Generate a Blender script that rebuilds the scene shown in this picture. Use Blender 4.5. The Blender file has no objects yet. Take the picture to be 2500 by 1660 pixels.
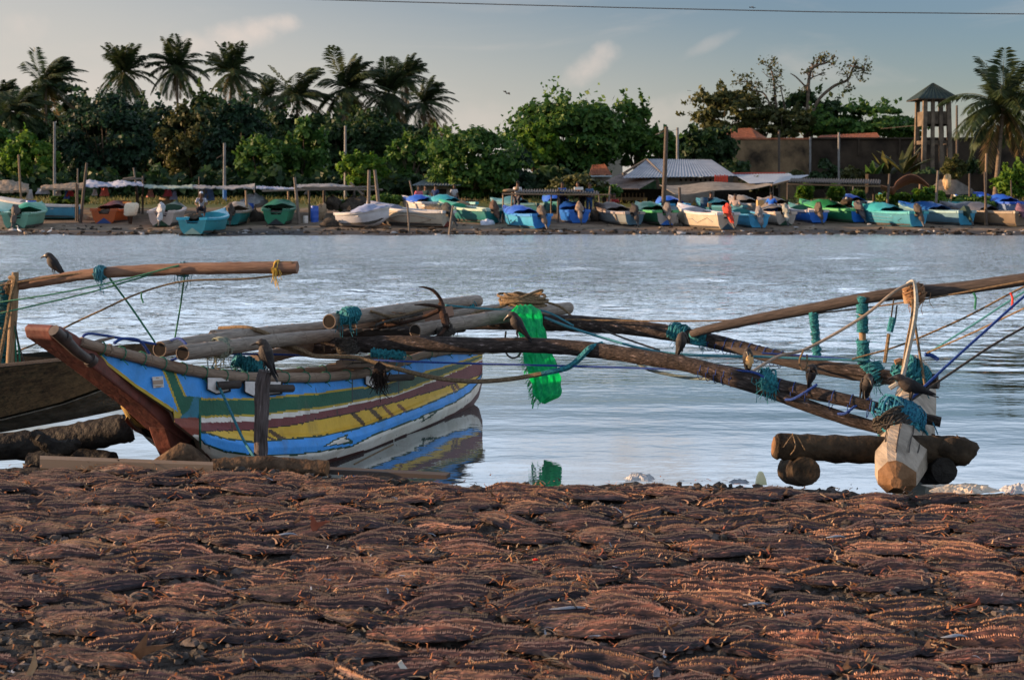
import bpy, math, random
import numpy as np
from mathutils import Vector, Matrix, Euler
random.seed(7)
rng = np.random.default_rng(7)
R = math.radians
S = bpy.context.scene
COL = S.collection

# ------------------------------------------------------------------ camera
F, H, HY, CX = 3300.0, 2.0, 475.0, 1250.0      # focal length in photo pixels, eye height, horizon row, centre column
cd = bpy.data.cameras.new('camera')
cam = bpy.data.objects.new('camera', cd)
COL.objects.link(cam)
cam.location = (0, 0, H)
cam.rotation_euler = (R(90), 0, 0)
cd.sensor_width = 36.0
cd.lens = 36.0 * F / 2500.0
cd.shift_y = -(830.0 - HY) / 2500.0
cd.clip_end = 5000
cd.dof.use_dof = True
cd.dof.focus_distance = 9.5
cd.dof.aperture_fstop = 6.5
S.camera = cam

# ------------------------------------------------------------------ light
SUN_EL, SUN_AZ = 10.0, 274.0        # azimuth clockwise from +Y: the sun stands low to the left, a little beyond the subject
w = bpy.data.worlds.new('World')
S.world = w
w.use_nodes = True
nt = w.node_tree
nt.nodes.clear()
N = nt.nodes.new
Lk = nt.links.new
out = N('ShaderNodeOutputWorld')
bg = N('ShaderNodeBackground')
bg.inputs[1].default_value = 0.09
sky = N('ShaderNodeTexSky')
sky.sky_type = 'NISHITA'
sky.sun_disc = False
sky.sun_elevation = R(SUN_EL)
sky.sun_rotation = R(SUN_AZ)
sky.air_density = 1.0
sky.dust_density = 1.2
sky.ozone_density = 1.6

def wm(op, a, b=None, c=None):
    n = N('ShaderNodeMath'); n.operation = op
    for i, v in enumerate((a, b, c)):
        if v is None: continue
        if isinstance(v, (int, float)): n.inputs[i].default_value = v
        else: Lk(v, n.inputs[i])
    return n.outputs[0]
tc = N('ShaderNodeTexCoord')
sp = N('ShaderNodeSeparateXYZ'); Lk(tc.outputs['Generated'], sp.inputs[0])
yy = wm('MAXIMUM', sp.outputs[1], 0.05)
U = wm('DIVIDE', sp.outputs[0], yy)
W = wm('DIVIDE', sp.outputs[2], yy)
nz = N('ShaderNodeTexNoise'); nz.inputs['Scale'].default_value = 19; nz.inputs['Detail'].default_value = 9; nz.inputs['Roughness'].default_value = .6
Lk(tc.outputs['Generated'], nz.inputs['Vector'])
nz2 = N('ShaderNodeTexNoise'); nz2.inputs['Scale'].default_value = 42; nz2.inputs['Detail'].default_value = 5
Lk(tc.outputs['Generated'], nz2.inputs['Vector'])
CLOUDS = [  # direction (as photo column / row), half-lengths, tilt, strength
    (595, 85, 135, 44, -.16, .95), (690, 62, 50, 30, -.1, .9), (480, 115, 90, 40, .1, .7), (380, 150, 90, 38, -.2, .45), (660, 60, 60, 26, -.2, .8),
    (50, 75, 75, 55, .2, .55), (1445, 160, 95, 38, -.55, .72), (1485, 130, 52, 38, -.3, .75), (1740, 105, 90, 18, -.45, .26),
    (1600, 290, 120, 45, -.3, .35), (60, 210, 260, 60, 0, .35), (900, 300, 700, 60, 0, .28),
    (1480, -190, 330, 95, .1, .8), (1000, -120, 300, 60, .1, .4), (2050, -330, 300, 60, -.1, .5), (1300, -420, 500, 60, 0, .6)]
mask = None
for (px, py, a, b, t, s) in CLOUDS:
    u0, w0 = (px - CX) / F, (HY - py) / F
    du = wm('SUBTRACT', U, u0); dw = wm('SUBTRACT', W, w0)
    ct, st = math.cos(t), math.sin(-t)
    x = wm('DIVIDE', wm('ADD', wm('MULTIPLY', du, ct), wm('MULTIPLY', dw, st)), a / F)
    y = wm('DIVIDE', wm('SUBTRACT', wm('MULTIPLY', dw, ct), wm('MULTIPLY', du, st)), b / F)
    d = wm('ADD', wm('MULTIPLY', x, x), wm('MULTIPLY', y, y))
    m = wm('SUBTRACT', 1.25, d)
    m = wm('ADD', m, wm('MULTIPLY', wm('SUBTRACT', nz.outputs[0], .5), 3.4))
    m = wm('ADD', m, wm('MULTIPLY', wm('SUBTRACT', nz2.outputs[0], .5), 1.3))
    mr = N('ShaderNodeMapRange'); mr.interpolation_type = 'SMOOTHSTEP'
    Lk(m, mr.inputs[0]); mr.inputs[1].default_value = 0.0; mr.inputs[2].default_value = 2.1; mr.inputs[3].default_value = 0; mr.inputs[4].default_value = s
    mask = mr.outputs[0] if mask is None else wm('MAXIMUM', mask, mr.outputs[0])
cz = N('ShaderNodeTexNoise'); cz.inputs['Scale'].default_value = 7; cz.inputs['Detail'].default_value = 8; cz.inputs['Roughness'].default_value = .6; cz.inputs['Distortion'].default_value = .6
cm = N('ShaderNodeMapping'); cm.inputs['Rotation'].default_value = (0, R(18), 0); cm.inputs['Scale'].default_value = (.8, .8, 3.6); Lk(tc.outputs['Generated'], cm.inputs[0]); Lk(cm.outputs[0], cz.inputs['Vector'])
cr_ = N('ShaderNodeMapRange'); cr_.interpolation_type = 'SMOOTHSTEP'; Lk(cz.outputs[0], cr_.inputs[0]); cr_.inputs[1].default_value = .48; cr_.inputs[2].default_value = .78; cr_.inputs[4].default_value = .26
mask = wm('MAXIMUM', mask, cr_.outputs[0])
mask = wm('MULTIPLY', mask, wm('GREATER_THAN', sp.outputs[1], .06))
# warm low haze, stronger towards the sun, and a bright band added above the view as fill light
elev = wm('MULTIPLY', wm('ARCSINE', sp.outputs[2]), 57.2958)
hyp = wm('SQRT', wm('ADD', wm('MULTIPLY', sp.outputs[0], sp.outputs[0]), wm('MULTIPLY', sp.outputs[1], sp.outputs[1])))
sinaz = wm('DIVIDE', sp.outputs[0], wm('MAXIMUM', hyp, .001))
sval = wm('ADD', elev, wm('MULTIPLY', sinaz, 13.5))
def ramp(src, a, b, c, d):
    q = N('ShaderNodeMapRange'); q.interpolation_type = 'SMOOTHSTEP'; Lk(src, q.inputs[0])
    for i, v in enumerate((a, b, c, d)): q.inputs[i + 1].default_value = v
    return q.outputs[0]
def mixc(f, a, b):
    m_ = N('ShaderNodeMix'); m_.data_type = 'RGBA'; Lk(f, m_.inputs[0]); Lk(a, m_.inputs[6])
    if isinstance(b, tuple): m_.inputs[7].default_value = (*b, 1)
    else: Lk(b, m_.inputs[7])
    return m_.outputs[2]
tint = N('ShaderNodeMix'); tint.data_type = 'RGBA'; tint.blend_type = 'MULTIPLY'; tint.inputs[0].default_value = 1
Lk(sky.outputs[0], tint.inputs[6]); tint.inputs[7].default_value = (.50, .53, .64, 1)
c_ = mixc(ramp(sval, -1.0, 11.5, 1.0, 0.0), tint.outputs[2], (3.0, 2.82, 2.58))
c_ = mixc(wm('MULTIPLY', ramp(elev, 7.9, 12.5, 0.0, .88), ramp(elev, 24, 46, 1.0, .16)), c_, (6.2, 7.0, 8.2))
c_ = mixc(mask, c_, (3.75, 3.2, 2.85))
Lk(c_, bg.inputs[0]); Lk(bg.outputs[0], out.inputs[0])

sl = bpy.data.lights.new('sun', 'SUN')
sl.energy = 5.0
sl.angle = R(0.5)
sl.color = (1.0, .62, .34)
sun = bpy.data.objects.new('sun', sl)
COL.objects.link(sun)
az, el = R(SUN_AZ), R(SUN_EL)
to_sun = Vector((math.sin(az) * math.cos(el), math.cos(az) * math.cos(el), math.sin(el)))
sun.rotation_euler = to_sun.to_track_quat('Z', 'Y').to_euler()
sun.location = (-20, 0, 20)

S.view_settings.view_transform = 'Standard'
S.view_settings.look = 'None'
S.view_settings.exposure = 1.24
S.view_settings.gamma = 1.0
S.render.engine = 'CYCLES'

# ------------------------------------------------------------------ helpers
def P(px, py, Y):
    """the point at distance Y seen at photo column px, row py"""
    return Vector(((px - CX) * Y / F, Y, H - (py - HY) * Y / F))
def PZ(px, py, z):
    return P(px, py, F * (H - z) / (py - HY))

def interp(x, pts):
    return float(np.interp(x, [p[0] for p in pts], [p[1] for p in pts]))

def cr(pts, k=6):
    """Catmull-Rom through pts (tuples of any size)"""
    a = [np.array(p, float) for p in pts]
    if len(a) < 3:
        return [tuple(a[0] + (a[-1] - a[0]) * i / k) for i in range(k + 1)]
    a = [2 * a[0] - a[1]] + a + [2 * a[-1] - a[-2]]
    o = []
    for i in range(1, len(a) - 2):
        for j in range(k):
            t = j / k
            o.append(tuple(.5 * (2 * a[i] + (a[i + 1] - a[i - 1]) * t + (2 * a[i - 1] - 5 * a[i] + 4 * a[i + 1] - a[i + 2]) * t * t + (3 * a[i] - a[i - 1] - 3 * a[i + 1] + a[i + 2]) * t ** 3)))
    o.append(tuple(a[-2]))
    return o

def origin_of(o):
    v = Vector((0, 0, 0))
    while o is not None:
        v += o.location; o = o.parent
    return v

class MB:
    def __init__(s):
        s.v = []; s.f = []; s.m = []; s.uv = []; s.c = []
    def add(s, verts, faces, mi=0, uvs=None, cols=None):
        o = len(s.v)
        s.v.extend([tuple(v) for v in verts])
        for k, f in enumerate(faces):
            s.f.append([o + i for i in f]); s.m.append(mi)
            s.uv.append(uvs[k] if uvs else None)
            s.c.append(cols[k] if cols else None)
        return o
    def box(s, x0, x1, y0, y1, z0, z1, mi=0, M=None):
        v = [(x, y, z) for z in (z0, z1) for y in (y0, y1) for x in (x0, x1)]
        if M is not None: v = [tuple(M @ Vector(q)) for q in v]
        s.add(v, [(0, 2, 3, 1), (4, 5, 7, 6), (0, 1, 5, 4), (2, 6, 7, 3), (0, 4, 6, 2), (1, 3, 7, 5)], mi)
        return s
    def hexa(s, v, mi=0):
        s.add(v, [(0, 3, 2, 1), (4, 5, 6, 7), (0, 1, 5, 4), (1, 2, 6, 5), (2, 3, 7, 6), (3, 0, 4, 7)], mi)
        return s
    def tube(s, path, r, n=8, mi=0, cap=True, cap_mi=None, rough=0.0, flat=1.0):
        path = [Vector(p[:3]) for p in path]
        L = len(path)
        rr = [r] * L if isinstance(r, (int, float)) else list(np.interp(np.linspace(0, 1, L), np.linspace(0, 1, len(r)), r))
        t0 = (path[1] - path[0]).normalized()
        u = t0.cross(Vector((0, 0, 1)))
        if u.length < .05: u = t0.cross(Vector((1, 0, 0)))
        u.normalize()
        vs = []; dist = 0; ds = []
        for i, p in enumerate(path):
            t = (path[min(i + 1, L - 1)] - path[max(i - 1, 0)])
            if t.length < 1e-9: t = t0.copy()
            t.normalize()
            u = (u - t * u.dot(t)).normalized(); w_ = t.cross(u)
            if i: dist += (p - path[i - 1]).length
            ds.append(dist)
            for j in range(n):
                a = 2 * math.pi * j / n
                q = rr[i] * (1 + (random.uniform(-rough, rough) if rough else 0))
                vs.append(p + u * math.cos(a) * q + w_ * math.sin(a) * q * flat)
        fs = []; uvs = []
        for i in range(L - 1):
            for j in range(n):
                k = (j + 1) % n
                fs.append((i * n + j, i * n + k, (i + 1) * n + k, (i + 1) * n + j))
                uvs.append(((j / n, ds[i]), ((j + 1) / n, ds[i]), ((j + 1) / n, ds[i + 1]), (j / n, ds[i + 1])))
        o = s.add(vs, fs, mi, uvs)
        if cap:
            cm = mi if cap_mi is None else cap_mi
            s.f.append([o + j for j in range(n)][::-1]); s.m.append(cm); s.uv.append([(.5 + .3 * math.cos(6.28 * j / n), .5 + .3 * math.sin(6.28 * j / n)) for j in range(n)]); s.c.append(None)
            s.f.append([o + (L - 1) * n + j for j in range(n)]); s.m.append(cm); s.uv.append([(.5, .5)] * n); s.c.append(None)
        return s
    def prism(s, poly, vec, mi=0):
        """poly: list of 3-D points in one plane, extruded by vec"""
        n = len(poly); vec = Vector(vec)
        a = [Vector(p) for p in poly]; b = [p + vec for p in a]
        s.add(a + b, [tuple(range(n))[::-1], tuple(range(n, 2 * n))] + [(i, (i + 1) % n, n + (i + 1) % n, n + i) for i in range(n)], mi)
        return s
    def loft(s, rings, mi=0, closed=True, cap=True, mis=None):
        n = len(rings[0]); vs = [p for r_ in rings for p in r_]; fs = []; ms = []
        for i in range(len(rings) - 1):
            for j in range(n if closed else n - 1):
                k = (j + 1) % n
                fs.append((i * n + j, i * n + k, (i + 1) * n + k, (i + 1) * n + j)); ms.append(mis[j] if mis else mi)
        o = s.add(vs, fs, mi)
        if mis:
            s.m[-len(ms):] = ms
        if cap and closed:
            s.f.append([o + j for j in range(n)][::-1]); s.m.append(mi); s.uv.append(None); s.c.append(None)
            s.f.append([o + (len(rings) - 1) * n + j for j in range(n)]); s.m.append(mi); s.uv.append(None); s.c.append(None)
        return s
    def sheet(s, grid, th=.004, mi=0):
        """a cloth or roof sheet: rows of points, given thickness along its normal"""
        Rw, Cn = len(grid), len(grid[0])
        g = np.array([[tuple(p) for p in r_] for r_ in grid])
        du = np.gradient(g, axis=1); dv = np.gradient(g, axis=0)
        nn = np.cross(du, dv); nn /= (np.linalg.norm(nn, axis=2, keepdims=True) + 1e-9)
        a = (g + nn * th / 2).reshape(-1, 3); b = (g - nn * th / 2).reshape(-1, 3)
        K = Rw * Cn; fs = []
        ix = lambda i, j: i * Cn + j
        for i in range(Rw - 1):
            for j in range(Cn - 1):
                fs.append((ix(i, j), ix(i, j + 1), ix(i + 1, j + 1), ix(i + 1, j)))
                fs.append((K + ix(i, j), K + ix(i + 1, j), K + ix(i + 1, j + 1), K + ix(i, j + 1)))
        for i in range(Rw - 1):
            fs.append((ix(i, 0), ix(i + 1, 0), K + ix(i + 1, 0), K + ix(i, 0)))
            fs.append((ix(i, Cn - 1), K + ix(i, Cn - 1), K + ix(i + 1, Cn - 1), ix(i + 1, Cn - 1)))
        for j in range(Cn - 1):
            fs.append((ix(0, j), K + ix(0, j), K + ix(0, j + 1), ix(0, j + 1)))
            fs.append((ix(Rw - 1, j), ix(Rw - 1, j + 1), K + ix(Rw - 1, j + 1), K + ix(Rw - 1, j)))
        s.add([tuple(p) for p in np.vstack([a, b])], fs, mi)
        return s
    def blob(s, c, r, mi=0, seg=10, ring=7, lump=.12, M=None):
        """a lumpy rounded mass"""
        ph = [random.uniform(0, 6.28) for _ in range(6)]
        vs = []; c = Vector(c)
        for i in range(ring + 1):
            th = math.pi * i / ring
            for j in range(seg):
                a = 2 * math.pi * j / seg
                k = 1 + lump * (math.sin(2 * a + ph[0]) * math.sin(th * 2 + ph[1]) + .6 * math.sin(3 * a + ph[2]) * math.sin(3 * th + ph[3]) + .5 * math.sin(5 * a + 4 * th + ph[4]))
                q = Vector((r[0] * k * math.sin(th) * math.cos(a), r[1] * k * math.sin(th) * math.sin(a), r[2] * k * math.cos(th)))
                if M is not None: q = M @ q
                vs.append(c + q)
        fs = [(i * seg + j, (i + 1) * seg + j, (i + 1) * seg + (j + 1) % seg, i * seg + (j + 1) % seg) for i in range(ring) for j in range(seg)]
        s.add(vs, fs, mi)
        return s
    def build(s, name, mats, parent=None, smooth=True, origin=None):
        if not isinstance(mats, (list, tuple)): mats = [mats]
        V = np.array(s.v, float)
        if parent is not None: og = np.array(origin_of(parent))
        elif origin is not None: og = np.array(origin, float)
        else: og = np.array([(V[:, 0].min() + V[:, 0].max()) / 2, (V[:, 1].min() + V[:, 1].max()) / 2, V[:, 2].min()])
        me = bpy.data.meshes.new(name)
        me.from_pydata((V - og).tolist(), [], s.f)
        for m_ in mats: me.materials.append(m_)
        me.polygons.foreach_set('material_index', s.m)
        me.polygons.foreach_set('use_smooth', [smooth] * len(s.f))
        if any(u is not None for u in s.uv):
            ul = me.uv_layers.new(name='UVMap'); arr = []
            for f, u in zip(s.f, s.uv):
                arr.extend([c_ for q in (u if u is not None else [(0, 0)] * len(f)) for c_ in q])
            ul.data.foreach_set('uv', arr)
        if any(c_ is not None for c_ in s.c):
            ca = me.color_attributes.new('Col', 'FLOAT_COLOR', 'CORNER'); arr = []
            for f, c_ in zip(s.f, s.c):
                q = (c_[0], c_[1], c_[2], 1) if c_ is not None else (1, 1, 1, 1)
                arr.extend(q * len(f))
            ca.data.foreach_set('color', arr)
        me.update()
        if smooth:
            try: me.set_sharp_from_angle(angle=R(50))
            except Exception: pass
        o = bpy.data.objects.new(name, me)
        COL.objects.link(o)
        if parent is not None: o.parent = parent
        else: o.location = og
        return o

def tag(o, label=None, cat=None, group=None, kind=None):
    if label: o['label'] = label
    if cat: o['category'] = cat
    if group: o['group'] = group
    if kind: o['kind'] = kind
    return o
def empty(name, loc, label, cat, group=None):
    o = bpy.data.objects.new(name, None); COL.objects.link(o)
    o.location = loc; o.empty_display_size = .2
    return tag(o, label, cat, group)
def copy_tree(o, parent=None):
    c = o.copy(); COL.objects.link(c)
    if parent is not None: c.parent = parent
    for ch in list(o.children): copy_tree(ch, c)
    return c

# ------------------------------------------------------------------ materials
_mats = {}
def mat(name, c1, c2=None, scale=6.0, rough=.8, bump=0.0, bscale=None, stretch=None, coord='Object', lo=.35, hi=.65,
        spec=.3, metal=0.0, attr=False, objrand=0.0, detail=6.0, transl=0.0, island=0.0, c3=None):
    if name in _mats: return _mats[name]
    if rough >= .85: spec = min(spec, .1)
    m = bpy.data.materials.new(name); m.use_nodes = True
    t = m.node_tree; n = t.nodes; l = t.links
    b = n['Principled BSDF']; o = n['Material Output']
    b.inputs['Roughness'].default_value = rough
    b.inputs['Specular IOR Level'].default_value = spec
    b.inputs['Metallic'].default_value = metal
    tc = n.new('ShaderNodeTexCoord'); mp = n.new('ShaderNodeMapping')
    l.new(tc.outputs[coord], mp.inputs[0])
    if stretch: mp.inputs['Scale'].default_value = stretch
    nz = n.new('ShaderNodeTexNoise'); nz.inputs['Scale'].default_value = scale; nz.inputs['Detail'].default_value = detail; nz.inputs['Roughness'].default_value = .62
    l.new(mp.outputs[0], nz.inputs['Vector'])
    if c2 is None: c2 = tuple(x * .8 for x in c1)
    rp = n.new('ShaderNodeValToRGB')
    rp.color_ramp.elements[0].position = lo; rp.color_ramp.elements[1].position = hi
    rp.color_ramp.elements[0].color = (*c1, 1); rp.color_ramp.elements[1].color = (*c2, 1)
    if c3 is not None:
        e = rp.color_ramp.elements.new(min(1, hi + .1)); e.color = (*c3, 1)
    l.new(nz.outputs[0], rp.inputs[0])
    col = rp.outputs[0]
    if attr:
        at = n.new('ShaderNodeAttribute'); at.attribute_name = 'Col'
        mm = n.new('ShaderNodeMix'); mm.data_type = 'RGBA'; mm.blend_type = 'MULTIPLY'; mm.inputs[0].default_value = 1
        l.new(at.outputs['Color'], mm.inputs[6]); l.new(col, mm.inputs[7]); col = mm.outputs[2]
    if objrand or island:
        hv = n.new('ShaderNodeHueSaturation'); l.new(col, hv.inputs['Color'])
        if objrand: src = n.new('ShaderNodeObjectInfo').outputs['Random']; amt = objrand
        else: src = n.new('ShaderNodeNewGeometry').outputs['Random Per Island']; amt = island
        mr = n.new('ShaderNodeMapRange'); l.new(src, mr.inputs[0]); mr.inputs[3].default_value = 1 - amt; mr.inputs[4].default_value = 1 + amt
        l.new(mr.outputs[0], hv.inputs['Value'])
        mh = n.new('ShaderNodeMapRange'); l.new(src, mh.inputs[0]); hu = .012 if objrand else .03; mh.inputs[3].default_value = .5 + hu; mh.inputs[4].default_value = .5 - hu
        l.new(mh.outputs[0], hv.inputs['Hue'])
        col = hv.outputs[0]
    l.new(col, b.inputs['Base Color'])
    if bump:
        nb = n.new('ShaderNodeTexNoise'); nb.inputs['Scale'].default_value = bscale or scale * 3; nb.inputs['Detail'].default_value = 5
        l.new(mp.outputs[0], nb.inputs['Vector'])
        bp = n.new('ShaderNodeBump'); bp.inputs['Strength'].default_value = min(1, bump); bp.inputs['Distance'].default_value = .02 * max(1, bump)
        l.new(nb.outputs[0], bp.inputs['Height']); l.new(bp.outputs[0], b.inputs['Normal'])
    if transl:
        tr = n.new('ShaderNodeBsdfTranslucent'); l.new(col, tr.inputs['Color'])
        ms = n.new('ShaderNodeMixShader'); ms.inputs[0].default_value = transl
        l.new(b.outputs[0], ms.inputs[1]); l.new(tr.outputs[0], ms.inputs[2]); l.new(ms.outputs[0], o.inputs[0])
    _mats[name] = m
    return m

def wood(name, c1, c2, rough=.8, bump=.6, c3=None):
    return mat(name, c1, c2, scale=5, rough=rough, bump=bump, bscale=14, stretch=(5, 1.2, 1), coord='UV', c3=c3)

M_WOOD_DARK = wood('dark weathered wood', (.026, .021, .019), (.085, .068, .06), c3=(.24, .20, .19))
M_WOOD_GREY = wood('grey weathered wood', (.10, .075, .055), (.22, .17, .13))
M_WOOD_RED = wood('reddish debarked pole', (.13, .068, .046), (.26, .155, .105), c3=(.08, .04, .03))
M_WOOD_PALE = mat('pale hewn wood', (.17, .14, .105), (.33, .28, .22), scale=4, stretch=(3, .5, 3), rough=.75, bump=.5, bscale=16)
M_WOOD_END = mat('sawn wood end', (.10, .055, .028), (.19, .11, .06), scale=14, rough=.85, bump=.4)
M_BAMBOO = wood('old bamboo', (.11, .088, .068), (.27, .225, .185), rough=.65, bump=.35)
M_BAMBOO_IN = mat('bamboo hollow', (.012, .010, .009), (.03, .025, .02), rough=.9)
M_RAIL = wood('bamboo rail', (.15, .105, .075), (.30, .22, .16), rough=.75, bump=.5)
M_WET = mat('wet black log', (.006, .005, .0045), (.022, .019, .016), scale=9, rough=.72, bump=1.0, bscale=22, spec=.18)
M_MOSS = mat('mossy hull planks', (.005, .0047, .0033), (.014, .013, .008), scale=7, rough=.9, bump=.7, stretch=(.6, 1, 2.5), c3=(.03, .034, .01))
M_GREYHULL = mat('grey worn hull bottom', (.06, .055, .045), (.17, .155, .13), scale=9, rough=.85, bump=.7)
M_LOG = mat('bark log', (.045, .03, .02), (.13, .085, .055), scale=11, rough=.9, bump=1.2, bscale=26)
M_LOGTAN = mat('tan worn log', (.014, .011, .008), (.062, .044, .028), scale=6, rough=.85, bump=1, bscale=20, c3=(.05, .045, .015))
M_ROPE_TAN = mat('tan rope', (.13, .092, .055), (.29, .21, .125), scale=60, rough=.9, bump=1, bscale=160)
M_ROPE_BROWN = mat('brown rope', (.12, .085, .05), (.26, .19, .12), scale=60, rough=.9, bump=1, bscale=160)
M_ROPE_BLUE = mat('blue rope', (.008, .032, .17), (.018, .07, .30), scale=90, rough=.7, bump=.8, bscale=160)
M_ROPE_TEAL = mat('teal rope', (.02, .12, .17), (.05, .24, .30), scale=90, rough=.75, bump=.8, bscale=160)
M_ROPE_GREEN = mat('green cord', (.01, .09, .05), (.03, .2, .12), scale=90, rough=.75)
M_ROPE_DARK = mat('dark rope', (.03, .028, .026), (.09, .08, .07), scale=60, rough=.9, bump=.8, bscale=140)
M_NET_TEAL = mat('teal netting', (.008, .075, .11), (.03, .25, .29), scale=45, rough=.8, bump=1, bscale=90)
M_NET_GREEN = mat('green net sack', (.01, .50, .24), (.04, .80, .33), scale=26, rough=.7, transl=.65, bump=.6, bscale=260)
M_FOLD = mat('faded cloth', (.13, .16, .27), (.42, .44, .50), scale=2.2, rough=.9, detail=8)
M_RUST = mat('rusty iron', (.018, .013, .011), (.06, .032, .022), scale=30, rough=.85, bump=.7)
M_CROW = mat('crow feathers', (.006, .006, .008), (.014, .013, .015), scale=40, rough=.6, spec=.25, bump=.3)
M_CROW_N = mat('crow grey neck', (.022, .018, .017), (.05, .04, .034), scale=40, rough=.75)
M_BLACK = mat('black beak', (.012, .011, .01), (.02, .018, .018), rough=.4, spec=.5)
# ------------------------------------------------------------------ the setting: far bank, water, near bank
G_Y = [58, 64, 66.3, 70, 73, 77, 82, 86, 100, 130, 400, 2200]
G_Z = [-1.2, -.2, 0, .2, .36, .6, .98, 1.25, 1.62, 1.8, 2.2, 6]
def gz(Y): return float(np.interp(Y, G_Y, G_Z))
def gy(py):
    """distance at which the far bank is seen at photo row py"""
    for Y in np.arange(66, 400, .25):
        if HY + F * (H - gz(Y)) / Y <= py: return float(Y)
    return 130.0
def GP(px, py):
    Y = gy(py); return P(px, py, Y)

def hash_noise(x, y, s):
    return (math.sin(x * s + 1.3 * math.sin(y * s * .7 + 2)) + math.sin(y * s * 1.3 + 1.7 * math.sin(x * s * .6 + 5))) * .5

# far bank: one sheet to the horizon
ys = list(np.arange(58, 92, .5)) + list(np.arange(92, 140, 3)) + [160, 200, 300, 500, 1000, 2200]
g = MB(); vs = []
xsN = 160
for Y in ys:
    half = max(60, Y * .75)
    for j in range(xsN + 1):
        x = -half + 2 * half * j / xsN
        z = gz(Y) + (.035 * hash_noise(x, Y, 1.7) + .03 * hash_noise(x, Y, .5) if 63 < Y < 140 else 0)
        vs.append((x, Y, z))
g.add(vs, [(i * (xsN + 1) + j, i * (xsN + 1) + j + 1, (i + 1) * (xsN + 1) + j + 1, (i + 1) * (xsN + 1) + j) for i in range(len(ys) - 1) for j in range(xsN)])
m = mat('far beach sand', (.10, .078, .058), (.24, .185, .135), scale=1.3, rough=.95, bump=.8, bscale=9, detail=9)
def far_sand():
    # wet dark sand at the waterline, dry sand, then rough grass further up: by the height of the ground itself
    t = m.node_tree; n, l = t.nodes, t.links
    ge = n.new('ShaderNodeNewGeometry'); sx = n.new('ShaderNodeSeparateXYZ'); l.new(ge.outputs['Position'], sx.inputs[0])
    b = n['Principled BSDF']; src = b.inputs['Base Color'].links[0].from_socket
    nz = n.new('ShaderNodeTexNoise'); nz.inputs['Scale'].default_value = .5; nz.inputs['Detail'].default_value = 6
    l.new(ge.outputs['Position'], nz.inputs['Vector'])
    ad = n.new('ShaderNodeMath'); ad.operation = 'MULTIPLY_ADD'; l.new(nz.outputs[0], ad.inputs[0]); ad.inputs[1].default_value = .25; l.new(sx.outputs[2], ad.inputs[2])
    def lay(col, a0, a1, prev):
        mr = n.new('ShaderNodeMapRange'); l.new(ad.outputs[0], mr.inputs[0]); mr.inputs[1].default_value = a0; mr.inputs[2].default_value = a1
        mm = n.new('ShaderNodeMix'); mm.data_type = 'RGBA'; l.new(mr.outputs[0], mm.inputs[0]); l.new(prev, mm.inputs[6]); mm.inputs[7].default_value = (*col, 1)
        return mm.outputs[2]
    s1 = lay((.045, .045, .048), .36, .24, src)
    s2 = lay((.075, .085, .022), 1.2, 1.35, s1)
    l.new(s2, b.inputs['Base Color'])
far_sand()
o = g.build('far_bank', m, origin=(0, 0, 0)); tag(o, kind='structure')

# near bank: shingle with an uneven edge to the water
BANK_Z = .35
EDGE = [(-16, 8.4), (-4.5, 8.3), (-3.2, 8.25), (-2.0, 8.15), (-.6, 7.88), (.4, 7.74), (1.6, 7.66), (2.2, 7.55), (3.2, 7.42), (4.5, 7.3), (16, 7)]
def bz(x, y):
    e = interp(x, EDGE) + .05 * hash_noise(x, y, 5)
    base = BANK_Z + .018 * hash_noise(x, y, 3.1) + .012 * hash_noise(x, y, 8)
    d = y - e
    if d <= -.05: return base
    return base - interp(x, [(1.2, .75), (1.9, .42)]) * (d + .05) - .1 * (d + .05) ** 2
g = MB(); vs = []
gx = list(np.linspace(-16, -4, 14))[:-1] + list(np.arange(-4, 4.001, .05)) + list(np.linspace(4, 16, 14))[1:]
gyl = list(np.linspace(-8, 3.6, 14))[:-1] + list(np.arange(3.6, 9.4, .05)) + [10, 12]
for y in gyl:
    for x in gx:
        vs.append((x, y, bz(x, y) + (random.uniform(-.008, .008) if abs(x) < 4.2 and y > 3.5 else 0)))
nx = len(gx)
g.add(vs, [(i * nx + j, i * nx + j + 1, (i + 1) * nx + j + 1, (i + 1) * nx + j) for i in range(len(gyl) - 1) for j in range(nx - 1)])
o = g.build('near_bank', mat('dark shingle', (.018, .016, .015), (.065, .055, .048), scale=22, rough=.9, bump=1.5, bscale=60), origin=(0, 0, 0))
tag(o, kind='structure')

# water
mw = bpy.data.materials.new('river water'); mw.use_nodes = True
t = mw.node_tree; n = t.nodes; l = t.links
b = n['Principled BSDF']
b.inputs['Base Color'].default_value = (.06, .085, .10, 1)
b.inputs['IOR'].default_value = 3.0
b.inputs['Specular IOR Level'].default_value = .5
ge = n.new('ShaderNodeNewGeometry')
sx = n.new('ShaderNodeSeparateXYZ'); l.new(ge.outputs['Position'], sx.inputs[0])
def mapr(src, a, b_, c, d, typ='SMOOTHSTEP'):
    q = n.new('ShaderNodeMapRange'); q.interpolation_type = typ
    l.new(src, q.inputs[0]); q.inputs[1].default_value = a; q.inputs[2].default_value = b_; q.inputs[3].default_value = c; q.inputs[4].default_value = d
    return q.outputs[0]
def math_(op, a, b_):
    q = n.new('ShaderNodeMath'); q.operation = op
    for i, v in enumerate((a, b_)):
        if isinstance(v, (int, float)): q.inputs[i].default_value = v
        else: l.new(v, q.inputs[i])
    return q.outputs[0]
q = n.new('ShaderNodeTexNoise'); q.inputs['Scale'].default_value = 6.0; q.inputs['Detail'].default_value = 3
mp = n.new('ShaderNodeMapping'); mp.inputs['Scale'].default_value = (.6, 1.1, 1); l.new(ge.outputs['Position'], mp.inputs[0]); l.new(mp.outputs[0], q.inputs['Vector'])
bp = n.new('ShaderNodeBump'); bp.inputs['Strength'].default_value = 1.0
l.new(mapr(sx.outputs[1], 12, 40, .002, .11), bp.inputs['Distance'])
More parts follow.
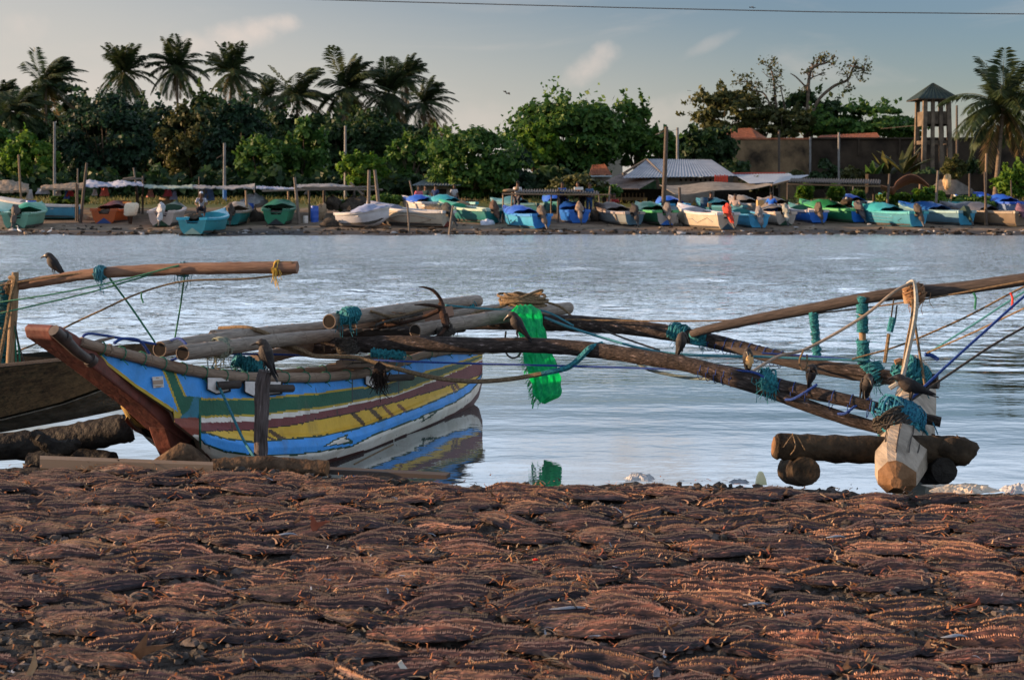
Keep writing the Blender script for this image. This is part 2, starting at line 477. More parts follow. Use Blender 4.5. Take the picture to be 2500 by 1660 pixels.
l.new(q.outputs[0], bp.inputs['Height']); l.new(bp.outputs[0], b.inputs['Normal'])
l.new(mapr(sx.outputs[1], 20, 50, .02, .17), b.inputs['Roughness'])
# mirror-like at low angles: Fresnel reflection over a dark green-grey body
frn = n.new('ShaderNodeFresnel'); frn.inputs['IOR'].default_value = 1.333; l.new(bp.outputs[0], frn.inputs['Normal'])
gl_ = n.new('ShaderNodeBsdfGlossy'); gl_.inputs['Color'].default_value = (.93, .97, 1.0, 1); l.new(bp.outputs[0], gl_.inputs['Normal'])
l.new(b.inputs['Roughness'].links[0].from_socket, gl_.inputs['Roughness'])
df_ = n.new('ShaderNodeBsdfDiffuse'); df_.inputs['Color'].default_value = (.05, .07, .075, 1)
ms_ = n.new('ShaderNodeMixShader'); fb = math_('MINIMUM', math_('MULTIPLY', frn.outputs[0], 1.9), .91)
l.new(fb, ms_.inputs[0]); l.new(df_.outputs[0], ms_.inputs[1]); l.new(gl_.outputs[0], ms_.inputs[2]); l.new(ms_.outputs[0], n['Material Output'].inputs[0])
# the water surface is real relief: wind ripples that die out towards the calm near bank
yr = [5.0, 6.5]
while yr[-1] < 68: yr.append(yr[-1] + max(.022, yr[-1] ** 2 * 1.45 / 6600))
yr = np.array(yr); tr_ = np.concatenate([[-7, -3, -1.5, -.9], np.linspace(-.6, .6, 560), [.9, 1.5, 3, 7]])
YY, TT = np.meshgrid(yr, tr_, indexing='ij'); XX = YY * TT
dYl = np.maximum(.022, YY ** 2 * 1.45 / 6600); rw = np.random.default_rng(3)
ZZ = np.zeros_like(YY)
pt_ = sum(np.sin(XX * a_ + YY * b_ + c_) for a_, b_, c_ in ((.21, .35, .4), (-.33, .22, 2), (.12, -.55, 1.1), (.6, .5, 3.0), (-.5, .9, 5.))) / 2.6
sm = lambda x, a_, b_: np.clip((x - a_) / (b_ - a_), 0, 1) ** 2 * (3 - 2 * np.clip((x - a_) / (b_ - a_), 0, 1))
eff = YY + 1.7 * pt_
ampl = .018 + .98 * sm(eff, 14.0, 20.0); ampl = ampl * (1 + .35 * pt_)
for i_ in range(90):
    lam = float(np.exp(rw.uniform(math.log(.16), math.log(1.5)))); th_ = rw.normal(math.pi / 2, .42); k_ = 2 * math.pi / lam
    kx_, ky_ = k_ * math.cos(th_) * .8, k_ * math.sin(th_); slope = .0165 * (lam / .5) ** .1
    att = np.clip(lam / (3.2 * dYl) - .35, 0, 1)
    ZZ += slope * lam / (2 * math.pi) * np.cos(kx_ * XX + ky_ * YY + rw.uniform(0, 6.28)) * att * ampl
for i_ in range(8):     # the slow swell that bends reflections close to the bank
    lam = rw.uniform(.5, 1.6); th_ = rw.normal(math.pi / 2, .3); k_ = 2 * math.pi / lam
    ZZ += .0018 * lam / (2 * math.pi) * np.cos(k_ * math.cos(th_) * .5 * XX + k_ * math.sin(th_) * YY + rw.uniform(0, 6.28)) * np.clip(lam / (3.2 * dYl) - .35, 0, 1)
for i_ in range(44):    # longer wind waves that still show far out
    lam = float(np.exp(rw.uniform(math.log(1.1), math.log(5.0)))); th_ = rw.normal(math.pi / 2, .45); k_ = 2 * math.pi / lam
    ZZ += .010 * lam / (2 * math.pi) * np.cos(k_ * math.cos(th_) * XX + k_ * math.sin(th_) * YY + rw.uniform(0, 6.28)) * np.clip(lam / (2.6 * dYl) - .3, 0, 1) * sm(eff, 19, 30)
ZZ[np.abs(TT) > .65] = 0
me = bpy.data.meshes.new('river'); nr, nc = YY.shape; V = np.stack([XX, YY, ZZ], 2).reshape(-1, 3).astype(np.float32)
me.vertices.add(len(V)); me.vertices.foreach_set('co', V.ravel())
ii = np.arange((nr - 1) * nc).reshape(nr - 1, nc)[:, :-1].ravel(); Q = np.stack([ii, ii + 1, ii + nc + 1, ii + nc], 1).astype(np.int32)
me.loops.add(Q.size); me.loops.foreach_set('vertex_index', Q.ravel()); me.polygons.add(len(Q))
me.polygons.foreach_set('loop_start', np.arange(0, Q.size, 4, dtype=np.int32)); me.polygons.foreach_set('loop_total', np.full(len(Q), 4, dtype=np.int32))
me.polygons.foreach_set('use_smooth', np.ones(len(Q), dtype=bool)); me.materials.append(mw); me.update(calc_edges=True)
o = bpy.data.objects.new('river', me); COL.objects.link(o); tag(o, kind='structure')
# ------------------------------------------------------------------ the painted outrigger canoe
AX = np.array([-1.649, 10.0]); DV = np.array([.4025, .9155]); NV = np.array([.9155, -.4025])
def BP(px, py, off):
    """point seen at (px, py) on the upright plane parallel to the canoe's axis, `off` metres to its near side"""
    r = np.array([(px - CX) / F, 1.0])
    Y = (NV @ AX + off) / (NV @ r)
    return P(px, py, Y)
def across(p, k):
    return Vector((p[0] + NV[0] * k, p[1] + NV[1] * k, p[2]))

canoe = empty('outrigger_canoe', (AX[0], AX[1], 0), 'wooden outrigger canoe painted in blue, green, maroon and yellow bands beside the fish', 'outrigger boat')

STEM_IN = [(189, 828), (229, 855), (266, 892), (333, 944), (436, 1012), (486, 1052)]
GUN = [(189, 832), (200, 840), (281, 862), (370, 884), (444, 903), (518, 917), (592, 925), (740, 925), (780, 925), (892, 914), (987, 884), (1035, 868), (1099, 858), (1178, 856)]
B1 = [(189, 968), (455, 973), (518, 977), (622, 977), (719, 967.6), (780, 963), (860, 951), (917, 946), (1003, 922), (1099, 894), (1178, 868)]
GL = [(189, 1024), (486, 1020), (622, 1016), (719, 1005), (780, 999), (860, 984), (971, 962), (1067, 925), (1131, 900), (1178, 876)]
WL = [(189, 1036), (486, 1032), (622, 1028), (719, 1016), (780, 1006), (860, 989), (971, 965), (1067, 928), (1178, 879)]
ML = [(189, 1056), (491, 1053), (622, 1049), (719, 1037), (780, 1023), (860, 1008), (971, 980), (1067, 951), (1124, 932), (1178, 914)]
YL = [(478, 1054), (505, 1059), (547, 1072), (622, 1081.5), (719, 1072), (780, 1067), (860, 1051), (907, 1037), (1035, 992), (1115, 957), (1156, 932), (1178, 916)]
B2 = [(470, 1056), (478, 1060), (499, 1085), (547, 1104), (622, 1113.6), (719, 1112), (780, 1104), (860, 1091), (907, 1066), (1035, 1018), (1110, 984), (1150, 957), (1168, 936), (1178, 917)]
W2 = [(455, 1050), (475, 1078), (515, 1118), (560, 1126), (640, 1132), (780, 1128), (907, 1094), (1035, 1042), (1110, 1008), (1150, 980), (1168, 955), (1178, 922)]
KL = [(455, 1062), (475, 1090), (515, 1140), (560, 1160), (640, 1172), (780, 1165), (907, 1122), (1035, 1066), (1110, 1030), (1150, 998), (1170, 968), (1178, 932)]

C_BLUE = (.055, .31, .80); C_GREEN = (.014, .11, .065); C_YEL = (.66, .42, .05); C_WHITE = (.74, .71, .65); C_MAR = (.17, .045, .05)
C_RED = (.22, .055, .035); C_DKG = (.01, .05, .03); C_BLK = (.015, .013, .012); C_TEAL = (.03, .17, .25); C_YLN = (.45, .33, .04)
def inpoly(x, y, poly):
    c = False; n = len(poly); j = n - 1
    for i in range(n):
        xi, yi = poly[i]; xj, yj = poly[j]
        if (yi > y) != (yj > y) and x < (xj - xi) * (y - yi) / (yj - yi) + xi: c = not c
        j = i
    return c
ARROWS = [[(786, 1091), (818, 1072), (850, 1058), (847, 1068), (863, 1076), (861, 1083), (825, 1086)], [(1026, 1014), (1072, 1001), (1052, 1018), (1029, 1032), (1032, 1023)]]
ARROWS_IN = [[(797, 1088), (820, 1075), (843, 1064), (842, 1071), (856, 1077), (825, 1083)], [(1033, 1015), (1062, 1006), (1034, 1026), (1037, 1020)]]
SLASH = [((862, 1010), (887, 1034), 5), ((903, 997), (929, 1022), 5), ((938, 994), (961, 1017), 4), ((973, 989), (997, 1011), 4), ((1103, 943), (1116, 962), 4), ((1113, 939), (1124, 955), 4), ((660, 1052), (700, 1078), 5), ((640, 1060), (680, 1078), 3)]
def seg_d(x, y, a, b):
    ax, ay = a; bx, by = b; dx, dy = bx - ax, by - ay
    t = max(0, min(1, ((x - ax) * dx + (y - ay) * dy) / (dx * dx + dy * dy)))
    return math.hypot(x - ax - t * dx, y - ay - t * dy)
def paint(x, y):
    j = 1.2 * math.sin(x * .11) + .8 * math.sin(x * .37 + 1)
    y = y + j * .3
    if x < 492:
        # green diagonal with yellow borders over the blue bow panel
        xl = 399 + (y - 903) * (440 - 399) / (1010 - 903)
        xr = 429 + (y - 914) * (455 - 429) / (973 - 914)
        st = interp(x, STEM_IN)
        if y > 1020 and x < 487: return C_RED if y < 1062 else (C_WHITE if x > 470 else C_RED)
        if y > st - 6 and x < 440: return C_YLN
        if inpoly(x, y, [(436, 1020), (462, 1000), (474, 968), (485, 972), (487, 1022)]): return C_TEAL
        if x < xl - 3: return C_BLUE
        if x < xl + 3: return C_YLN
        if y < interp(x, B1) - 6:
            if x > xr + 3: return C_BLUE
            if x > xr - 3: return C_YLN
        return C_GREEN
    b1 = interp(x, B1)
    if min(abs(x - 974), abs(x - 860)) < .9 and y < interp(x, GL): return (.03, .05, .06)
    if y < b1 - 5: return C_BLUE
    if y < b1: return C_YLN
    gl = interp(x, GL)
    if y < gl - 5:
        if 860 < x < 974: return (.018, .085, .085)
        return C_GREEN if x < 974 else (.045, .10, .065)
    if y < gl: return C_YLN
    if y < interp(x, WL): return C_WHITE
    ml = interp(x, ML)
    if abs(y - ml) < 1.1 or (abs((x * .9 + y * .25) % 26 - 13) < .7 and abs(y - ml) < 5): return C_BLK
    if y < ml: return C_MAR
    yl = interp(x, YL)
    if y < yl - 4:
        for a, b_, w_ in SLASH:
            if seg_d(x, y, a, b_) < w_: return (.10, .06, .03) if x < 935 else (.2, .09, .05)
        return C_YEL
    if y < yl: return C_DKG
    b2 = interp(x, B2)
    for A_, I_ in zip(ARROWS, ARROWS_IN):
        if inpoly(x, y, I_): return C_WHITE
        if inpoly(x, y, A_): return C_DKG
    if y < b2 - 4: return C_BLUE
    if y < b2: return C_DKG
    if y < interp(x, W2):
        return C_WHITE
    return (.09, .03, .025)

def half_breadth(v, px):
    """v: 0 gunwale .. 1 keel"""
    prof = [(0, .20), (.22, .235), (.42, .255), (.55, .265), (.58, .30), (.68, .335), (.78, .33), (.87, .27), (.93, .2), (1, .06)]
    k = interp(px, [(189, .32), (300, .42), (486, .72), (640, .98), (760, 1), (900, .95), (1050, .7), (1130, .42), (1178, .16)])
    return interp(v, prof) * k
NCOL, NROW = 330, 84
pxs = list(np.linspace(196, 1178, NCOL))
near, grid_px = [], []
for x in pxs:
    y0, y1 = interp(x, GUN), interp(x, KL)
    if x < 486: y1 = min(interp(x, STEM_IN) + (3 if x < 425 else 25), 1095)
    near.append([]); grid_px.append([])
    for i in range(NROW + 1):
        y = y0 + (y1 - y0) * i / NROW
        yk = interp(x, [(189, 1090), (486, 1110), (515, 1140)] + KL[4:])
        v = (y - y0) / (yk - y0)
        near[-1].append(BP(x, y, half_breadth(v, x))); grid_px[-1].append((x, y, v))
mb = MB()
vs, cols, fs = [], [], []
for c in near: vs.extend(c)
for i in range(NCOL - 1):
    for j in range(NROW):
        fs.append((i * (NROW + 1) + j, i * (NROW + 1) + j + 1, (i + 1) * (NROW + 1) + j + 1, (i + 1) * (NROW + 1) + j))
        xa = (grid_px[i][j][0] + grid_px[i + 1][j + 1][0]) / 2; ya = (grid_px[i][j][1] + grid_px[i + 1][j + 1][1] + grid_px[i][j + 1][1] + grid_px[i + 1][j][1]) / 4
        cols.append(paint(xa, ya))
mb.add(vs, fs, 0, cols=cols)
# far side of the hull (same section mirrored), then the inner skins and the end transom
def mirrored(shrink, sgn, step=4):
    rows = []
    for i in list(range(0, NCOL, step)) + [NCOL - 1]:
        r_ = []
        for j in range(0, NROW + 1, step):
            x, y, v = grid_px[i][j]; hb = half_breadth(v, x)
            p = near[i][j]; r_.append(across(p, -hb + sgn * max(.004, hb - shrink)))
        rows.append(r_)
    return rows
def add_grid(rows, colf):
    n = len(rows[0]); v_ = [p for r_ in rows for p in r_]; f_ = []; c_ = []
    for i in range(len(rows) - 1):
        for j in range(n - 1):
            f_.append((i * n + j, i * n + j + 1, (i + 1) * n + j + 1, (i + 1) * n + j)); c_.append(colf(i, j))
    mb.add(v_, f_, 0, cols=c_)
idx = list(range(0, NCOL, 4)) + [NCOL - 1]
add_grid(mirrored(0, -1), lambda i, j: paint(grid_px[idx[i]][j * 4][0], grid_px[idx[i]][j * 4][1]))
INNER = (.13, .10, .075)
add_grid(mirrored(.03, -1), lambda i, j: INNER)
add_grid(mirrored(.03, 1), lambda i, j: INNER)
endc = near[-1]; other = [across(p, -2 * half_breadth(grid_px[-1][j][2], 1178)) for j, p in enumerate(endc)]
mb.add(endc + other, [(j, NROW + 1 + j, NROW + 2 + j, j + 1) for j in range(NROW)], 0, cols=[paint(1177, grid_px[-1][j][1]) for j in range(NROW)])
# floor boards inside
fl = []
for i in range(60, NCOL, 10):
    x = grid_px[i][0][0]; p = near[i][int(NROW * .55)]; hb = half_breadth(.55, x)
    fl.append([across(p, -.03), across(p, -2 * hb + .03)])
add_grid(fl, lambda i, j: (.09, .07, .05))
M_PAINT = mat('weathered boat paint', (1.0, 1.0, 1.0), (.72, .68, .62), scale=5, rough=.55, attr=True, bump=.18, bscale=45, lo=.4, hi=.75, detail=9)
def weather(m_):
    t = m_.node_tree; n, l = t.nodes, t.links
    b = n['Principled BSDF']; src = b.inputs['Base Color'].links[0].from_socket
    tc = n.new('ShaderNodeTexCoord')
    def chips(scale, sc, a0, a1, col, prev):
        mp = n.new('ShaderNodeMapping'); mp.inputs['Scale'].default_value = sc; l.new(tc.outputs['Object'], mp.inputs[0])
        q = n.new('ShaderNodeTexNoise'); q.inputs['Scale'].default_value = scale; q.inputs['Detail'].default_value = 4; l.new(mp.outputs[0], q.inputs['Vector'])
        r_ = n.new('ShaderNodeMapRange'); l.new(q.outputs[0], r_.inputs[0]); r_.inputs[1].default_value = a0; r_.inputs[2].default_value = a1
        mm = n.new('ShaderNodeMix'); mm.data_type = 'RGBA'; l.new(r_.outputs[0], mm.inputs[0]); l.new(prev, mm.inputs[6]); mm.inputs[7].default_value = (*col, 1)
        return mm.outputs[2]
    s = chips(16, (1, 1, .4),   .70, .74, (.05, .04, .035), src)
    s = chips(34, (1, 1, .35), .72, .75, (.03, .028, .026), s)
    s = chips(3, (1, 1, .25), .60, .80, (.10, .09, .075), s)
    l.new(s, b.inputs['Base Color'])
weather(M_PAINT)
hull = mb.build('hull', M_PAINT, canoe)

# the raking red stem with its scarfed head, and the forefoot that stands on the bank
stem = MB()
def stem_poly(pts, off): return [BP(x, y, off) for x, y in pts]
ST = [(54, 800), (60, 793), (78, 795), (119, 803), (131, 793), (152, 797), (189, 818), (231, 852), (268, 889), (335, 941), (438, 1009), (490, 1046), (486, 1060), (462, 1083), (490, 1112), (520, 1146), (470, 1150), (440, 1110), (385, 1122), (366, 1083), (355, 1044), (296, 992), (155, 887), (59, 824)]
body = [(122, 804), (131, 793), (152, 797), (189, 818), (231, 852), (268, 889), (335, 941), (438, 1009), (490, 1046), (486, 1060), (462, 1083), (413, 1050), (356, 996), (219, 891), (128, 828)]
pl = stem_poly(body, .085)
stem.prism(pl, (-NV[0] * .195, -NV[1] * .195, 0))
so = stem.build('stem', mat('red stem paint', (.17, .055, .042), (.085, .034, .028), scale=9, rough=.65, bump=.2, bscale=30, stretch=(1, 1, .6), detail=9), canoe, smooth=False)
bv = so.modifiers.new('bevel', 'BEVEL'); bv.width = .012; bv.segments = 2; bv.limit_method = 'ANGLE'
foot = MB()
pl = stem_poly([(405, 1040), (470, 1075), (497, 1112), (524, 1150), (480, 1165), (446, 1140), (424, 1095)], .08)
foot.prism(pl, (-NV[0] * .155, -NV[1] * .155, 0))
fo = foot.build('forefoot', mat('red brown forefoot', (.11, .028, .018), (.06, .02, .015), scale=6, rough=.6, bump=.5), canoe, smooth=False)
bv = fo.modifiers.new('bevel', 'BEVEL'); bv.width = .02; bv.segments = 2; bv.limit_method = 'ANGLE'
# far bow cheek that bulges behind the stem
ck = MB()
ck.loft([[BP(x + 4 * math.cos(a), y + k * 10 * math.sin(a), -.22 + .06 * math.cos(a)) for a in np.linspace(0, 2 * math.pi, 9)[:-1]] for x, y, k in ((298, 992, .3), (312, 1012, 1.2), (330, 1030, 1.2), (352, 1043, .4))])
ck.build('bow_cheek', mat('bow cheek yellow', (.3, .2, .04), (.15, .1, .03), scale=9), canoe)
# dark pole lashed to the stem
k = MB(); k.tube(cr([BP(x, y, .12) for x, y in ((131, 806), (165, 836), (190, 860), (228, 886))], 5), [.034, .034, .03, .026], 9)
for x, y in ((158, 826), (222, 880)):
    a, b_ = BP(x - 4, y - 4, .12), BP(x + 4, y + 4, .12); k.tube([a, b_], .04, 9)
k.build('stem_pole', mat('tarred pole', (.02, .016, .014), (.06, .045, .04), scale=12, rough=.55, spec=.5), canoe)

# bamboo rails along both gunwales, tied with green twine
RAIL = [(178, 824), (200, 837), (281, 859), (370, 881), (444, 900), (518, 914), (592, 922), (740, 922), (780, 922), (892, 912), (987, 882), (1035, 866), (1099, 856), (1178, 858)]
def rail_pts(side):
    o_ = []
    for x in np.linspace(196, 1178, 60):
        hb = half_breadth(0, x); p = BP(x, interp(x, RAIL), hb + .012)
        o_.append(p if side > 0 else across(p, -2 * hb - .024))
    return o_
for sd in (1, -1):
    k = MB(); pts = rail_pts(sd)
    k.tube(pts, [.030, .034, .036, .038, .037, .036, .036, .034, .030], 9)
    for i in range(4, 58, 6): k.tube([pts[i], pts[i] + (pts[i + 1] - pts[i]).normalized() * .015], .0385, 9)
    rl = k.build('gunwale_rail', M_RAIL, canoe)
    for i in range(3, 58, 3):
        k = MB()
        c = pts[i]; tdir = (pts[i + 1] - pts[i]).normalized(); u = Vector((0, 0, 1)); w_ = tdir.cross(u)
        k.tube([c + (u * math.cos(a) + w_ * math.sin(a)) * .042 + tdir * .006 * math.sin(a * 2) for a in np.linspace(0, 6.28, 11)], .004, 4)
        k.tube([c - u * .03, c - u * .065 + tdir * random.uniform(-.02, .02) + w_ * .045], .003, 4)
        k.build('twine_tie', M_ROPE_GREEN, rl)

# the licence plate, the rowlock blocks and their pegs
PLO = half_breadth(.2, 385) + .006
k = MB(); q = [BP(371, 920, PLO), BP(397, 918, PLO), BP(399, 945, PLO), BP(374, 947, PLO)]
k.prism(q, (NV[0] * .004, NV[1] * .004, 0)); lp = k.build('number_sticker', mat('white sticker', (.62, .6, .58), (.55, .53, .5)), canoe, smooth=False)
k = MB(); q = [BP(373, 929, PLO + .005), BP(397, 927, PLO + .005), BP(398, 937, PLO + .005), BP(374, 939, PLO + .005)]
k.prism(q, (NV[0] * .002, NV[1] * .002, 0))
for a, b_, y in ((381, 388, 922), (374, 396, 941.5), (380, 392, 944)):
    k.prism([BP(a, y, PLO + .005), BP(b_, y - .4, PLO + .005), BP(b_, y + 1.2, PLO + .005), BP(a, y + 1.6, PLO + .005)], (NV[0] * .002, NV[1] * .002, 0))
k.build('sticker_print', mat('sticker print', (.38, .28, .2), (.32, .25, .2)), lp, smooth=False)
for (x0, x1, y0, y1, pg) in ((507, 558, 922, 960, (530, 584, 942, 938)), (598, 684, 931, 966, (640, 714, 948, 948)), (893, 922, 918, 947, (915, 1006, 925, 920))):
    off = half_breadth(.1, (x0 + x1) / 2) + .012
    k = MB(); k.prism([BP(x0 - 3, y0 - 2, off), BP(x1 + 3, y0, off), BP(x1 + 2, y1 - 4, off), BP(x0 + 20, y1 + 3, off), BP(x0 - 3, y1 - 9, off)], (NV[0] * .012, NV[1] * .012, 0))
    bl = k.build('rowlock_block', mat('black edge paint', (.014, .014, .014)), canoe, smooth=False)
    k = MB(); k.prism([BP(x0, y0, off + .0125), BP(x1, y0 + 1, off + .0125), BP(x1 - 2, y1 - 7, off + .0125), BP(x0 + 20, y1, off + .0125), BP(x0, y1 - 10, off + .0125)], (NV[0] * .006, NV[1] * .006, 0))
    k.build('block_face', mat('white block paint', (.66, .62, .6), (.52, .49, .47), scale=14), bl, smooth=False)
    k = MB(); k.tube([BP(pg[0], pg[2], off + .03), BP(pg[1], pg[3], off + .085)], .028, 9, rough=.06)
    k.build('rowlock_peg', M_WOOD_DARK, canoe)

# ---- booms
NB = [(690, 853, 10.75), (780, 847, 10.55), (900, 841, 10.45), (1000, 838, 10.3), (1175, 843, 10.1), (1306, 843, 10.0), (1440, 853, 9.85), (1576, 873, 9.6), (1664, 887, 9.45), (1752, 908, 9.3), (1860, 933, 9.12), (2000, 962, 8.95), (2100, 985, 8.82), (2210, 1012, 8.72), (2297, 1030, 8.65)]
FB = [(1080, 786, 12.5), (1290, 785, 12.1), (1338, 788, 12.0), (1400, 790, 11.9), (1517, 797, 11.7), (1635, 813, 11.5), (1717, 828, 11.3), (1811, 850, 11.1), (1899, 872, 10.9), (1960, 885, 10.8), (2045, 902, 10.6), (2156, 914, 10.4), (2289, 925, 10.2)]
def boom(pts, rad, mats_m, sag=0):
    k = MB(); path = [P(*q[:2], q[2]) for q in cr(pts, 5)]
    k.tube(path, rad, 12, rough=.05)
    return k.build('boom', mats_m, canoe)
M_BOOM = mat('barked boom', (.020, .017, .016), (.065, .052, .047), scale=5, rough=.85, bump=1, bscale=14, stretch=(3, 2.2, 1), coord='UV', c3=(.28, .23, .225), hi=.6)
boom(NB, [.062, .062, .06, .058, .056, .055, .052, .045, .038, .033], M_BOOM)
boom(FB, [.075, .075, .07, .066, .06, .05, .04, .036], M_BOOM)
# second pole of each boom, lashed under the outer half
def pole(name, pts, rad, m_, n=9, rough=.04, parent=canoe):
    k = MB(); k.tube([P(*q[:2], q[2]) for q in cr(pts, 5)], rad, n, rough=rough); return k.build(name, m_, parent)
pole('boom_pole', [(1660, 884, 9.5), (1752, 918, 9.3), (1860, 950, 9.1), (2000, 1000, 8.95), (2100, 1032, 8.85), (2200, 1056, 8.72), (2282, 1072, 8.65)], [.035, .042, .044, .042, .04, .034], M_BOOM)
pole('boom_pole', [(1560, 872, 9.66), (1700, 888, 9.45), (1830, 912, 9.25), (1930, 940, 9.1), (2060, 976, 8.95)], [.018, .024, .026, .02], M_BOOM)
pole('boom_pole', [(1720, 834, 11.3), (1830, 862, 11.0), (1930, 886, 10.8), (2060, 912, 10.6), (2170, 926, 10.4), (2292, 938, 10.2)], [.03, .036, .04, .042, .038], M_WOOD_DARK)
pole('boom_pole', [(1700, 812, 11.35), (1830, 843, 11.1), (1930, 872, 10.9), (2060, 893, 10.6), (2150, 900, 10.45)], [.018, .022, .02], M_WOOD_DARK)
pole('boom_pole', [(1710, 822, 11.3), (1830, 854, 11.02), (1930, 880, 10.82), (2060, 905, 10.55), (2180, 920, 10.35)], [.015, .02, .02], M_WOOD_DARK)
# thin blue ties round the bundles
def ring(c, tdir, r, rr, m_mb, turns=1, squash=1.0, adv=.012):
    tdir = tdir.normalized(); u = tdir.cross(Vector((0, 0, 1))).normalized(); w_ = tdir.cross(u)
    m_mb.tube([c + u * math.cos(a) * r + w_ * math.sin(a) * r * squash + tdir * adv * a / 6.28 for a in np.linspace(0, 6.28 * turns, int(10 * turns) + 1)], rr, 5)
def pathdir(pts, x):
    a = P(x - 15, interp(x - 15, [(q[0], q[1]) for q in pts]), interp(x - 15, [(q[0], q[2]) for q in pts]))
    b_ = P(x + 15, interp(x + 15, [(q[0], q[1]) for q in pts]), interp(x + 15, [(q[0], q[2]) for q in pts]))
    return (a + b_) / 2, b_ - a
for x in range(1715, 1920, 19):
    k = MB(); c, td = pathdir(FB, x); ring(c - Vector((0, 0, .012)), td, .066, .003, k, squash=1.1); k.build('blue_tie', M_ROPE_BLUE, canoe)
for x in list(range(1712, 1800, 19)) + [1900, 1935, 1970, 2030, 2075, 2120]:
    k = MB(); c, td = pathdir(NB, x); ring(c - Vector((0, 0, .015)), td, .056, .003, k, squash=1.15); k.build('blue_tie', M_ROPE_BLUE, canoe)

# ---- float (hewn outrigger log)
fl = MB()
FA, FE = PZ(2188, 1168, .47), None
a0 = Vector(P(2190, 1150, 7.62)); a1 = Vector(P(2238, 905, 13.2))
ax = (a1 - a0); Lf = ax.length; ax.normalize(); side = ax.cross(Vector((0, 0, 1))).normalized(); upv = side.cross(ax)
oct_ = [(-.55, -1), (.55, -1), (1, -.45), (1, .4), (.28, .95), (-.05, 1.06), (-.5, .95), (-1, .35), (-1, -.5)]
st = [(0, .72, .62, -.035, 0), (.045, .92, .86, -.012, 0), (.10, 1.05, 1.0, 0, .01), (.3, 1.12, 1.1, .01, .03), (.6, 1.06, 1.06, .01, .04), (.86, .9, .95, .03, .02), (.955, .62, .72, .06, .01), (1, .16, .3, .11, 0)]
def fc(t, dz, dx): return a0 + ax * (Lf * t) + upv * dz + side * dx
rings = []
for t_, kx, kz, dz, dx in st:
    c = fc(t_, dz, dx); rings.append([c + side * (x * .145 * kx) + upv * (z * .145 * kz) for x, z in oct_])
fl.loft(rings, cap=False)
# blunt hewn nose, brown end grain
tip = a0 - ax * .075 - upv * .05
nose = MB(); nn = len(oct_)
nose.add(rings[0] + [tip + side * (x * .03) + upv * (z * .03) for x, z in oct_], [(i, nn + i, nn + (i + 1) % nn, (i + 1) % nn) for i in range(nn)] + [tuple(nn + i for i in range(nn))])
fl.f.append(list(range((len(st) - 1) * nn, len(st) * nn))); fl.m.append(0); fl.uv.append(None); fl.c.append(None)
flo = fl.build('float', M_WOOD_PALE, canoe, smooth=False)
nose.build('float_nose', M_WOOD_END, flo, smooth=False)
k = MB()
for x0, z0, tA, tB in ((-.05, 1.07, .02, .19), (.45, .9, .03, .17), (.75, .6, .05, .2), (-.55, .9, .06, .15)):
    def on(t): 
        return fc(t, 0, .02 * t) + side * (x0 * .15 * interp(t, [(q[0], q[1]) for q in st])) + upv * (z0 * .147 * interp(t, [(q[0], q[2]) for q in st]) + interp(t, [(q[0], q[3]) for q in st]))
    k.tube([on(t) + side * random.uniform(-.004, .004) for t in np.linspace(tA, tB, 9)], .0035, 4)
k.build('float_crack', mat('crack', (.03, .022, .018)), flo)

# ---- bamboo poles of the working platform, open at the near end
def bamboo(A, B, r, bow=0.0, hollow=True, nodes=6):
    k = MB(); A, B = Vector(A), Vector(B); t_ = (B - A).normalized()
    path = [A.lerp(B, s_) + Vector((0, 0, bow * math.sin(math.pi * s_))) for s_ in np.linspace(0, 1, 13)]
    k.tube(path, r, 14, cap=False)
    for s_ in [(i + .6) / (nodes + .4) for i in range(nodes)]:
        c = A.lerp(B, s_) + Vector((0, 0, bow * math.sin(math.pi * s_)))
        k.tube([c - t_ * .012, c, c + t_ * .012], [r * 1.005, r * 1.075, r * 1.005], 14)
    k.tube([path[-1] - t_ * .001, path[-1] + t_ * .004], [r, r * .95], 14)
    # rim and dark bore
    k.tube([A + t_ * .002, A - t_ * .002], [r, r * .96], 14, cap=False)
    o_ = k.build('bamboo_pole', M_BAMBOO, canoe)
    k = MB(); k.tube([A - t_ * .001, A + t_ * .05], [r * .86, r * .80], 14); k.build('bore', M_BAMBOO_IN, o_)
    k = MB(); u = t_.cross(Vector((0, 0, 1))).normalized(); w_ = t_.cross(u)
    ra = [A - t_ * .003 + (u * math.cos(a) + w_ * math.sin(a)) * r * .97 for a in np.linspace(0, 2 * math.pi, 15)[:-1]]
    rb = [A - t_ * .003 + (u * math.cos(a) + w_ * math.sin(a)) * r * .84 for a in np.linspace(0, 2 * math.pi, 15)[:-1]]
    k.add(ra + rb, [(i, (i + 1) % 14, 14 + (i + 1) % 14, 14 + i) for i in range(14)]); k.build('cut_rim', M_WOOD_GREY, o_)
    return o_
bamboo(P(390, 853, 8.6), P(815, 800, 11.0), .052, .02)
bamboo(P(446, 862, 8.5), P(905, 812, 11.3), .050, .015)
bamboo(P(804, 785, 9.9), P(1166, 735, 12.6), .056, .01)
bamboo(P(1014, 808, 10.35), P(1388, 752, 12.6), .056, .012)
bamboo(P(860, 800, 10.6), P(1310, 742, 13.2), .045, 0)
pole('deck_pole', [(620, 880, 9.9), (790, 838, 10.7), (960, 812, 11.6)], .05, M_WOOD_GREY)
pole('deck_pole', [(520, 820, 9.4), (700, 808, 10.2), (960, 775, 11.5)], .045, M_BAMBOO)
pole('deck_pole', [(960, 805, 11.2), (1050, 790, 11.6), (1200, 768, 12.4)], .04, M_WOOD_DARK)
pole('cross_beam', [(790, 812, 10.6), (1000, 808, 10.9), (1130, 800, 11.4)], .04, M_WOOD_DARK)
pole('cross_beam', [(840, 783, 11.3), (1000, 772, 11.8), (1240, 762, 12.3)], .035, M_WOOD_GREY)
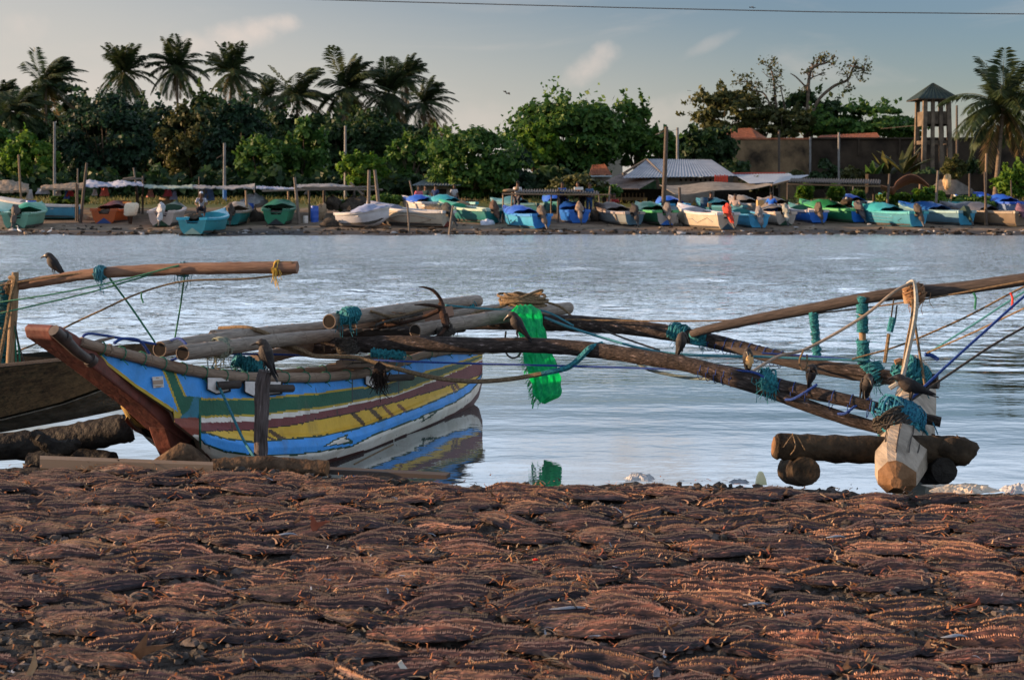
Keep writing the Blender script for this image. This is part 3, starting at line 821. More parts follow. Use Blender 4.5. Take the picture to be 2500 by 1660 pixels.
# platform slats
for i in range(7):
    k = MB(); a, b_ = P(842 + i * 22, 806 - (i % 2) * 2, 10.35 + i * .05), P(905 + i * 20, 797 - i * .4, 11.2 + i * .05)
    k.tube([a, b_], .012, 6, flat=.5); k.build('platform_slat', M_WOOD_GREY, canoe)
# boards lying over the gunwales amidships
for pts in (((797, 890), (985, 884), (985, 892), (797, 899)), ((820, 880), (905, 872), (908, 882), (820, 890))):
    k = MB(); q = [P(x, y, 10.35) for x, y in pts]; k.prism(q, (.22 * DV[0], .22 * DV[1], 0)); k.build('thwart_board', M_WOOD_GREY, canoe, smooth=False)
k = MB(); q = [P(1128, 775, 12.2), P(1215, 752, 12.6), P(1262, 756, 12.3), P(1215, 778, 11.9)]; k.prism(q, (0, 0, .03)); k.build('deck_board', M_WOOD_GREY, canoe, smooth=False)
# black coir bundle over the side
k = MB()
for i in range(70):
    x, y = random.gauss(928, 10), random.gauss(915, 10); p = P(x, y, 9.95 + random.uniform(-.06, .06))
    k.tube([p, p + Vector((random.gauss(0, .02), random.gauss(0, .02), -random.uniform(.02, .06))), p + Vector((random.gauss(.01, .03), random.gauss(0, .02), -random.uniform(.06, .12)))], [.006, .004, .002], 4)
k.blob(P(926, 912, 10.0), (.05, .05, .07), lump=.25)
k.build('coir_bundle', mat('black coir', (.012, .009, .008), (.03, .022, .018), scale=50, rough=.95), canoe)

# ---- spar to the right and its upright sticks
SPAR = [(1690, 815, 11.2), (1720, 806, 11.1), (1860, 776, 10.9), (1989, 752, 10.7), (2119, 727, 10.5), (2230, 713, 10.4), (2341, 704, 10.3), (2500, 682, 10.1), (2700, 655, 9.9)]
pole('spar', SPAR, [.03, .036, .042, .044, .046, .05, .05, .048, .045], M_WOOD_DARK, n=11)
M_STICK = wood('tan upright stick', (.20, .13, .07), (.33, .23, .14))
def upright(pts, r):
    o_ = pole('upright_stick', pts, r, M_STICK)
    return o_
u1 = upright([(1984, 742, 10.72), (1988, 800, 10.75), (1995, 895, 10.8)], .026)
u2 = upright([(2106, 718, 10.52), (2105, 800, 10.55), (2110, 905, 10.6)], .027)
u3 = upright([(2218, 700, 10.35), (2222, 740, 10.35)], .05)
def wrap(parent, pts, r, m_, n=40, thick=.006, fuzz=.25, hang=0):
    """untidy winding of net twine round a pole"""
    k = MB(); path = [P(*q[:2], q[2]) for q in cr(pts, 6)]
    k.tube(path, r * .84, 9, rough=.2)
    for i in range(n):
        s_ = random.uniform(0, len(path) - 1.01); j = int(s_); c = path[j].lerp(path[j + 1], s_ - j); td = (path[j + 1] - path[j]).normalized()
        ring(c, td + Vector((random.gauss(0, fuzz), random.gauss(0, fuzz), random.gauss(0, fuzz))), r * random.uniform(.86, 1.2), thick * random.uniform(.6, 1.2), k, turns=random.choice((.6, 1, 1)))
    for i in range(hang):
        s_ = random.uniform(0, len(path) - 1.01); j = int(s_); c = path[j].lerp(path[j + 1], s_ - j) + Vector((random.gauss(0, r * .6), -r, 0))
        Lh = random.uniform(.04, .16); k.tube([c, c + Vector((random.gauss(0, .01), -.01, -Lh * .6)), c + Vector((random.gauss(0, .02), 0, -Lh))], thick * .45, 4)
    return k.build('net_wrap', m_, parent)
wrap(u1, [(1985, 762, 10.7), (1989, 800, 10.73), (1996, 892, 10.78)], .03, M_NET_TEAL, 60)
wrap(u2, [(2105, 722, 10.5), (2105, 760, 10.53)], .038, M_NET_TEAL, 30)
wrap(u2, [(2105, 770, 10.53), (2106, 810, 10.55)], .036, M_NET_TEAL, 30)
wrap(u2, [(2106, 830, 10.55), (2111, 915, 10.6)], .042, M_NET_TEAL, 60, hang=10)
wrap(canoe, [(1640, 805, 11.45), (1670, 815, 11.35)], .066, M_NET_TEAL, 40, hang=6)
wrap(canoe, [(1702, 808, 11.25), (1707, 838, 11.25)], .06, M_NET_TEAL, 40, hang=6)
wrap(canoe, [(1862, 922, 9.07), (1882, 936, 9.07)], .056, M_NET_TEAL, 60, hang=26)
wrap(canoe, [(2125, 890, 10.5), (2140, 925, 10.45)], .075, M_NET_TEAL, 50, hang=18)
wrap(canoe, [(2205, 895, 10.2), (2240, 925, 10.2)], .10, M_NET_TEAL, 80, hang=20, thick=.008)
wrap(canoe, [(2172, 1004, 8.6), (2222, 1030, 8.6)], .10, mat('blue teal netting', (.008, .06, .13), (.03, .23, .32), scale=45, rough=.8, bump=1, bscale=90), 140, hang=50, thick=.009, fuzz=.5)
wrap(canoe, [(2175, 1060, 8.5), (2230, 1075, 8.5)], .10, M_NET_TEAL, 60, hang=30, thick=.008, fuzz=.5)
wrap(canoe, [(2165, 1010, 8.55), (2195, 1065, 8.5)], .10, M_ROPE_DARK, 50, hang=0, thick=.007)
wrap(canoe, [(1860, 918, 9.1), (1878, 925, 9.1)], .06, M_NET_TEAL, 20, hang=6)
wrap(canoe, [(528, 850, 8.95), (545, 848, 9.0)], .058, mat('frayed pale twine', (.10, .14, .12), (.28, .27, .2), scale=40, rough=.9), 40, hang=30)
wrap(canoe, [(836, 772, 9.95), (866, 768, 10.05)], .054, M_NET_TEAL, 40, hang=14)
wrap(canoe, [(1110, 762, 12.2), (1150, 750, 12.4)], .06, M_NET_TEAL, 30)
wrap(canoe, [(1082, 800, 10.5), (1090, 815, 10.5)], .065, M_ROPE_DARK, 20, hang=6)
wrap(canoe, [(845, 825, 10.35), (850, 862, 10.35)], .075, M_ROPE_DARK, 26, hang=12)
wrap(canoe, [(572, 876, 9.7), (640, 900, 9.8)], .05, M_NET_TEAL, 40, hang=20)
wrap(canoe, [(905, 860, 10.3), (985, 868, 10.3)], .03, M_NET_TEAL, 40, hang=14)
wrap(canoe, [(2225, 700, 10.3), (2245, 735, 10.3)], .07, mat('orange frayed rope', (.13, .07, .04), (.27, .16, .09), scale=50, rough=.9), 26, hang=10)

# ---- ropes and rigging lines
def rope(pts, r, m_, name='rope', parent=canoe, k=7):
    b_ = MB(); b_.tube([P(*q[:2], q[2]) for q in cr(pts, k)], r, 6); return b_.build(name, m_, parent)
rope([(547, 864, 9.6), (700, 866, 10.1), (860, 877, 10.2), (1100, 886, 10.0), (1440, 895, 9.75), (1693, 903, 9.4), (1800, 905, 9.2), (1840, 909, 9.1), (1868, 922, 9.02)], .0085, M_ROPE_BLUE)
rope([(540, 806, 9.9), (600, 818, 9.8), (680, 842, 9.9), (760, 868, 10.1), (860, 872, 10.15), (923, 887, 10.1), (1003, 909, 10.0), (1080, 925, 9.95), (1162, 931, 9.9), (1240, 926, 9.85), (1322, 913, 9.8)], .017, M_ROPE_BROWN)
rope([(1322, 913, 9.8), (1386, 897, 9.8), (1420, 870, 9.8), (1440, 850, 9.78), (1470, 838, 9.85)], [.019, .023, .024, .022, .017], M_NET_TEAL, 'wrapped_rope')
rope([(536, 802, 9.9), (600, 800, 9.7), (650, 815, 9.7), (700, 840, 9.9), (760, 866, 10.1)], .018, M_ROPE_BROWN)
rope([(1330, 775, 11.6), (1400, 802, 11.3), (1547, 846, 10.8), (1649, 864, 10.6), (1781, 870, 10.6), (1860, 871, 10.7), (2000, 877, 10.6), (2119, 880, 10.5)], .011, M_ROPE_TEAL)
rope([(1860, 862, 10.8), (1960, 868, 10.75), (2060, 876, 10.6), (2119, 882, 10.5)], .008, M_ROPE_BLUE)
rope([(1470, 805, 11.5), (1530, 828, 11.2), (1610, 855, 10.8)], .008, M_ROPE_DARK)
rope([(1552, 883, 9.75), (1575, 898, 9.7), (1605, 908, 9.7), (1679, 922, 9.6), (1752, 925, 9.4)], .012, mat('grey green rope', (.10, .14, .14), (.2, .24, .23), scale=60, rough=.9))
rope([(1380, 780, 11.8), (1650, 784, 11.3), (1860, 777, 11.0), (2178, 743, 10.4), (2500, 686, 9.9), (2700, 650, 9.6)], .007, M_ROPE_BROWN)
rope([(1835, 908, 9.6), (1900, 870, 10), (1971, 851, 10.2), (2100, 778, 10.2), (2180, 715, 10.2), (2225, 690, 10.25)], .011, mat('weathered grey rope', (.16, .13, .10), (.28, .24, .2), scale=60, rough=.9))
rope([(2080, 877, 10.5), (2200, 842, 10.4), (2350, 778, 10.2), (2500, 700, 10), (2640, 640, 9.8)], .008, M_ROPE_BROWN)
rope([(2264, 863, 11.6), (2380, 790, 11), (2500, 713, 10.4), (2640, 640, 10)], .008, M_ROPE_TEAL)
rope([(2262, 862, 11.6), (2380, 810, 11), (2500, 753, 10.4), (2640, 690, 10)], .007, M_ROPE_TAN)
rope([(2222, 976, 8.75), (2320, 885, 8.9), (2420, 795, 9.0), (2500, 724, 9.1), (2640, 610, 9.2)], .009, M_ROPE_BLUE)
rope([(2226, 976, 8.75), (2330, 905, 8.9), (2420, 845, 9.0), (2500, 799, 9.1), (2640, 720, 9.2)], .008, M_ROPE_DARK)
for q in ([(2222, 700, 10.3), (2228, 760, 10.2), (2212, 850, 10.05), (2200, 930, 9.95)], [(2226, 700, 10.3), (2230, 760, 10.2), (2216, 850, 10.05), (2204, 950, 9.95)], [(2226, 738, 10.3), (2240, 830, 10.2), (2258, 940, 10.05)]):
    rope(q, .011, M_ROPE_BROWN)
rope([(2216, 694, 10.35), (2232, 692, 10.25), (2236, 760, 10.1), (2215, 870, 10.0), (2200, 925, 9.9), (2172, 948, 9.9)], .017, mat('pale thick rope', (.2, .2, .17), (.36, .34, .3), scale=60, rough=.9))
rope([(2182, 730, 10.4), (2176, 780, 10.4), (2184, 790, 10.4), (2190, 745, 10.4)], .006, M_ROPE_DARK)
rope([(2180, 775, 10.4), (2172, 810, 10.4)], .026, M_NET_TEAL, 'wrapped_rope')
rope([(2170, 815, 10.4), (2160, 885, 10.4)], .014, M_ROPE_TAN)
rope([(1962, 855, 9.9), (1952, 880, 9.9), (1958, 903, 9.9), (1970, 895, 9.9), (1970, 865, 9.9)], .007, M_ROPE_BROWN)
rope([(1916, 975, 9.0), (1935, 974, 8.95), (1965, 958, 8.9), (1995, 938, 8.9)], .009, M_ROPE_BLUE)
rope([(2046, 1010, 8.85), (2065, 1008, 8.8), (2090, 990, 8.8), (2125, 972, 8.8)], .009, M_ROPE_BLUE)
for (x, y, c) in ((2380, 715, M_ROPE_GREEN), (2470, 715, mat('red twine', (.6, .05, .03), (.5, .04, .03)))):
    rope([(x - 3, y, 10), (x + 2, y + 14, 10), (x, y + 40, 10)], .008, c, 'twine_end')
rope([(1852, 790, 10.9), (1856, 784, 10.88), (1872, 779, 10.86)], .007, mat('red twine', (.6, .05, .03)), 'twine_end')
rope([(2258, 865, 11.6), (2275, 868, 11.6), (2290, 878, 11.6)], .02, M_ROPE_BLUE, 'rope_knot')
rope([(2185, 885, 10.2), (2200, 880, 10.2), (2205, 890, 10.2)], .022, mat('orange frayed rope', (.22, .11, .05)), 'rope_knot')
# blue painter at the bow
rope([(196, 835, 7.9), (215, 815, 8.0), (290, 825, 8.3), (380, 840, 8.6)], .0085, M_ROPE_BLUE)
rope([(278, 838, 8.2), (300, 827, 8.25), (340, 832, 8.4), (365, 865, 8.5), (385, 893, 8.6)], .0095, M_ROPE_BLUE)
rope([(385, 893, 8.6), (405, 885, 8.55), (430, 875, 8.5)], .0085, M_ROPE_BLUE)
rope([(378, 888, 8.58), (388, 896, 8.55), (392, 890, 8.6), (384, 900, 8.55)], .016, M_ROPE_BLUE, 'rope_knot')
rope([(415, 832, 8.7), (435, 826, 8.65), (452, 838, 8.6), (455, 850, 8.6)], .009, M_ROPE_BLUE)
rope([(506, 896, 8.9), (545, 965, 8.8), (590, 1065, 8.6), (620, 1115, 8.45)], .009, M_ROPE_TEAL)
rope([(516, 896, 9.1), (540, 915, 9.1), (555, 935, 9.15), (548, 955, 9.1)], .012, M_ROPE_TEAL)
rope([(535, 900, 9.0), (530, 930, 9.0), (540, 955, 8.95), (548, 930, 8.95), (540, 905, 9.0)], .015, M_ROPE_TAN)
rope([(865, 1133, 9.0), (900, 1115, 9.6), (960, 1085, 10.2)], .006, M_ROPE_BROWN)
pole('deck_stick', [(203, 845, 7.9), (245, 832, 8.0), (278, 824, 8.1)], [.012, .012, .006], M_WOOD_GREY)
rope([(1235, 810, 11.2), (1232, 850, 11), (1245, 872, 10.9), (1265, 870, 10.9), (1275, 850, 11)], .008, M_ROPE_DARK)
rope([(905, 760, 10.4), (960, 773, 10.6), (1030, 757, 11), (1100, 745, 11.6)], .012, M_ROPE_BROWN)
rope([(1088, 745, 11.2), (1160, 752, 11.4), (1250, 757, 11.6), (1330, 760, 11.7), (1400, 795, 11.5)], .009, M_ROPE_TEAL)
rope([(915, 800, 10.3), (925, 790, 10.3), (985, 775, 10.7), (1030, 765, 11)], .01, M_ROPE_DARK)
# ------------------------------------------------------------------ things lying on and round the canoe
# grapnel anchor
an = empty('anchor', P(1085, 790, 10.4), 'rusty four armed grapnel anchor lying on the bamboo platform', 'anchor')
k = MB()
k.tube([P(*q[:2], q[2]) for q in cr([(1077, 742, 10.6), (1083, 775, 10.45), (1090, 800, 10.35)], 5)], [.024, .030, .022], 9, rough=.1); k.build('crown', M_RUST, an)
def arm(pts, r=(.015, .013, .004)):
    k = MB(); k.tube([P(*q[:2], q[2]) for q in cr(pts, 6)], list(r), 8, rough=.06); k.build('arm', M_RUST, an)
arm([(1079, 745, 10.6), (1074, 728, 10.6), (1058, 710, 10.6), (1038, 702, 10.6), (1022, 701, 10.6)])
arm([(1078, 752, 10.55), (1062, 747, 10.5), (1035, 744, 10.45), (1012, 744, 10.4)])
arm([(1088, 785, 10.4), (1084, 805, 10.35), (1072, 818, 10.3), (1055, 824, 10.3)])
arm([(1088, 765, 10.45), (1094, 785, 10.45), (1092, 806, 10.4)])
k = MB(); k.tube([P(*q[:2], q[2]) for q in cr([(1072, 758, 10.5), (1030, 776, 10.55), (960, 793, 10.65), (880, 806, 10.75)], 5)], [.017, .015, .014], 8); k.build('shank', M_RUST, an)
# block of red wood under the anchor
k = MB(); q = [P(x, y, 10.75) for x, y in ((1032, 762), (1070, 752), (1076, 776), (1064, 784), (1038, 786))]; k.prism(q, (.1, .22, 0))
tag(k.build('wood_block', M_WOOD_RED, smooth=False), 'reddish wooden block behind the grapnel anchor', 'wood block')
# coil of rope
k = MB(); c = P(1277, 748, 11.9)
for i in range(20):
    r0 = random.uniform(.07, .205); ph = random.uniform(0, 6.28); h = .012 + .085 * (i / 20) * (1.1 - r0 * 2) + random.uniform(0, .02); tl = random.gauss(0, .16); ox, oy = random.gauss(0, .012), random.gauss(0, .012); wob = random.uniform(.03, .12)
    k.tube([c + Vector((ox + r0 * (1 + wob * math.sin(2 * a + ph)) * math.cos(a), oy + r0 * .85 * math.sin(a), max(.01, h + tl * r0 * math.cos(a + ph) + .008 * math.sin(3 * a + ph)))) for a in np.linspace(0, 6.28, 33)], .0115, 6)
k.tube([P(*q[:2], q[2]) for q in cr([(1235, 745, 11.8), (1215, 752, 11.7), (1180, 757, 11.6), (1150, 768, 11.5)], 6)], .0115, 6); k.tube([P(*q[:2], q[2]) for q in cr([(1310, 735, 11.9), (1345, 741, 12), (1372, 752, 12), (1400, 776, 11.9)], 6)], .0115, 6)
tag(k.build('rope_coil', M_ROPE_TAN), 'coil of thick tan rope on top of the bamboo platform', 'rope')
# orange-brown float netting heap
k = MB(); k.blob(P(925, 778, 10.9), (.13, .1, .05), lump=.3)
for i in range(40):
    p = P(random.uniform(880, 985), random.uniform(765, 792), 10.7 + random.uniform(0, .3)); k.tube([p, p + Vector((random.gauss(0, .05), random.gauss(0, .03), random.gauss(.01, .02))), p + Vector((random.gauss(0, .09), random.gauss(0, .05), random.gauss(0, .02)))], .005, 4)
tag(k.build('net_heap', mat('dull net heap', (.06, .08, .07), (.28, .14, .07), scale=26, rough=.9, bump=1)), 'tangled heap of old net behind the left bamboo ends', 'fishing net')

# green net sack over the bamboo
def outline(y):
    L_ = [(745, 1262), (756, 1250), (770, 1240), (790, 1262), (820, 1268), (871, 1277), (935, 1297), (965, 1303), (985, 1320)]
    R_ = [(745, 1300), (756, 1321), (790, 1326), (826, 1337), (880, 1356), (922, 1369), (950, 1371), (967, 1367), (985, 1328)]
    return interp(y, L_), interp(y, R_)
grid = []
for i in range(46):
    y = 745 + (984 - 745) * i / 45; xl, xr = outline(y); row = []
    for j in range(17):
        u = j / 16; x = xl + (xr - xl) * u + 1.5 * math.sin(i * .9 + j)
        bulge = math.sin(math.pi * u) * (.13 if y > 840 else .06)
        dep = 11.13 + .26 * u - bulge * .45 + .014 * math.sin(j * 1.3 + .16 * i) + .006 * math.sin(j * 3.1 - .3 * i) - (.0 if y > 765 else -.012 * (765 - y))
        row.append(P(x, y + 2 * math.sin(j * 1.3), dep))
    grid.append(row)
k = MB(); k.sheet(grid, .004)
gn = k.build('net_sack', M_NET_GREEN)
tag(gn, 'bright green net sack hanging from the bamboo over the near boom', 'net sack')
k = MB()
for i in range(120):
    y = random.uniform(840, 985); xl, xr = outline(y); x = xl + random.gauss(0, 3); p = P(x, y, 11.2)
    k.tube([p, p + Vector((-random.uniform(.01, .03), random.gauss(0, .01), -random.uniform(.01, .05)))], .002, 3)
for x0, y0 in ((1300, 975), (1302, 985)):
    k.tube([P(x0 + 6, y0 - 14, 11.2), P(x0, y0, 11.2), P(x0 - 2, y0 + 12, 11.2)], .006, 4)
k.build('fringe', M_NET_GREEN, gn)

# ------------------------------------------------------------------ neighbour canoe on the left, its posts, net, spar
nb_ = empty('moored_canoe', P(60, 1040, 9.2), 'mossy brown hull of the neighbouring canoe at the left edge, propped on wet logs', 'canoe')
TOP = [(-420, 918), (0, 896), (155, 881), (240, 874), (335, 868)]; KN = [(-420, 1050), (0, 1022), (148, 985), (244, 951), (335, 915)]; BT = [(-420, 1070), (0, 1051), (150, 1025), (296, 996), (335, 975)]
def canoe_rows(f0, f1, y0, y1, n, back=0):
    rows = []
    for x in np.linspace(-1250, 335, 44):
        rows.append([P(x, interp(x, f0) + (interp(x, f1) - interp(x, f0)) * i / n, y0 + (y1 - y0) * i / n + .1 * math.sin(math.pi * i / n) * 0) for i in range(n + 1)])
    return rows
k = MB(); k.sheet(canoe_rows(TOP, KN, 9.35, 9.12, 5), .03); k.build('side_planks', M_MOSS, nb_)
k = MB(); k.sheet(canoe_rows(KN, BT, 9.13, 9.36, 5), .03); k.build('hull_bottom', M_GREYHULL, nb_)
k = MB(); k.sheet([[p + Vector((0, .75 - 0.12 * i, 0)) for i, p in enumerate(r_)] for r_ in canoe_rows(TOP, BT, 9.35, 9.3, 5)], .03); k.build('far_planks', M_MOSS, nb_)
k = MB(); k.tube([P(x, interp(x, TOP) - 1, 9.35) for x in np.linspace(-1250, 335, 30)], .02, 7); k.build('gunwale', M_WOOD_DARK, nb_)
SP2 = [(-700, 770, 10.4), (-200, 722, 9.9), (0, 703, 9.7), (41, 697, 9.65), (148, 680, 9.55), (200, 672, 9.5), (259, 666, 9.45), (370, 660, 9.4), (518, 655, 9.3), (600, 654, 9.25), (726, 653, 9.2)]
k = MB(); pth = [P(*q[:2], q[2]) for q in cr(SP2, 6)]; k.tube(pth, [.03, .034, .036, .037, .039, .041, .04, .041], 12, rough=.07); k.build('spar', M_WOOD_RED, nb_)
pole('mast_post', [(37, 665, 9.62), (34, 740, 9.6), (30, 800, 9.6), (24, 890, 9.6)], [.024, .03, .03, .03], M_STICK, parent=nb_)
pole('mast_post', [(10, 690, 9.7), (8, 780, 9.7), (5, 890, 9.7)], .03, M_STICK, parent=nb_)
wrap(nb_, [(16, 690, 9.72), (14, 720, 9.72), (8, 800, 9.72), (2, 890, 9.7)], .06, mat('dark teal net', (.01, .07, .09), (.03, .17, .2), scale=45, rough=.85, bump=1), 80)
wrap(nb_, [(22, 700, 9.66), (36, 704, 9.66)], .045, M_ROPE_TAN, 20)
rope([(24, 678, 9.55), (38, 680, 9.5), (28, 720, 9.5), (14, 800, 9.5), (-4, 890, 9.5)], .016, M_ROPE_TAN, parent=nb_)
for dx in (0, 6, 11, 16): rope([(28 + dx * .2, 785, 9.58), (22 + dx * 1.4, 840, 9.6), (14 + dx * 2.2, 895, 9.62)], .007, M_ROPE_GREEN, parent=nb_)
rope([(36, 785, 9.55), (46, 840, 9.6), (59, 886, 9.62)], .006, M_ROPE_DARK, parent=nb_)
for pts in ([(436, 648, 9.3), (280, 688, 9.35), (130, 718, 9.4), (0, 738, 9.5), (-80, 752, 9.6)], [(436, 650, 9.32), (330, 682, 9.4), (200, 719, 9.45), (0, 765, 9.5), (-80, 784, 9.6)]): rope(pts, .006, M_ROPE_GREEN, parent=nb_)
rope([(268, 680, 9.4), (320, 750, 9.6), (378, 835, 9.8)], .007, M_ROPE_GREEN, parent=nb_)
rope([(450, 678, 9.3), (440, 750, 9.6), (427, 826, 9.8)], .006, M_ROPE_GREEN, parent=nb_)
rope([(712, 668, 9.2), (600, 681, 9.25), (450, 687, 9.3), (340, 716, 9.35), (240, 761, 9.4), (160, 799, 9.5), (90, 838, 9.6), (40, 858, 9.65)], .0075, M_ROPE_TAN, parent=nb_)
rope([(0, 697, 9.62), (148, 673, 9.5), (330, 655, 9.4), (520, 645, 9.3), (700, 640, 9.2), (712, 645, 9.18)], .007, M_ROPE_TAN, parent=nb_)
for x, y in ((244, 667), (447, 658)):
    wrap(nb_, [(x - 7, y, 9.42), (x + 8, y - 1, 9.41)], .046, M_ROPE_TEAL, 20, hang=8)
wrap(nb_, [(672, 653, 9.23), (676, 653, 9.23)], .045, mat('yellow twine', (.5, .3, .04), (.6, .4, .1)), 8, hang=8)
rope([(346, 714, 9.3), (345, 725, 9.3), (350, 740, 9.3)], .006, M_ROPE_GREEN, 'twine_end', parent=nb_)

# logs and rollers at the water's edge
def log(pts, rad, m_, label, name='log', cat='log', rough=.1, n=14, end=None, flat=1):
    b_ = MB(); b_.tube([P(*q[:2], q[2]) for q in cr(pts, 6)], rad, n, rough=rough, cap_mi=1 if end else None, flat=flat)
    return tag(b_.build(name, [m_, end] if end else m_), label, cat)
log([(-700, 1112, 8.9), (-420, 1105, 8.9), (0, 1090, 8.9), (110, 1082, 8.9), (220, 1062, 8.85), (300, 1047, 8.8), (316, 1042, 8.8)], [.085, .09, .095, .097, .10, .095, .085], M_WET, 'black waterlogged trunk under the neighbouring canoe', rough=.1)
log([(70, 1132, 8.75), (140, 1128, 8.75), (220, 1128, 8.75), (275, 1130, 8.7)], [.07, .085, .085, .07], M_WET, 'short black roller log under the waterlogged trunk', rough=.06)
k = MB(); k.tube([P(*q[:2], q[2]) for q in cr([(80, 1060, 8.6), (120, 1085, 8.6), (170, 1090, 8.6), (190, 1075, 8.6)], 5)], [.04, .05, .05, .03], 8, rough=.25)
tag(k.build('driftwood', M_WET), 'knotted black driftwood stub in front of the waterlogged trunk', 'driftwood')
k = MB(); q = [PZ(97, 1143, .37), PZ(520, 1158, .37), PZ(520, 1150, .37), PZ(97, 1134, .37)]; k.prism(q, (0, 0, .055))
tag(k.build('plank', M_WOOD_GREY, smooth=False), 'long grey plank lying along the left edge of the fish', 'plank')
log([(520, 1142, 8.15), (580, 1138, 8.15), (640, 1136, 8.15), (720, 1139, 8.15), (800, 1143, 8.12)], [.055, .058, .056, .05, .045], M_LOG, 'rough bark log lying below the painted hull', rough=.1, end=M_WOOD_END)
k = MB(); k.prism([P(780, 1145, 8.2), P(1090, 1160, 8.0), P(1090, 1170, 8.0), P(780, 1157, 8.2)], (.02, .08, 0))
tag(k.build('plank', M_WOOD_DARK, smooth=False), 'thin dark board at the edge of the fish right of the log', 'plank')
k = MB(); rg = []
for (x, y, s_) in ((362, 1136, .02), (400, 1122, .035), (440, 1112, .06), (470, 1118, .06), (505, 1140, .045)):
    c = P(x, y + 10, 8.35); rg.append([c + Vector((random.uniform(-.01, .01), .07 * math.cos(a), max(-.05, s_ * 1.3 * math.sin(a) + s_ * .5))) for a in np.linspace(0, 6.28, 9)[:-1]])
k.loft(rg); tag(k.build('tree_stump', M_LOG), 'split brown wood stump wedged under the red bow', 'stump')
# post with the crow
k = MB(); k.tube([P(*q[:2], q[2]) for q in cr([(648, 905, 8.5), (641, 940, 8.5), (639, 1000, 8.5), (637, 1060, 8.5), (636, 1135, 8.5)], 6)], [.042, .047, .046, .044, .042, .045], 13, rough=.09)
post = k.build('mooring_post', wood('split grey post', (.035, .028, .026), (.15, .125, .125), c3=(.4, .38, .4), bump=1)); tag(post, 'cracked upright wooden mooring post in front of the painted hull', 'post')
# logs under the float on the right
log([(1888, 1088, 8.15), (1905, 1090, 8.15), (1990, 1094, 8.15), (2150, 1099, 8.15), (2270, 1098, 8.15), (2355, 1103, 8.15)], [.055, .078, .08, .082, .082, .09, .085], M_LOGTAN, 'horizontal tan log carrying the white float', rough=.09, end=M_WOOD_END)
k = MB(); k.tube([P(*q[:2], q[2]) for q in cr([(1912, 1092, 8.05), (1940, 1060, 8.05), (1965, 1098, 8.06)], 4)], .004, 5); k.tube([P(*q[:2], q[2]) for q in cr([(1935, 1058, 8.1), (1942, 1090, 8.04), (1930, 1110, 8.06)], 4)], .004, 5)
tag(k.build('cord', M_ROPE_BROWN), 'thin brown cord tied round the tan log', 'cord')
k = MB(); q = [(1930, 1148, 8.45), (1955, 1150, 8.2), (1968, 1150, 7.98)]
k.tube([P(*a[:2], a[2]) for a in cr(q, 6)], [.085, .09, .088, .082], 16, rough=.04); tag(k.build('log', M_LOGTAN), 'round tan log stump lying end on below the left end of the float log', 'log')
k = MB(); k.tube([P(*a[:2], a[2]) for a in cr([(2270, 1155, 8.4), (2290, 1150, 8.2), (2305, 1148, 8.02)], 6)], [.085, .088, .075], 16, rough=.08); tag(k.build('log', M_WET), 'black log stump lying end on behind the white float', 'log')
k = MB(); k.blob(P(2335, 1100, 8.1), (.12, .1, .08), lump=.13, seg=14, ring=9); tag(k.build('driftwood', M_LOGTAN), 'knobbly end of driftwood at the right end of the float log', 'driftwood')

# plastic litter along the edge
PL = mat('clear plastic', (.45, .47, .5), (.62, .64, .66), scale=8, rough=.35, transl=.35, bump=.8)
PLT = mat('tan plastic sheet', (.42, .36, .28), (.58, .52, .44), scale=8, rough=.45, transl=.2, bump=.8)
def litter(px, py, rx, rz, m_, label, name='plastic_bag', z=.36):
    b_ = MB(); c = PZ(px, py, z); g_ = []; f_ = [(random.uniform(2, 9), random.uniform(2, 9), random.uniform(0, 6.28)) for _ in range(7)]
    for i in range(13):
        v = i / 6 - 1; row = []
        for j in range(19):
            u = j / 9 - 1; e = max(0, 1 - u * u - v * v) ** .5; hh = sum(abs(math.sin(fx * u + fy * v + ph)) for fx, fy, ph in f_) / 7
            k_ = 1 + .18 * math.sin(5 * math.atan2(v, u) + f_[0][2]); row.append(c + Vector((u * rx * k_, v * rx * .6 * k_, .004 + rz * 1.5 * e * (hh - .25) * 1.6)))
        g_.append(row)
    b_.sheet(g_, .002); return tag(b_.build(name, m_, smooth=False), label, 'plastic litter')
litter(1562, 1172, .075, .028, PL, 'crumpled clear plastic bag at the edge left of the float')
litter(1805, 1180, .05, .016, mat('grey plastic', (.2, .23, .26), (.32, .35, .4), rough=.5, transl=.2), 'grey plastic scraps at the edge beside the tan log stump')
litter(2350, 1196, .17, .02, PLT, 'tan plastic sheet beside the nose of the white float', 'plastic_sheet')
litter(2490, 1202, .10, .035, PL, 'pale plastic bag at the right edge of the bank')
k = MB(); p = PZ(1858, 1182, .36); k.loft([[p + Vector((x * s_, .02 * y, z)) for x, y in ((-.03, -1), (.03, -1), (.03, 1), (-.03, 1))] for z, s_ in ((0, 1), (.035, .8), (.07, .3))]); tag(k.build('paper_scrap', mat('yellow white card', (.6, .58, .4), (.5, .52, .3))), 'folded yellow and white card scrap standing by the tan log stump', 'litter')

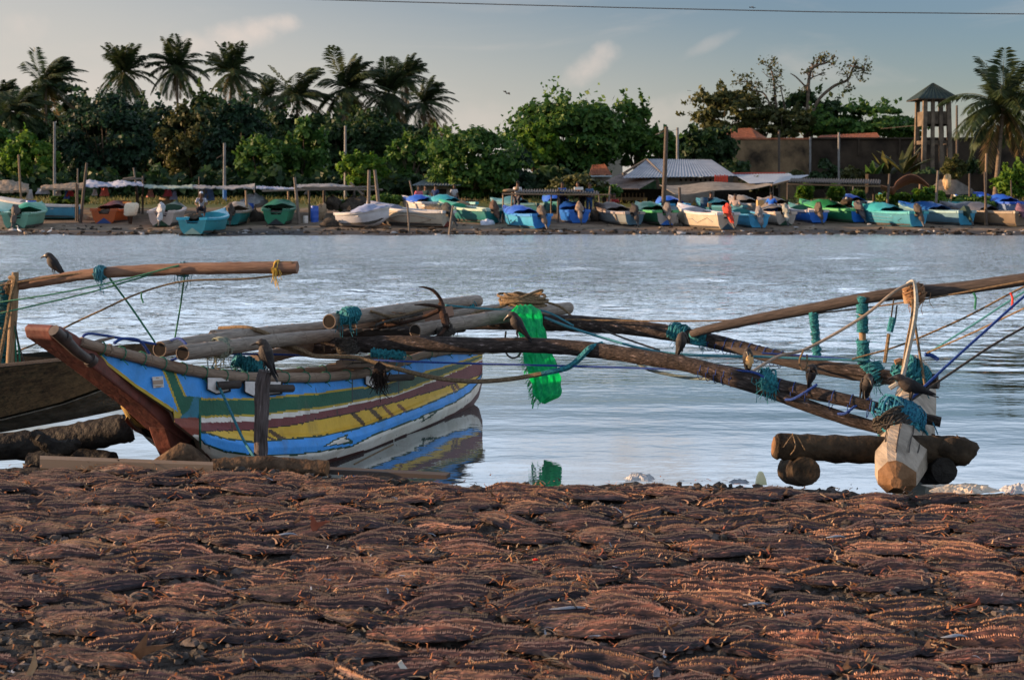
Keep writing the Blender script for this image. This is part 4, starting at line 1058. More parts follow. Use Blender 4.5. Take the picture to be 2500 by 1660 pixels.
# ------------------------------------------------------------------ crows
def crow_parts(pitch=0.0, headturn=0.0, openbeak=False, legs=.085, headdown=0.0, spread=0.0):
    """local: head to +X, feet at the origin"""
    prof = [(-.26, .055, .018, .005), (-.19, .075, .030, .008), (-.125, .105, .033, .018), (-.085, .125, .043, .036), (-.03, .15, .062, .062), (.02, .175, .066, .07), (.055, .20, .056, .06), (.078, .222, .044, .046)]
    Mr = Matrix.Translation((0, 0, .15)) @ Matrix.Rotation(-pitch, 4, 'Y') @ Matrix.Translation((0, 0, -.15))
    rings = []
    pts = [Mr @ Vector((x, 0, z)) for x, z, _, _ in prof]
    base = pts[-1]
    Hm = Matrix.Rotation(headturn, 4, 'Z') @ Matrix.Rotation(headdown, 4, 'Y')
    hp = [(.008, .014, .041, .042), (.026, .022, .041, .041), (.050, .022, .033, .032), (.07, .024, .015, .017), (.085, .02, .011, .013), (.11, .014, .007, .009), (.13, .004, .002, .003)]
    allp = pts + [base + Hm @ Vector((x, 0, z)) for x, z, _, _ in hp]
    rad = [(a, b_) for _, _, a, b_ in prof] + [(a, b_) for _, _, a, b_ in hp]
    n = 12
    for i, p in enumerate(allp):
        t_ = (allp[min(i + 1, len(allp) - 1)] - allp[max(i - 1, 0)]).normalized(); u = t_.cross(Vector((0, 0, 1))).normalized(); w_ = u.cross(t_)
        rings.append([p + u * math.cos(a) * rad[i][0] + w_ * math.sin(a) * rad[i][1] for a in np.linspace(0, 2 * math.pi, n + 1)[:-1]])
    body = MB(); body.loft(rings)
    # grey nape on neck rings, black elsewhere
    nf = (len(rings) - 1) * n
    for i in range(len(rings) - 1):
        for j in range(n):
            if 5 <= i <= 8: body.m[i * n + j] = 1
            if i >= 10: body.m[i * n + j] = 2
    wings = []
    for sd in (-1, 1):
        wv = [(-.23, .085, .004, .008), (-.17, .105, .010, .022), (-.10, .14, .014, .042), (-.03, .175, .016, .050), (.03, .195, .014, .04), (.06, .205, .006, .014)]
        rg = []
        for x, z, a_, b_ in wv:
            off = .048 if x > -.06 else .034 if x > -.14 else .02
            c = Mr @ Vector((x, sd * (off + spread * (.03 if x > -.15 else .05)), z))
            rg.append([c + Vector((0, sd * a_ * math.cos(a), b_ * math.sin(a))) for a in np.linspace(0, 2 * math.pi, 9)[:-1]])
        wb_ = MB(); wb_.loft(rg); wings.append(wb_)
    lg = []
    for sd in (-1, 1):
        lb = MB(); y = sd * .03
        lb.tube([Vector((-.015, y, .13)), Vector((.0, y, legs)), Vector((-.012, y, legs * .5)), Vector((0, y, .006))], [.017, .008, .0045, .0045], 7)
        for a in (-.5, 0, .5): lb.tube([Vector((0, y, .006)), Vector((.02 * math.cos(a), y + .02 * math.sin(a), .007)), Vector((.04 * math.cos(a), y + .04 * math.sin(a), .001))], [.004, .0035, .002], 5)
        lb.tube([Vector((0, y, .006)), Vector((-.025, y, .002))], [.004, .002], 5); lg.append(lb)
    eyes = []
    for sd in (-1, 1):
        e = MB(); e.blob(base + Hm @ Vector((.042, sd * .0275, .038)), (.0045, .0045, .0045), lump=0, seg=6, ring=4); eyes.append(e)
    low = None
    if openbeak:
        low = MB(); low.tube([base + Hm @ Vector(q) for q in ((.07, 0, .016), (.095, 0, -.004), (.115, 0, -.022))], [.009, .007, .002], 7)
    return body, wings, lg, eyes, low
def crow(px, py, Y, yaw, label, scale=1.0, **kw):
    c = empty('crow', (0, 0, 0), label, 'crow', 'crows perched on the canoes')
    b_, ws, ls, es, lo = crow_parts(**kw)
    b_.build('body', [M_CROW, M_CROW_N, M_BLACK], c)
    for w_ in ws: w_.build('wing', M_CROW, c)
    for l_ in ls: l_.build('leg', M_BLACK, c)
    for e in es: e.build('eye', mat('eye', (.005, .005, .005), rough=.1, spec=.8), c)
    if lo: lo.build('lower_beak', M_BLACK, c)
    c.location = P(px, py, Y); c.rotation_euler = (0, 0, R(yaw)); c.scale = (scale,) * 3
    return c
crow(130, 675, 9.6, 178, 'crow facing left on the orange spar at the upper left', pitch=.45, headdown=.2, scale=.56)
crow(648, 907, 8.5, 160, 'crow with long tail on the cracked mooring post', pitch=.72, headdown=.1, headturn=.4, scale=.66, legs=.05)
crow(1262, 826, 9.98, 172, 'crow facing left on the boom beside the green net sack', pitch=.5, headdown=.5, scale=.66, legs=.05)
crow(1664, 868, 9.5, 18, 'crow facing right on the boom below the spar joint', pitch=.85, headdown=.75, scale=.56, legs=.07)
c5 = crow(1826, 907, 9.2, -100, 'crow seen from the front holding a scrap of food on the boom', pitch=.8, headdown=.8, scale=.55)
k = MB(); k.blob(P(1830, 882, 9.08), (.024, .010, .036), lump=.35); tag(k.build('food_scrap', mat('food scrap', (.4, .24, .1), (.5, .34, .16))), 'tan scrap of food in the beak of the front facing crow', 'food')
crow(1982, 945, 8.95, -20, 'crow with open beak facing right beside the thin upright stick', pitch=.95, headdown=.9, openbeak=True, scale=.52)
crow(2118, 975, 8.75, -85, 'crow standing tall on long legs looking down the boom', pitch=.6, headdown=.7, spread=.5, scale=.58, legs=.11)
crow(2222, 985, 8.62, 176, 'crow with wide open beak crouching on the lashing of the float', pitch=-.02, headdown=.0, openbeak=True, scale=.68, legs=.04)
# ------------------------------------------------------------------ split fish drying on the shingle
def fish_mat():
    m = bpy.data.materials.new('dried fish flesh'); m.use_nodes = True
    t = m.node_tree; n, l = t.nodes, t.links; b = n['Principled BSDF']
    b.inputs['Roughness'].default_value = .62; b.inputs['Specular IOR Level'].default_value = .3
    tc = n.new('ShaderNodeTexCoord'); oi = n.new('ShaderNodeObjectInfo')
    mp = n.new('ShaderNodeMapping'); mp.inputs['Scale'].default_value = (1, 9, 2); l.new(tc.outputs['Object'], mp.inputs[0])
    ad = n.new('ShaderNodeVectorMath'); ad.operation = 'ADD'; l.new(mp.outputs[0], ad.inputs[0])
    sc = n.new('ShaderNodeVectorMath'); sc.operation = 'SCALE'; sc.inputs[0].default_value = (7, 13, 5); l.new(oi.outputs['Random'], sc.inputs['Scale']); l.new(sc.outputs[0], ad.inputs[1])
    q = n.new('ShaderNodeTexNoise'); q.inputs['Scale'].default_value = 9; q.inputs['Detail'].default_value = 8; q.inputs['Roughness'].default_value = .68; l.new(ad.outputs[0], q.inputs['Vector'])
    r_ = n.new('ShaderNodeValToRGB'); l.new(q.outputs[0], r_.inputs[0]); e = r_.color_ramp.elements
    e[0].position = .32; e[0].color = (.012, .010, .012, 1); e[1].position = .68; e[1].color = (.155, .105, .094, 1)
    x = e.new(.5); x.color = (.043, .035, .038, 1)
    r2 = n.new('ShaderNodeValToRGB'); l.new(oi.outputs['Random'], r2.inputs[0]); e = r2.color_ramp.elements
    e[0].color = (.75, .78, .92, 1); e[1].color = (1.25, .98, .9, 1); x = e.new(.5); x.color = (1, .9, .9, 1)
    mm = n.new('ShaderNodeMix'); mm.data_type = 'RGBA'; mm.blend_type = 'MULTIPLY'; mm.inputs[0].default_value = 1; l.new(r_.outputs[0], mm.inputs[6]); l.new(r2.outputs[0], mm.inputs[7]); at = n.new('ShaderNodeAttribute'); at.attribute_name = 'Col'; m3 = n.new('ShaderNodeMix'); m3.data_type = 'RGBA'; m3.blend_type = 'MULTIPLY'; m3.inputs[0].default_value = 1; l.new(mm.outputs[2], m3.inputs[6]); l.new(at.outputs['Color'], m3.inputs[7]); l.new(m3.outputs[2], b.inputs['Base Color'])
    nb = n.new('ShaderNodeTexNoise'); nb.inputs['Scale'].default_value = 34; nb.inputs['Detail'].default_value = 5; l.new(ad.outputs[0], nb.inputs['Vector'])
    bp = n.new('ShaderNodeBump'); bp.inputs['Strength'].default_value = .5; bp.inputs['Distance'].default_value = .010; l.new(nb.outputs[0], bp.inputs['Height']); l.new(bp.outputs[0], b.inputs['Normal'])
    return m
M_FISH = fish_mat()
M_BONE = mat('fish spines', (.27, .135, .08), (.44, .26, .16), scale=20, rough=.6, objrand=.3)
M_SKIN = mat('silver fish skin', (.10, .12, .16), (.28, .31, .36), scale=12, rough=.35, spec=.6)
M_TAIL = mat('dried fin', (.42, .17, .06), (.26, .10, .04), scale=20, rough=.7, transl=.3)
def fish_mesh(seed):
    """local: nose to -X, tail to +X, 0.36 m long"""
    rs = random.Random(seed); L = .38; Wd = rs.uniform(.072, .092); NU, NVv = 30, 40
    ridges = [(-.64, .009, .07), (-.24, .014, .08), (.14, .024, .09), (.58, .013, .07)]
    ridges = [(c + rs.uniform(-.07, .07), a * rs.uniform(.7, 1.45), s_ * rs.uniform(.8, 1.25)) for c, a, s_ in ridges]
    main_c = ridges[2][0]
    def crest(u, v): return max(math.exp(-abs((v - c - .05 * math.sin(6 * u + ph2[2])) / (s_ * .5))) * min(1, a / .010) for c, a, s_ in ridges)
    ph, am = rs.uniform(0, 6.28), rs.uniform(.008, .022)
    ph2 = [rs.uniform(0, 6.28) for _ in range(6)]
    curl = rs.uniform(.0, .02); arch = rs.uniform(.004, .013)
    def half(u): return Wd * (math.sin(math.pi * min(1, max(0, u * .95 + .035))) ** .95) * (1 - .2 * u) + .003
    def cen(u): return am * math.sin(5 * u + ph)
    def zz(u, v):
        e = .35 + .65 * math.sin(math.pi * u)
        z = arch * e * (1 - .85 * v * v) + .004 * math.sin(9 * u + ph2[0]) * (1 + v) + curl * max(0, abs(v) - .7) * 1.5 * math.sin(7 * u + ph2[1])
        for c, a, s_ in ridges: z += a * e * math.exp(-abs((v - c - .05 * math.sin(6 * u + ph2[2])) / s_) ** 1.25)
        z += .002 * math.sin(60 * u + 20 * v + ph2[3]) * math.sin(31 * v + ph2[4])
        return z + .004
    def pt(u, v): 
        h = half(u) * (1 + .06 * math.sin(23 * u + (2 if v > 0 else 5) + ph2[5]))
        return ((u - .5) * L, cen(u) + v * h, zz(u, v))
    m = MB(); vs = [pt(i / NU, -1 + 2 * j / NVv) for i in range(NU + 1) for j in range(NVv + 1)]
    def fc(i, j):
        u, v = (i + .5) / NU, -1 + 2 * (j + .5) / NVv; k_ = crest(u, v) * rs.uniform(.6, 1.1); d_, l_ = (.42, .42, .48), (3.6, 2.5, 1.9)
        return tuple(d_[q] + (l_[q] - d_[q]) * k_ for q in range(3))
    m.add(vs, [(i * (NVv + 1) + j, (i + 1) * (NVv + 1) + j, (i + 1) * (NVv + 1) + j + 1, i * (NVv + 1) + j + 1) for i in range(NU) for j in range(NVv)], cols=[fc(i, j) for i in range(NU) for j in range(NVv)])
    # under side skirt so that the flap edges have thickness
    for sgn in (-1, 1):
        e = [pt(i / NU, sgn) for i in range(NU + 1)]; lo = [(x, y * .93, 0.0) for x, y, z in e]
        m.add(e + lo, [(i, i + 1, NU + 2 + i, NU + 1 + i) for i in range(NU)], 0)
    # spines: rows of little teeth along the backbone and rib lines
    for c, a, s_ in (ridges[2], ridges[1], ridges[3]):
        main = c == main_c
        nT = 64 if main else 44
        for i in range(nT):
            u = .08 + .84 * i / nT + rs.uniform(-.004, .004)
            v = c + .05 * math.sin(6 * u + ph2[2])
            x, y, z = pt(u, v); h = rs.uniform(.004, .010) * (1 if main else .75); d = .0032
            lean = rs.uniform(.001, .004)
            m.add([(x - d, y - d * .7, z - .002), (x + d, y - d * .7, z - .002), (x, y + d, z - .002), (x + lean, y + rs.uniform(-.001, .002), z + h)], [(0, 1, 3), (1, 2, 3), (2, 0, 3)], 1)
    # ragged fibres at the edges and the head
    for i in range(26):
        u = rs.choice((rs.uniform(0, .1), rs.uniform(.1, 1))); sg = rs.choice((-1, 1)); x, y, z = pt(u, sg * rs.uniform(.8, 1))
        a = rs.uniform(-.7, .7) + (0 if sg > 0 else math.pi); l_ = rs.uniform(.008, .022)
        m.add([(x - .002, y, z), (x + .002, y, z), (x + .5 * l_ * math.sin(a), y + .5 * l_ * math.cos(a), z + rs.uniform(0, .012))], [(0, 1, 2)], 2 if rs.random() < .6 else 0)
    # tail fin
    x, y, z = pt(1, 0); k1, k2 = rs.uniform(.01, .035), rs.uniform(.01, .03)
    m.add([(x - .012, y, z - .002), (x + .035, y + .034, z + k1), (x + .02, y, z + .004), (x + .036, y - .032, z + k2)], [(0, 2, 1), (0, 3, 2)], 3)
    return m
M_FISHES = [M_FISH, M_BONE, M_TAIL, mat('dark tail fin', (.10, .06, .04), (.19, .11, .06), scale=20, rough=.7, transl=.2)]
fish_protos = []
def place_list():
    o_ = []; y = 4.28; row = 0
    while y < 8.6:
        half = y * .40 + 1.5; x = -half + random.uniform(0, .3)
        while x < half:
            e = interp(x, EDGE) - .2
            yy_ = y + random.gauss(0, .016) + .03 * math.sin(x * 1.7 + row * .3)
            px, py = CX + F * x / yy_, HY + F * (H - .36) / yy_
            gap = (inpoly(px, py, [(-60, 1540), (120, 1545), (175, 1590), (90, 1680), (-60, 1680)]) or seg_d(px, py, (150, 1325), (280, 1335), ) < 9 or seg_d(px, py, (395, 1595), (470, 1600)) < 14 or seg_d(px, py, (1120, 1545), (1190, 1560)) < 8)
            if yy_ < e and not gap and random.random() > .045: o_.append((x, yy_, row))
            x += random.uniform(.325, .39)
        y += .132; row += 1
    return o_
fl_ = place_list()
def vis_key(q):
    x, y, _ = q; inside = abs(F * x / y) < 1250 + 330 * (4.6 / y)
    return (0 if inside else 1, y)
fl_.sort(key=vis_key)
protos = [fish_mesh(100 + i) for i in range(12)]
def fish_matrix(q):
    x, y, row = q
    rz = random.gauss(0, .13) + (random.choice((-1, 1)) * random.uniform(.25, .6) if random.random() < .07 else 0) + (math.pi if random.random() < .35 else 0); s_ = random.uniform(.86, 1.14)
    return Matrix.Translation((x, y, bz(x, y) + .004 + .012 * random.random())) @ Euler((random.gauss(-.06, .07), random.gauss(0, .05), rz)).to_matrix().to_4x4() @ Matrix.Diagonal((s_, s_ * random.uniform(.9, 1.1), s_ * random.uniform(.9, 1.15), 1))
NIND = 298
FL_LABEL = 'split dried fish with a row of pale spines, laid out flat on the dark shingle'
for i, q in enumerate(fl_[:NIND]):
    if i < len(protos):
        o = protos[i].build('dried_fish', M_FISHES, origin=(0, 0, 0)); fish_protos.append(o)
        tag(o, FL_LABEL, 'dried fish', 'split fish drying in rows on the bank')
    else:
        o = random.choice(fish_protos).copy(); COL.objects.link(o)
    o.matrix_world = fish_matrix(q)
rest = MB(); arrs = [np.array([(*v, 1) for v in p.v]) for p in protos]
for q in fl_[NIND:]:
    j = random.randrange(len(protos)); V = arrs[j] @ np.array(fish_matrix(q)).T
    off = len(rest.v); rest.v.extend(map(tuple, V[:, :3])); p = protos[j]
    rest.f.extend([[a + off for a in f] for f in p.f]); rest.m.extend(p.m); rest.uv.extend(p.uv); rest.c.extend(p.c)
if rest.v:
    tag(rest.build('dried_fish_rows', M_FISHES, origin=(0, 6, .35)), 'more rows of split dried fish at the water end of the bank', 'dried fish', kind='stuff')

# shingle stones showing between the fish
st_ = MB(); M_STONE = mat('dark wet stone', (.02, .018, .017), (.085, .07, .06), scale=9, rough=.75, bump=.6, island=.5)
for i in range(4200):
    y = random.uniform(4.3, 8.3); x = random.uniform(-y * .42 - .1, y * .42 + .1)
    if y > interp(x, EDGE) - .05: continue
    r0 = random.uniform(.010, .027)
    st_.blob((x, y, bz(x, y) + r0 * .3), (r0 * random.uniform(.8, 1.5), r0, r0 * .7), seg=6, ring=4, lump=.3)
tag(st_.build('shingle_stones', M_STONE, origin=(0, 6, .35)), 'loose dark stones showing in the gaps between the fish', 'stones', kind='stuff')
# dry curled scraps of fin and fibre, thickest where the fish end
sc_ = MB(); MS = [M_TAIL, mat('pale dry scrap', (.34, .22, .12), (.46, .32, .19), scale=20, rough=.8, transl=.2), mat('red dry scrap', (.30, .09, .05), (.20, .06, .035), scale=20, rough=.7, transl=.2), M_FISH, M_BONE, M_SKIN]
def strip(x, y, z, a, l_, w_, up, mi):
    """one curled shred: a narrow bent ribbon"""
    n = 3; vs = []; ph = random.uniform(0, 6.28)
    for i in range(n + 1):
        t_ = i / n; ww = w_ * (1 - t_ * .8); aa = a + .5 * math.sin(2 * t_ + ph)
        cx, cy, cz = x + math.cos(aa) * l_ * t_, y + math.sin(aa) * l_ * t_ * .7, z + up * math.sin(1.9 * t_)
        vs += [(cx - math.sin(a) * ww, cy + math.cos(a) * ww, cz), (cx + math.sin(a) * ww, cy - math.cos(a) * ww, cz + ww * .8)]
    sc_.add(vs, [(2 * i, 2 * i + 1, 2 * i + 3, 2 * i + 2) for i in range(n)], mi)
for (fx, fy, row) in fl_:
    if abs(fx) > fy * .42 + .5: continue
    for ex in (-.18, .18):
        n = random.randint(4, 9) if fy < 6.5 else random.randint(2, 5)
        for q in range(n):
            x, y = fx + ex + random.gauss(0, .035), fy + random.gauss(0, .03)
            strip(x, y, bz(x, y) + random.uniform(.025, .055), random.uniform(0, 6.28), random.uniform(.02, .065), random.uniform(.0015, .0055), random.uniform(0, .025), random.choices(range(6), (5, 2, 1.2, 4, 2, .15))[0])
for i in range(1500):
    y = random.uniform(4.3, 8.0); x = random.uniform(-y * .42, y * .42)
    if y > interp(x, EDGE) - .1: continue
    strip(x, y, bz(x, y) + random.uniform(.035, .065), random.uniform(0, 6.28), random.uniform(.01, .04), random.uniform(.0015, .005), random.uniform(0, .015), random.choices(range(6), (5, 2, .8, 4, 2, .3))[0])
tag(sc_.build('dry_scraps', MS, smooth=False, origin=(0, 6, .35)), 'curled orange scraps of dry fin and fibre strewn over the fish', 'fish scraps', kind='stuff')
# the larger pieces one can point to
def tail_fin(px, py, hgt, lean, label, m_=None, forked=True):
    c = PZ(px, py, .385); b_ = MB(); h = hgt
    q = [(-.006, 0), (-.016 * 1, h * .35), (lean - .022, h), (lean * .4 + .004, h * .55), (lean + .045, h * .62), (.014, h * .22), (.006, 0)] if forked else [(-.008, 0), (lean - .006, h * .6), (lean + .004, h), (lean + .01, h * .5), (.01, 0)]
    b_.prism([c + Vector((x * 1.3, random.uniform(-.002, .002), z)) for x, z in q], (0, .004, 0)); tag(b_.build('fish_tail' if forked else 'bone_splinter', m_ or M_TAIL, smooth=False), label, 'fish tail' if forked else 'bone')
tail_fin(768, 1298, .085, .012, 'tall reddish forked fish tail sticking up left of the middle of the fish', MS[2])
tail_fin(335, 1620, .11, .05, 'large dark forked fish tail standing near the lower left corner', mat('dark dried tail', (.10, .045, .02), (.2, .1, .05), scale=20))
tail_fin(1020, 1218, .06, -.05, 'pinkish bone splinter leaning left near the far edge of the fish', MS[1], False)
tail_fin(62, 1662, .10, .02, 'pointed tan splinter at the bottom left corner', MS[1], False)
tail_fin(925, 1232, .04, .03, 'curled pale fin catching the sun near the far edge of the fish', MS[1])
tail_fin(742, 1232, .035, .01, 'small pale pink fin near the far edge of the fish', MS[1], False)
tail_fin(1480, 1290, .05, .06, 'dark pointed fin leaning right in the middle of the fish', M_FISH, False)
tail_fin(985, 1632, .03, -.01, 'small white curved bone at the bottom middle', mat('white bone', (.6, .58, .52)), False)
tail_fin(1602, 1652, .035, .0, 'grey curved bone end at the bottom right of the middle', M_SKIN, False)
tail_fin(2185, 1640, .06, -.07, 'long brown splinter leaning left at the bottom right', MS[1], False)
tail_fin(2330, 1490, .05, .07, 'pinkish fin ridge leaning right in the right part of the fish', MS[2], False)
for px, py, a, label in ((700, 1306, .2, 'silver blue fish skin curled below the tall reddish tail'), (1390, 1487, -.2, 'long silver blue fish lying skin up right of the middle'), (1845, 1476, .1, 'short silver blue fish skin in the right part'), (2330, 1555, .3, 'wide blue striped fish skin in the lower right'), (2040, 1312, .1, 'small pale silver fish skin below the tan log')):
    b_ = MB(); c = PZ(px, py, .40); Lh = .05 if 'long' not in label else .09
    b_.tube([c + Vector((x * Lh, .008 * math.sin(3 * x), .006 * (1 - x * x))) for x in np.linspace(-1, 1, 11)], [.002, .009, .012, .009, .002], 8, flat=.5); tag(b_.build('silver_skin', M_SKIN), label, 'fish skin')
k = MB(); c = PZ(1308, 1366, .40); k.blob(c, (.013, .006, .005), lump=.3); tag(k.build('red_scrap', mat('bright red scrap', (.6, .02, .01))), 'bright red scrap lying in the middle of the fish', 'scrap')
for px, py, w_, label in ((222, 1333, .085, 'ochre patch of fish meat at the left, below a dark fish'), (545, 1322, .045, 'small ochre patch of fish meat left of the silver skin'), (390, 1275, .045, 'ochre patch of fish meat between the upper left rows')):
    b_ = MB(); b_.blob(PZ(px, py, .375), (w_, .035, .02), lump=.2, seg=14); tag(b_.build('fish_meat', mat('ochre fish meat', (.16, .065, .015), (.26, .11, .03), scale=50, rough=.95, bump=1.2, bscale=120)), label, 'fish meat')
# ------------------------------------------------------------------ vegetation on the far bank
def leafmat(name, c1, c2, transl=.35):
    return mat(name, c1, c2, scale=.9, rough=.55, spec=.25, transl=transl, island=.38, detail=3)
L_DARK = leafmat('dark foliage', (.014, .034, .012), (.030, .068, .020))
L_DARK2 = leafmat('dark yellowish foliage', (.020, .040, .010), (.046, .086, .018))
L_DARK3 = leafmat('dark bluish foliage', (.011, .030, .017), (.024, .060, .030))
L_MID = leafmat('mid green foliage', (.032, .080, .014), (.068, .15, .028))
L_BRIGHT = leafmat('bright green foliage', (.05, .12, .012), (.11, .21, .025), .45)
L_OLIVE = leafmat('olive foliage', (.040, .050, .016), (.085, .095, .030))
L_PALM = leafmat('palm fronds', (.018, .034, .014), (.045, .068, .024), .25)
L_DRY = leafmat('dry foliage', (.09, .07, .03), (.16, .12, .06))
BARK = mat('tree bark', (.05, .038, .028), (.13, .10, .075), scale=2, rough=.9, bump=.8)
BARK_P = mat('palm bark', (.085, .066, .05), (.17, .135, .10), scale=2, rough=.9, bump=.6, stretch=(1, 1, 4))

def np_leaves(C, Nn, size, aspect=1.6):
    """one folded diamond leaf clump per centre"""
    n = len(C); rnd = rng.normal(size=(n, 3)); t = np.cross(Nn, rnd); t /= np.linalg.norm(t, axis=1, keepdims=True) + 1e-9
    b = np.cross(Nn, t); s = size[:, None]
    V = np.stack([C - t * s * aspect * .5, C + b * s * .5 + Nn * s * .12, C + t * s * aspect * .5 - Nn * s * .1, C - b * s * .5 + Nn * s * .12], 1)
    return V.reshape(-1, 3)
def leaf_obj(name, V, m_, parent, per=4):
    n = len(V) // per
    og = np.array(origin_of(parent)) if parent else V.mean(0)
    me = bpy.data.meshes.new(name); me.vertices.add(len(V)); me.vertices.foreach_set('co', (V - og).astype(np.float32).ravel())
    me.loops.add(len(V)); me.loops.foreach_set('vertex_index', np.arange(len(V), dtype=np.int32))
    me.polygons.add(n); me.polygons.foreach_set('loop_start', np.arange(0, len(V), per, dtype=np.int32)); me.polygons.foreach_set('loop_total', np.full(n, per, dtype=np.int32))
    me.materials.append(m_); me.update(calc_edges=True); me.validate()
    o = bpy.data.objects.new(name, me); COL.objects.link(o)
    if parent: o.parent = parent
    else: o.location = og
    return o
def crown_pts(c, rad, nclump, nleaf, flat=1.0, crad=.42, low=.0):
    c = np.array(c, float); rad = np.array(rad, float); C = []; Nn = []; cl = []
    for i in range(nclump):
        for _ in range(40):
            q = rng.uniform(-1, 1, 3); d = np.linalg.norm(q)
            if .35 < d < 1 and q[2] > -1 + low: break
        q = q / d * (d ** .5) * rng.uniform(.78, 1.0)
        cl.append((c + q * rad * .88, rad * crad * rng.uniform(.45, 1.35)))
    per = nleaf // nclump
    for cc, rr in cl:
        v = rng.normal(size=(per, 3)); v /= np.linalg.norm(v, axis=1, keepdims=True)
        v[:, 2] = np.where(v[:, 2] < -.35, -v[:, 2] * .6, v[:, 2])
        k = rng.uniform(.45, 1.0, (per, 1)) ** .55 * np.where(rng.random((per, 1)) < .12, rng.uniform(1.0, 1.4, (per, 1)), 1)
        C.append(cc + v * rr * k * np.array([1, 1, flat])); nn = v + rng.normal(size=(per, 3)) * .55 + np.array([0, 0, .35]); Nn.append(nn / np.linalg.norm(nn, axis=1, keepdims=True))
    for i in range(int(nclump * .9)):      # shoots that break the outline
        d = rng.normal(size=3); d[2] = abs(d[2]) * .9 - .15; d /= np.linalg.norm(d); p0 = c + d * rad * .82; m_ = int(rng.integers(10, 26)); t_ = rng.uniform(0, 1, (m_, 1))
        dd = d + rng.normal(size=3) * .35; C.append(p0 + dd * rad * t_ * rng.uniform(.22, .42) + rng.normal(size=(m_, 3)) * rad * .035); nn = rng.normal(size=(m_, 3)); Nn.append(nn / np.linalg.norm(nn, axis=1, keepdims=True))
    return np.vstack(C), np.vstack(Nn), cl
def tree(px, ptop, pbot, wpx, Y, leaf, label, name='broadleaf_tree', cat='tree', nclump=26, nleaf=4200, size=.34, group=None, flat=.85, crad=.42, trunk=True, depth=.8, base_z=None, trunk_r=.16, sep=None):
    zc = (P(px, (ptop + pbot) / 2, Y)); rz = (pbot - ptop) / 2 * Y / F; rx = wpx / 2 * Y / F
    z0 = gz(Y) if base_z is None else base_z
    t = empty(name, (zc.x, Y, z0), label, cat, group)
    C, Nn, cl = crown_pts(zc, (rx, rx * depth, rz), nclump, nleaf, flat, crad)
    keep = C[:, 2] > z0 + .1; C, Nn = C[keep], Nn[keep]
    leaf_obj('crown', np_leaves(C, Nn, rng.uniform(.4, 1.0, len(C)) ** 1.5 * 1.55 * size), leaf, t)
    if trunk:
        k = MB(); base = Vector((zc.x + random.uniform(-.3, .3), Y, z0 - .2)); fork = Vector((zc.x + random.uniform(-.3, .3) * rx * .3, Y, z0 + max(.6, (zc.z - rz - z0) * .8 + rz * .25)))
        k.tube(cr([base, (base + fork) / 2 + Vector((random.uniform(-.2, .2), 0, 0)), fork], 4), [trunk_r * 1.3, trunk_r, trunk_r * .8], 8)
        for cc, rr in cl[::2]:
            e = Vector(cc); mid = fork.lerp(e, .5) + Vector((0, 0, -.1 * (e - fork).length)); k.tube(cr([fork, mid, e], 4), [trunk_r * .6, trunk_r * .35, trunk_r * .12], 5)
        k.build('trunk', BARK, t)
    return t
def palm(px, py, Y, size, label, wind=.5, lean=0.0, nfr=24, droop=1.0, base_px=None, leaf=None, z0=None):
    top = P(px, py, Y); z0 = gz(Y) if z0 is None else z0; bx = P(px if base_px is None else base_px, py, Y).x
    t = empty('coconut_palm', (bx, Y, z0), label, 'palm', 'coconut palms')
    k = MB(); k.tube(cr([(bx, Y, z0 - .2), (bx + (top.x - bx) * .25 + lean, Y, z0 + (top.z - z0) * .45), (top.x, Y, top.z)], 8), [.22, .16, .14, .13], 9); k.build('trunk', BARK_P, t)
    T = []; T2 = []; rk = MB()
    for i in range(nfr):
        az_ = 2 * math.pi * (i * .618 + random.uniform(-.05, .05)); el_ = math.radians(random.uniform(-32, 85)) if i > 3 else math.radians(80)
        dead = i % 11 == 7
        if dead: el_ = -.75
        L = size * random.uniform(.82, 1.12) * (.85 if el_ > 1.1 else 1)
        d = Vector((math.cos(az_) * math.cos(el_), math.sin(az_) * math.cos(el_), math.sin(el_))); p = top.copy(); pts = [p.copy()]
        n = 14
        for j in range(n):
            d = d + Vector((wind * .055, 0, -.066 * droop * (1 + .6 * j / n))); d.normalize(); p = p + d * (L / n); pts.append(p.copy())
        rk.tube(pts, [.035, .02, .006], 4)
        nl = 44
        for j in range(3, nl):
            s_ = j / nl; f_ = s_ * n; a = int(min(f_, n - 1)); c = pts[a].lerp(pts[a + 1], f_ - a); tg = (pts[a + 1] - pts[a]).normalized()
            sd = tg.cross(Vector((0, 0, 1)))
            if sd.length < .1: sd = Vector((0, 1, 0))
            sd.normalize(); ll = size * .30 * (math.sin(math.pi * (.12 + .82 * s_)) ** .7) * random.uniform(.8, 1.15)
            for sg in (-1, 1):
                dr = (sd * sg * .75 + tg * .6 + Vector((wind * .35, 0, -.28 - .25 * random.random()))).normalized()
                e = c + dr * ll; md = c + dr * ll * .5 + Vector((0, 0, .05 * ll)); wv = tg * (.062 * size / 4 * random.uniform(.8, 1.3))
                (T2 if dead else T).extend([c - wv * .4, md - wv, e, md + wv])
    V = np.array([tuple(v) for v in T]); D = np.array([tuple(v) for v in T2])
    if len(D): leaf_obj('dead_fronds', D, L_DRY, t)
    leaf_obj('crown', V, leaf or L_PALM, t)
    rk.build('frond_ribs', L_OLIVE, t)
    if size > 2.5:
        k = MB()
        for i in range(7):
            a = i * .9; k.blob(top + Vector((.25 * math.cos(a), .25 * math.sin(a), -.2 - .1 * (i % 3))), (.11, .11, .14), seg=7, ring=5, lump=.05)
        k.build('coconuts', L_OLIVE, t)
    return t

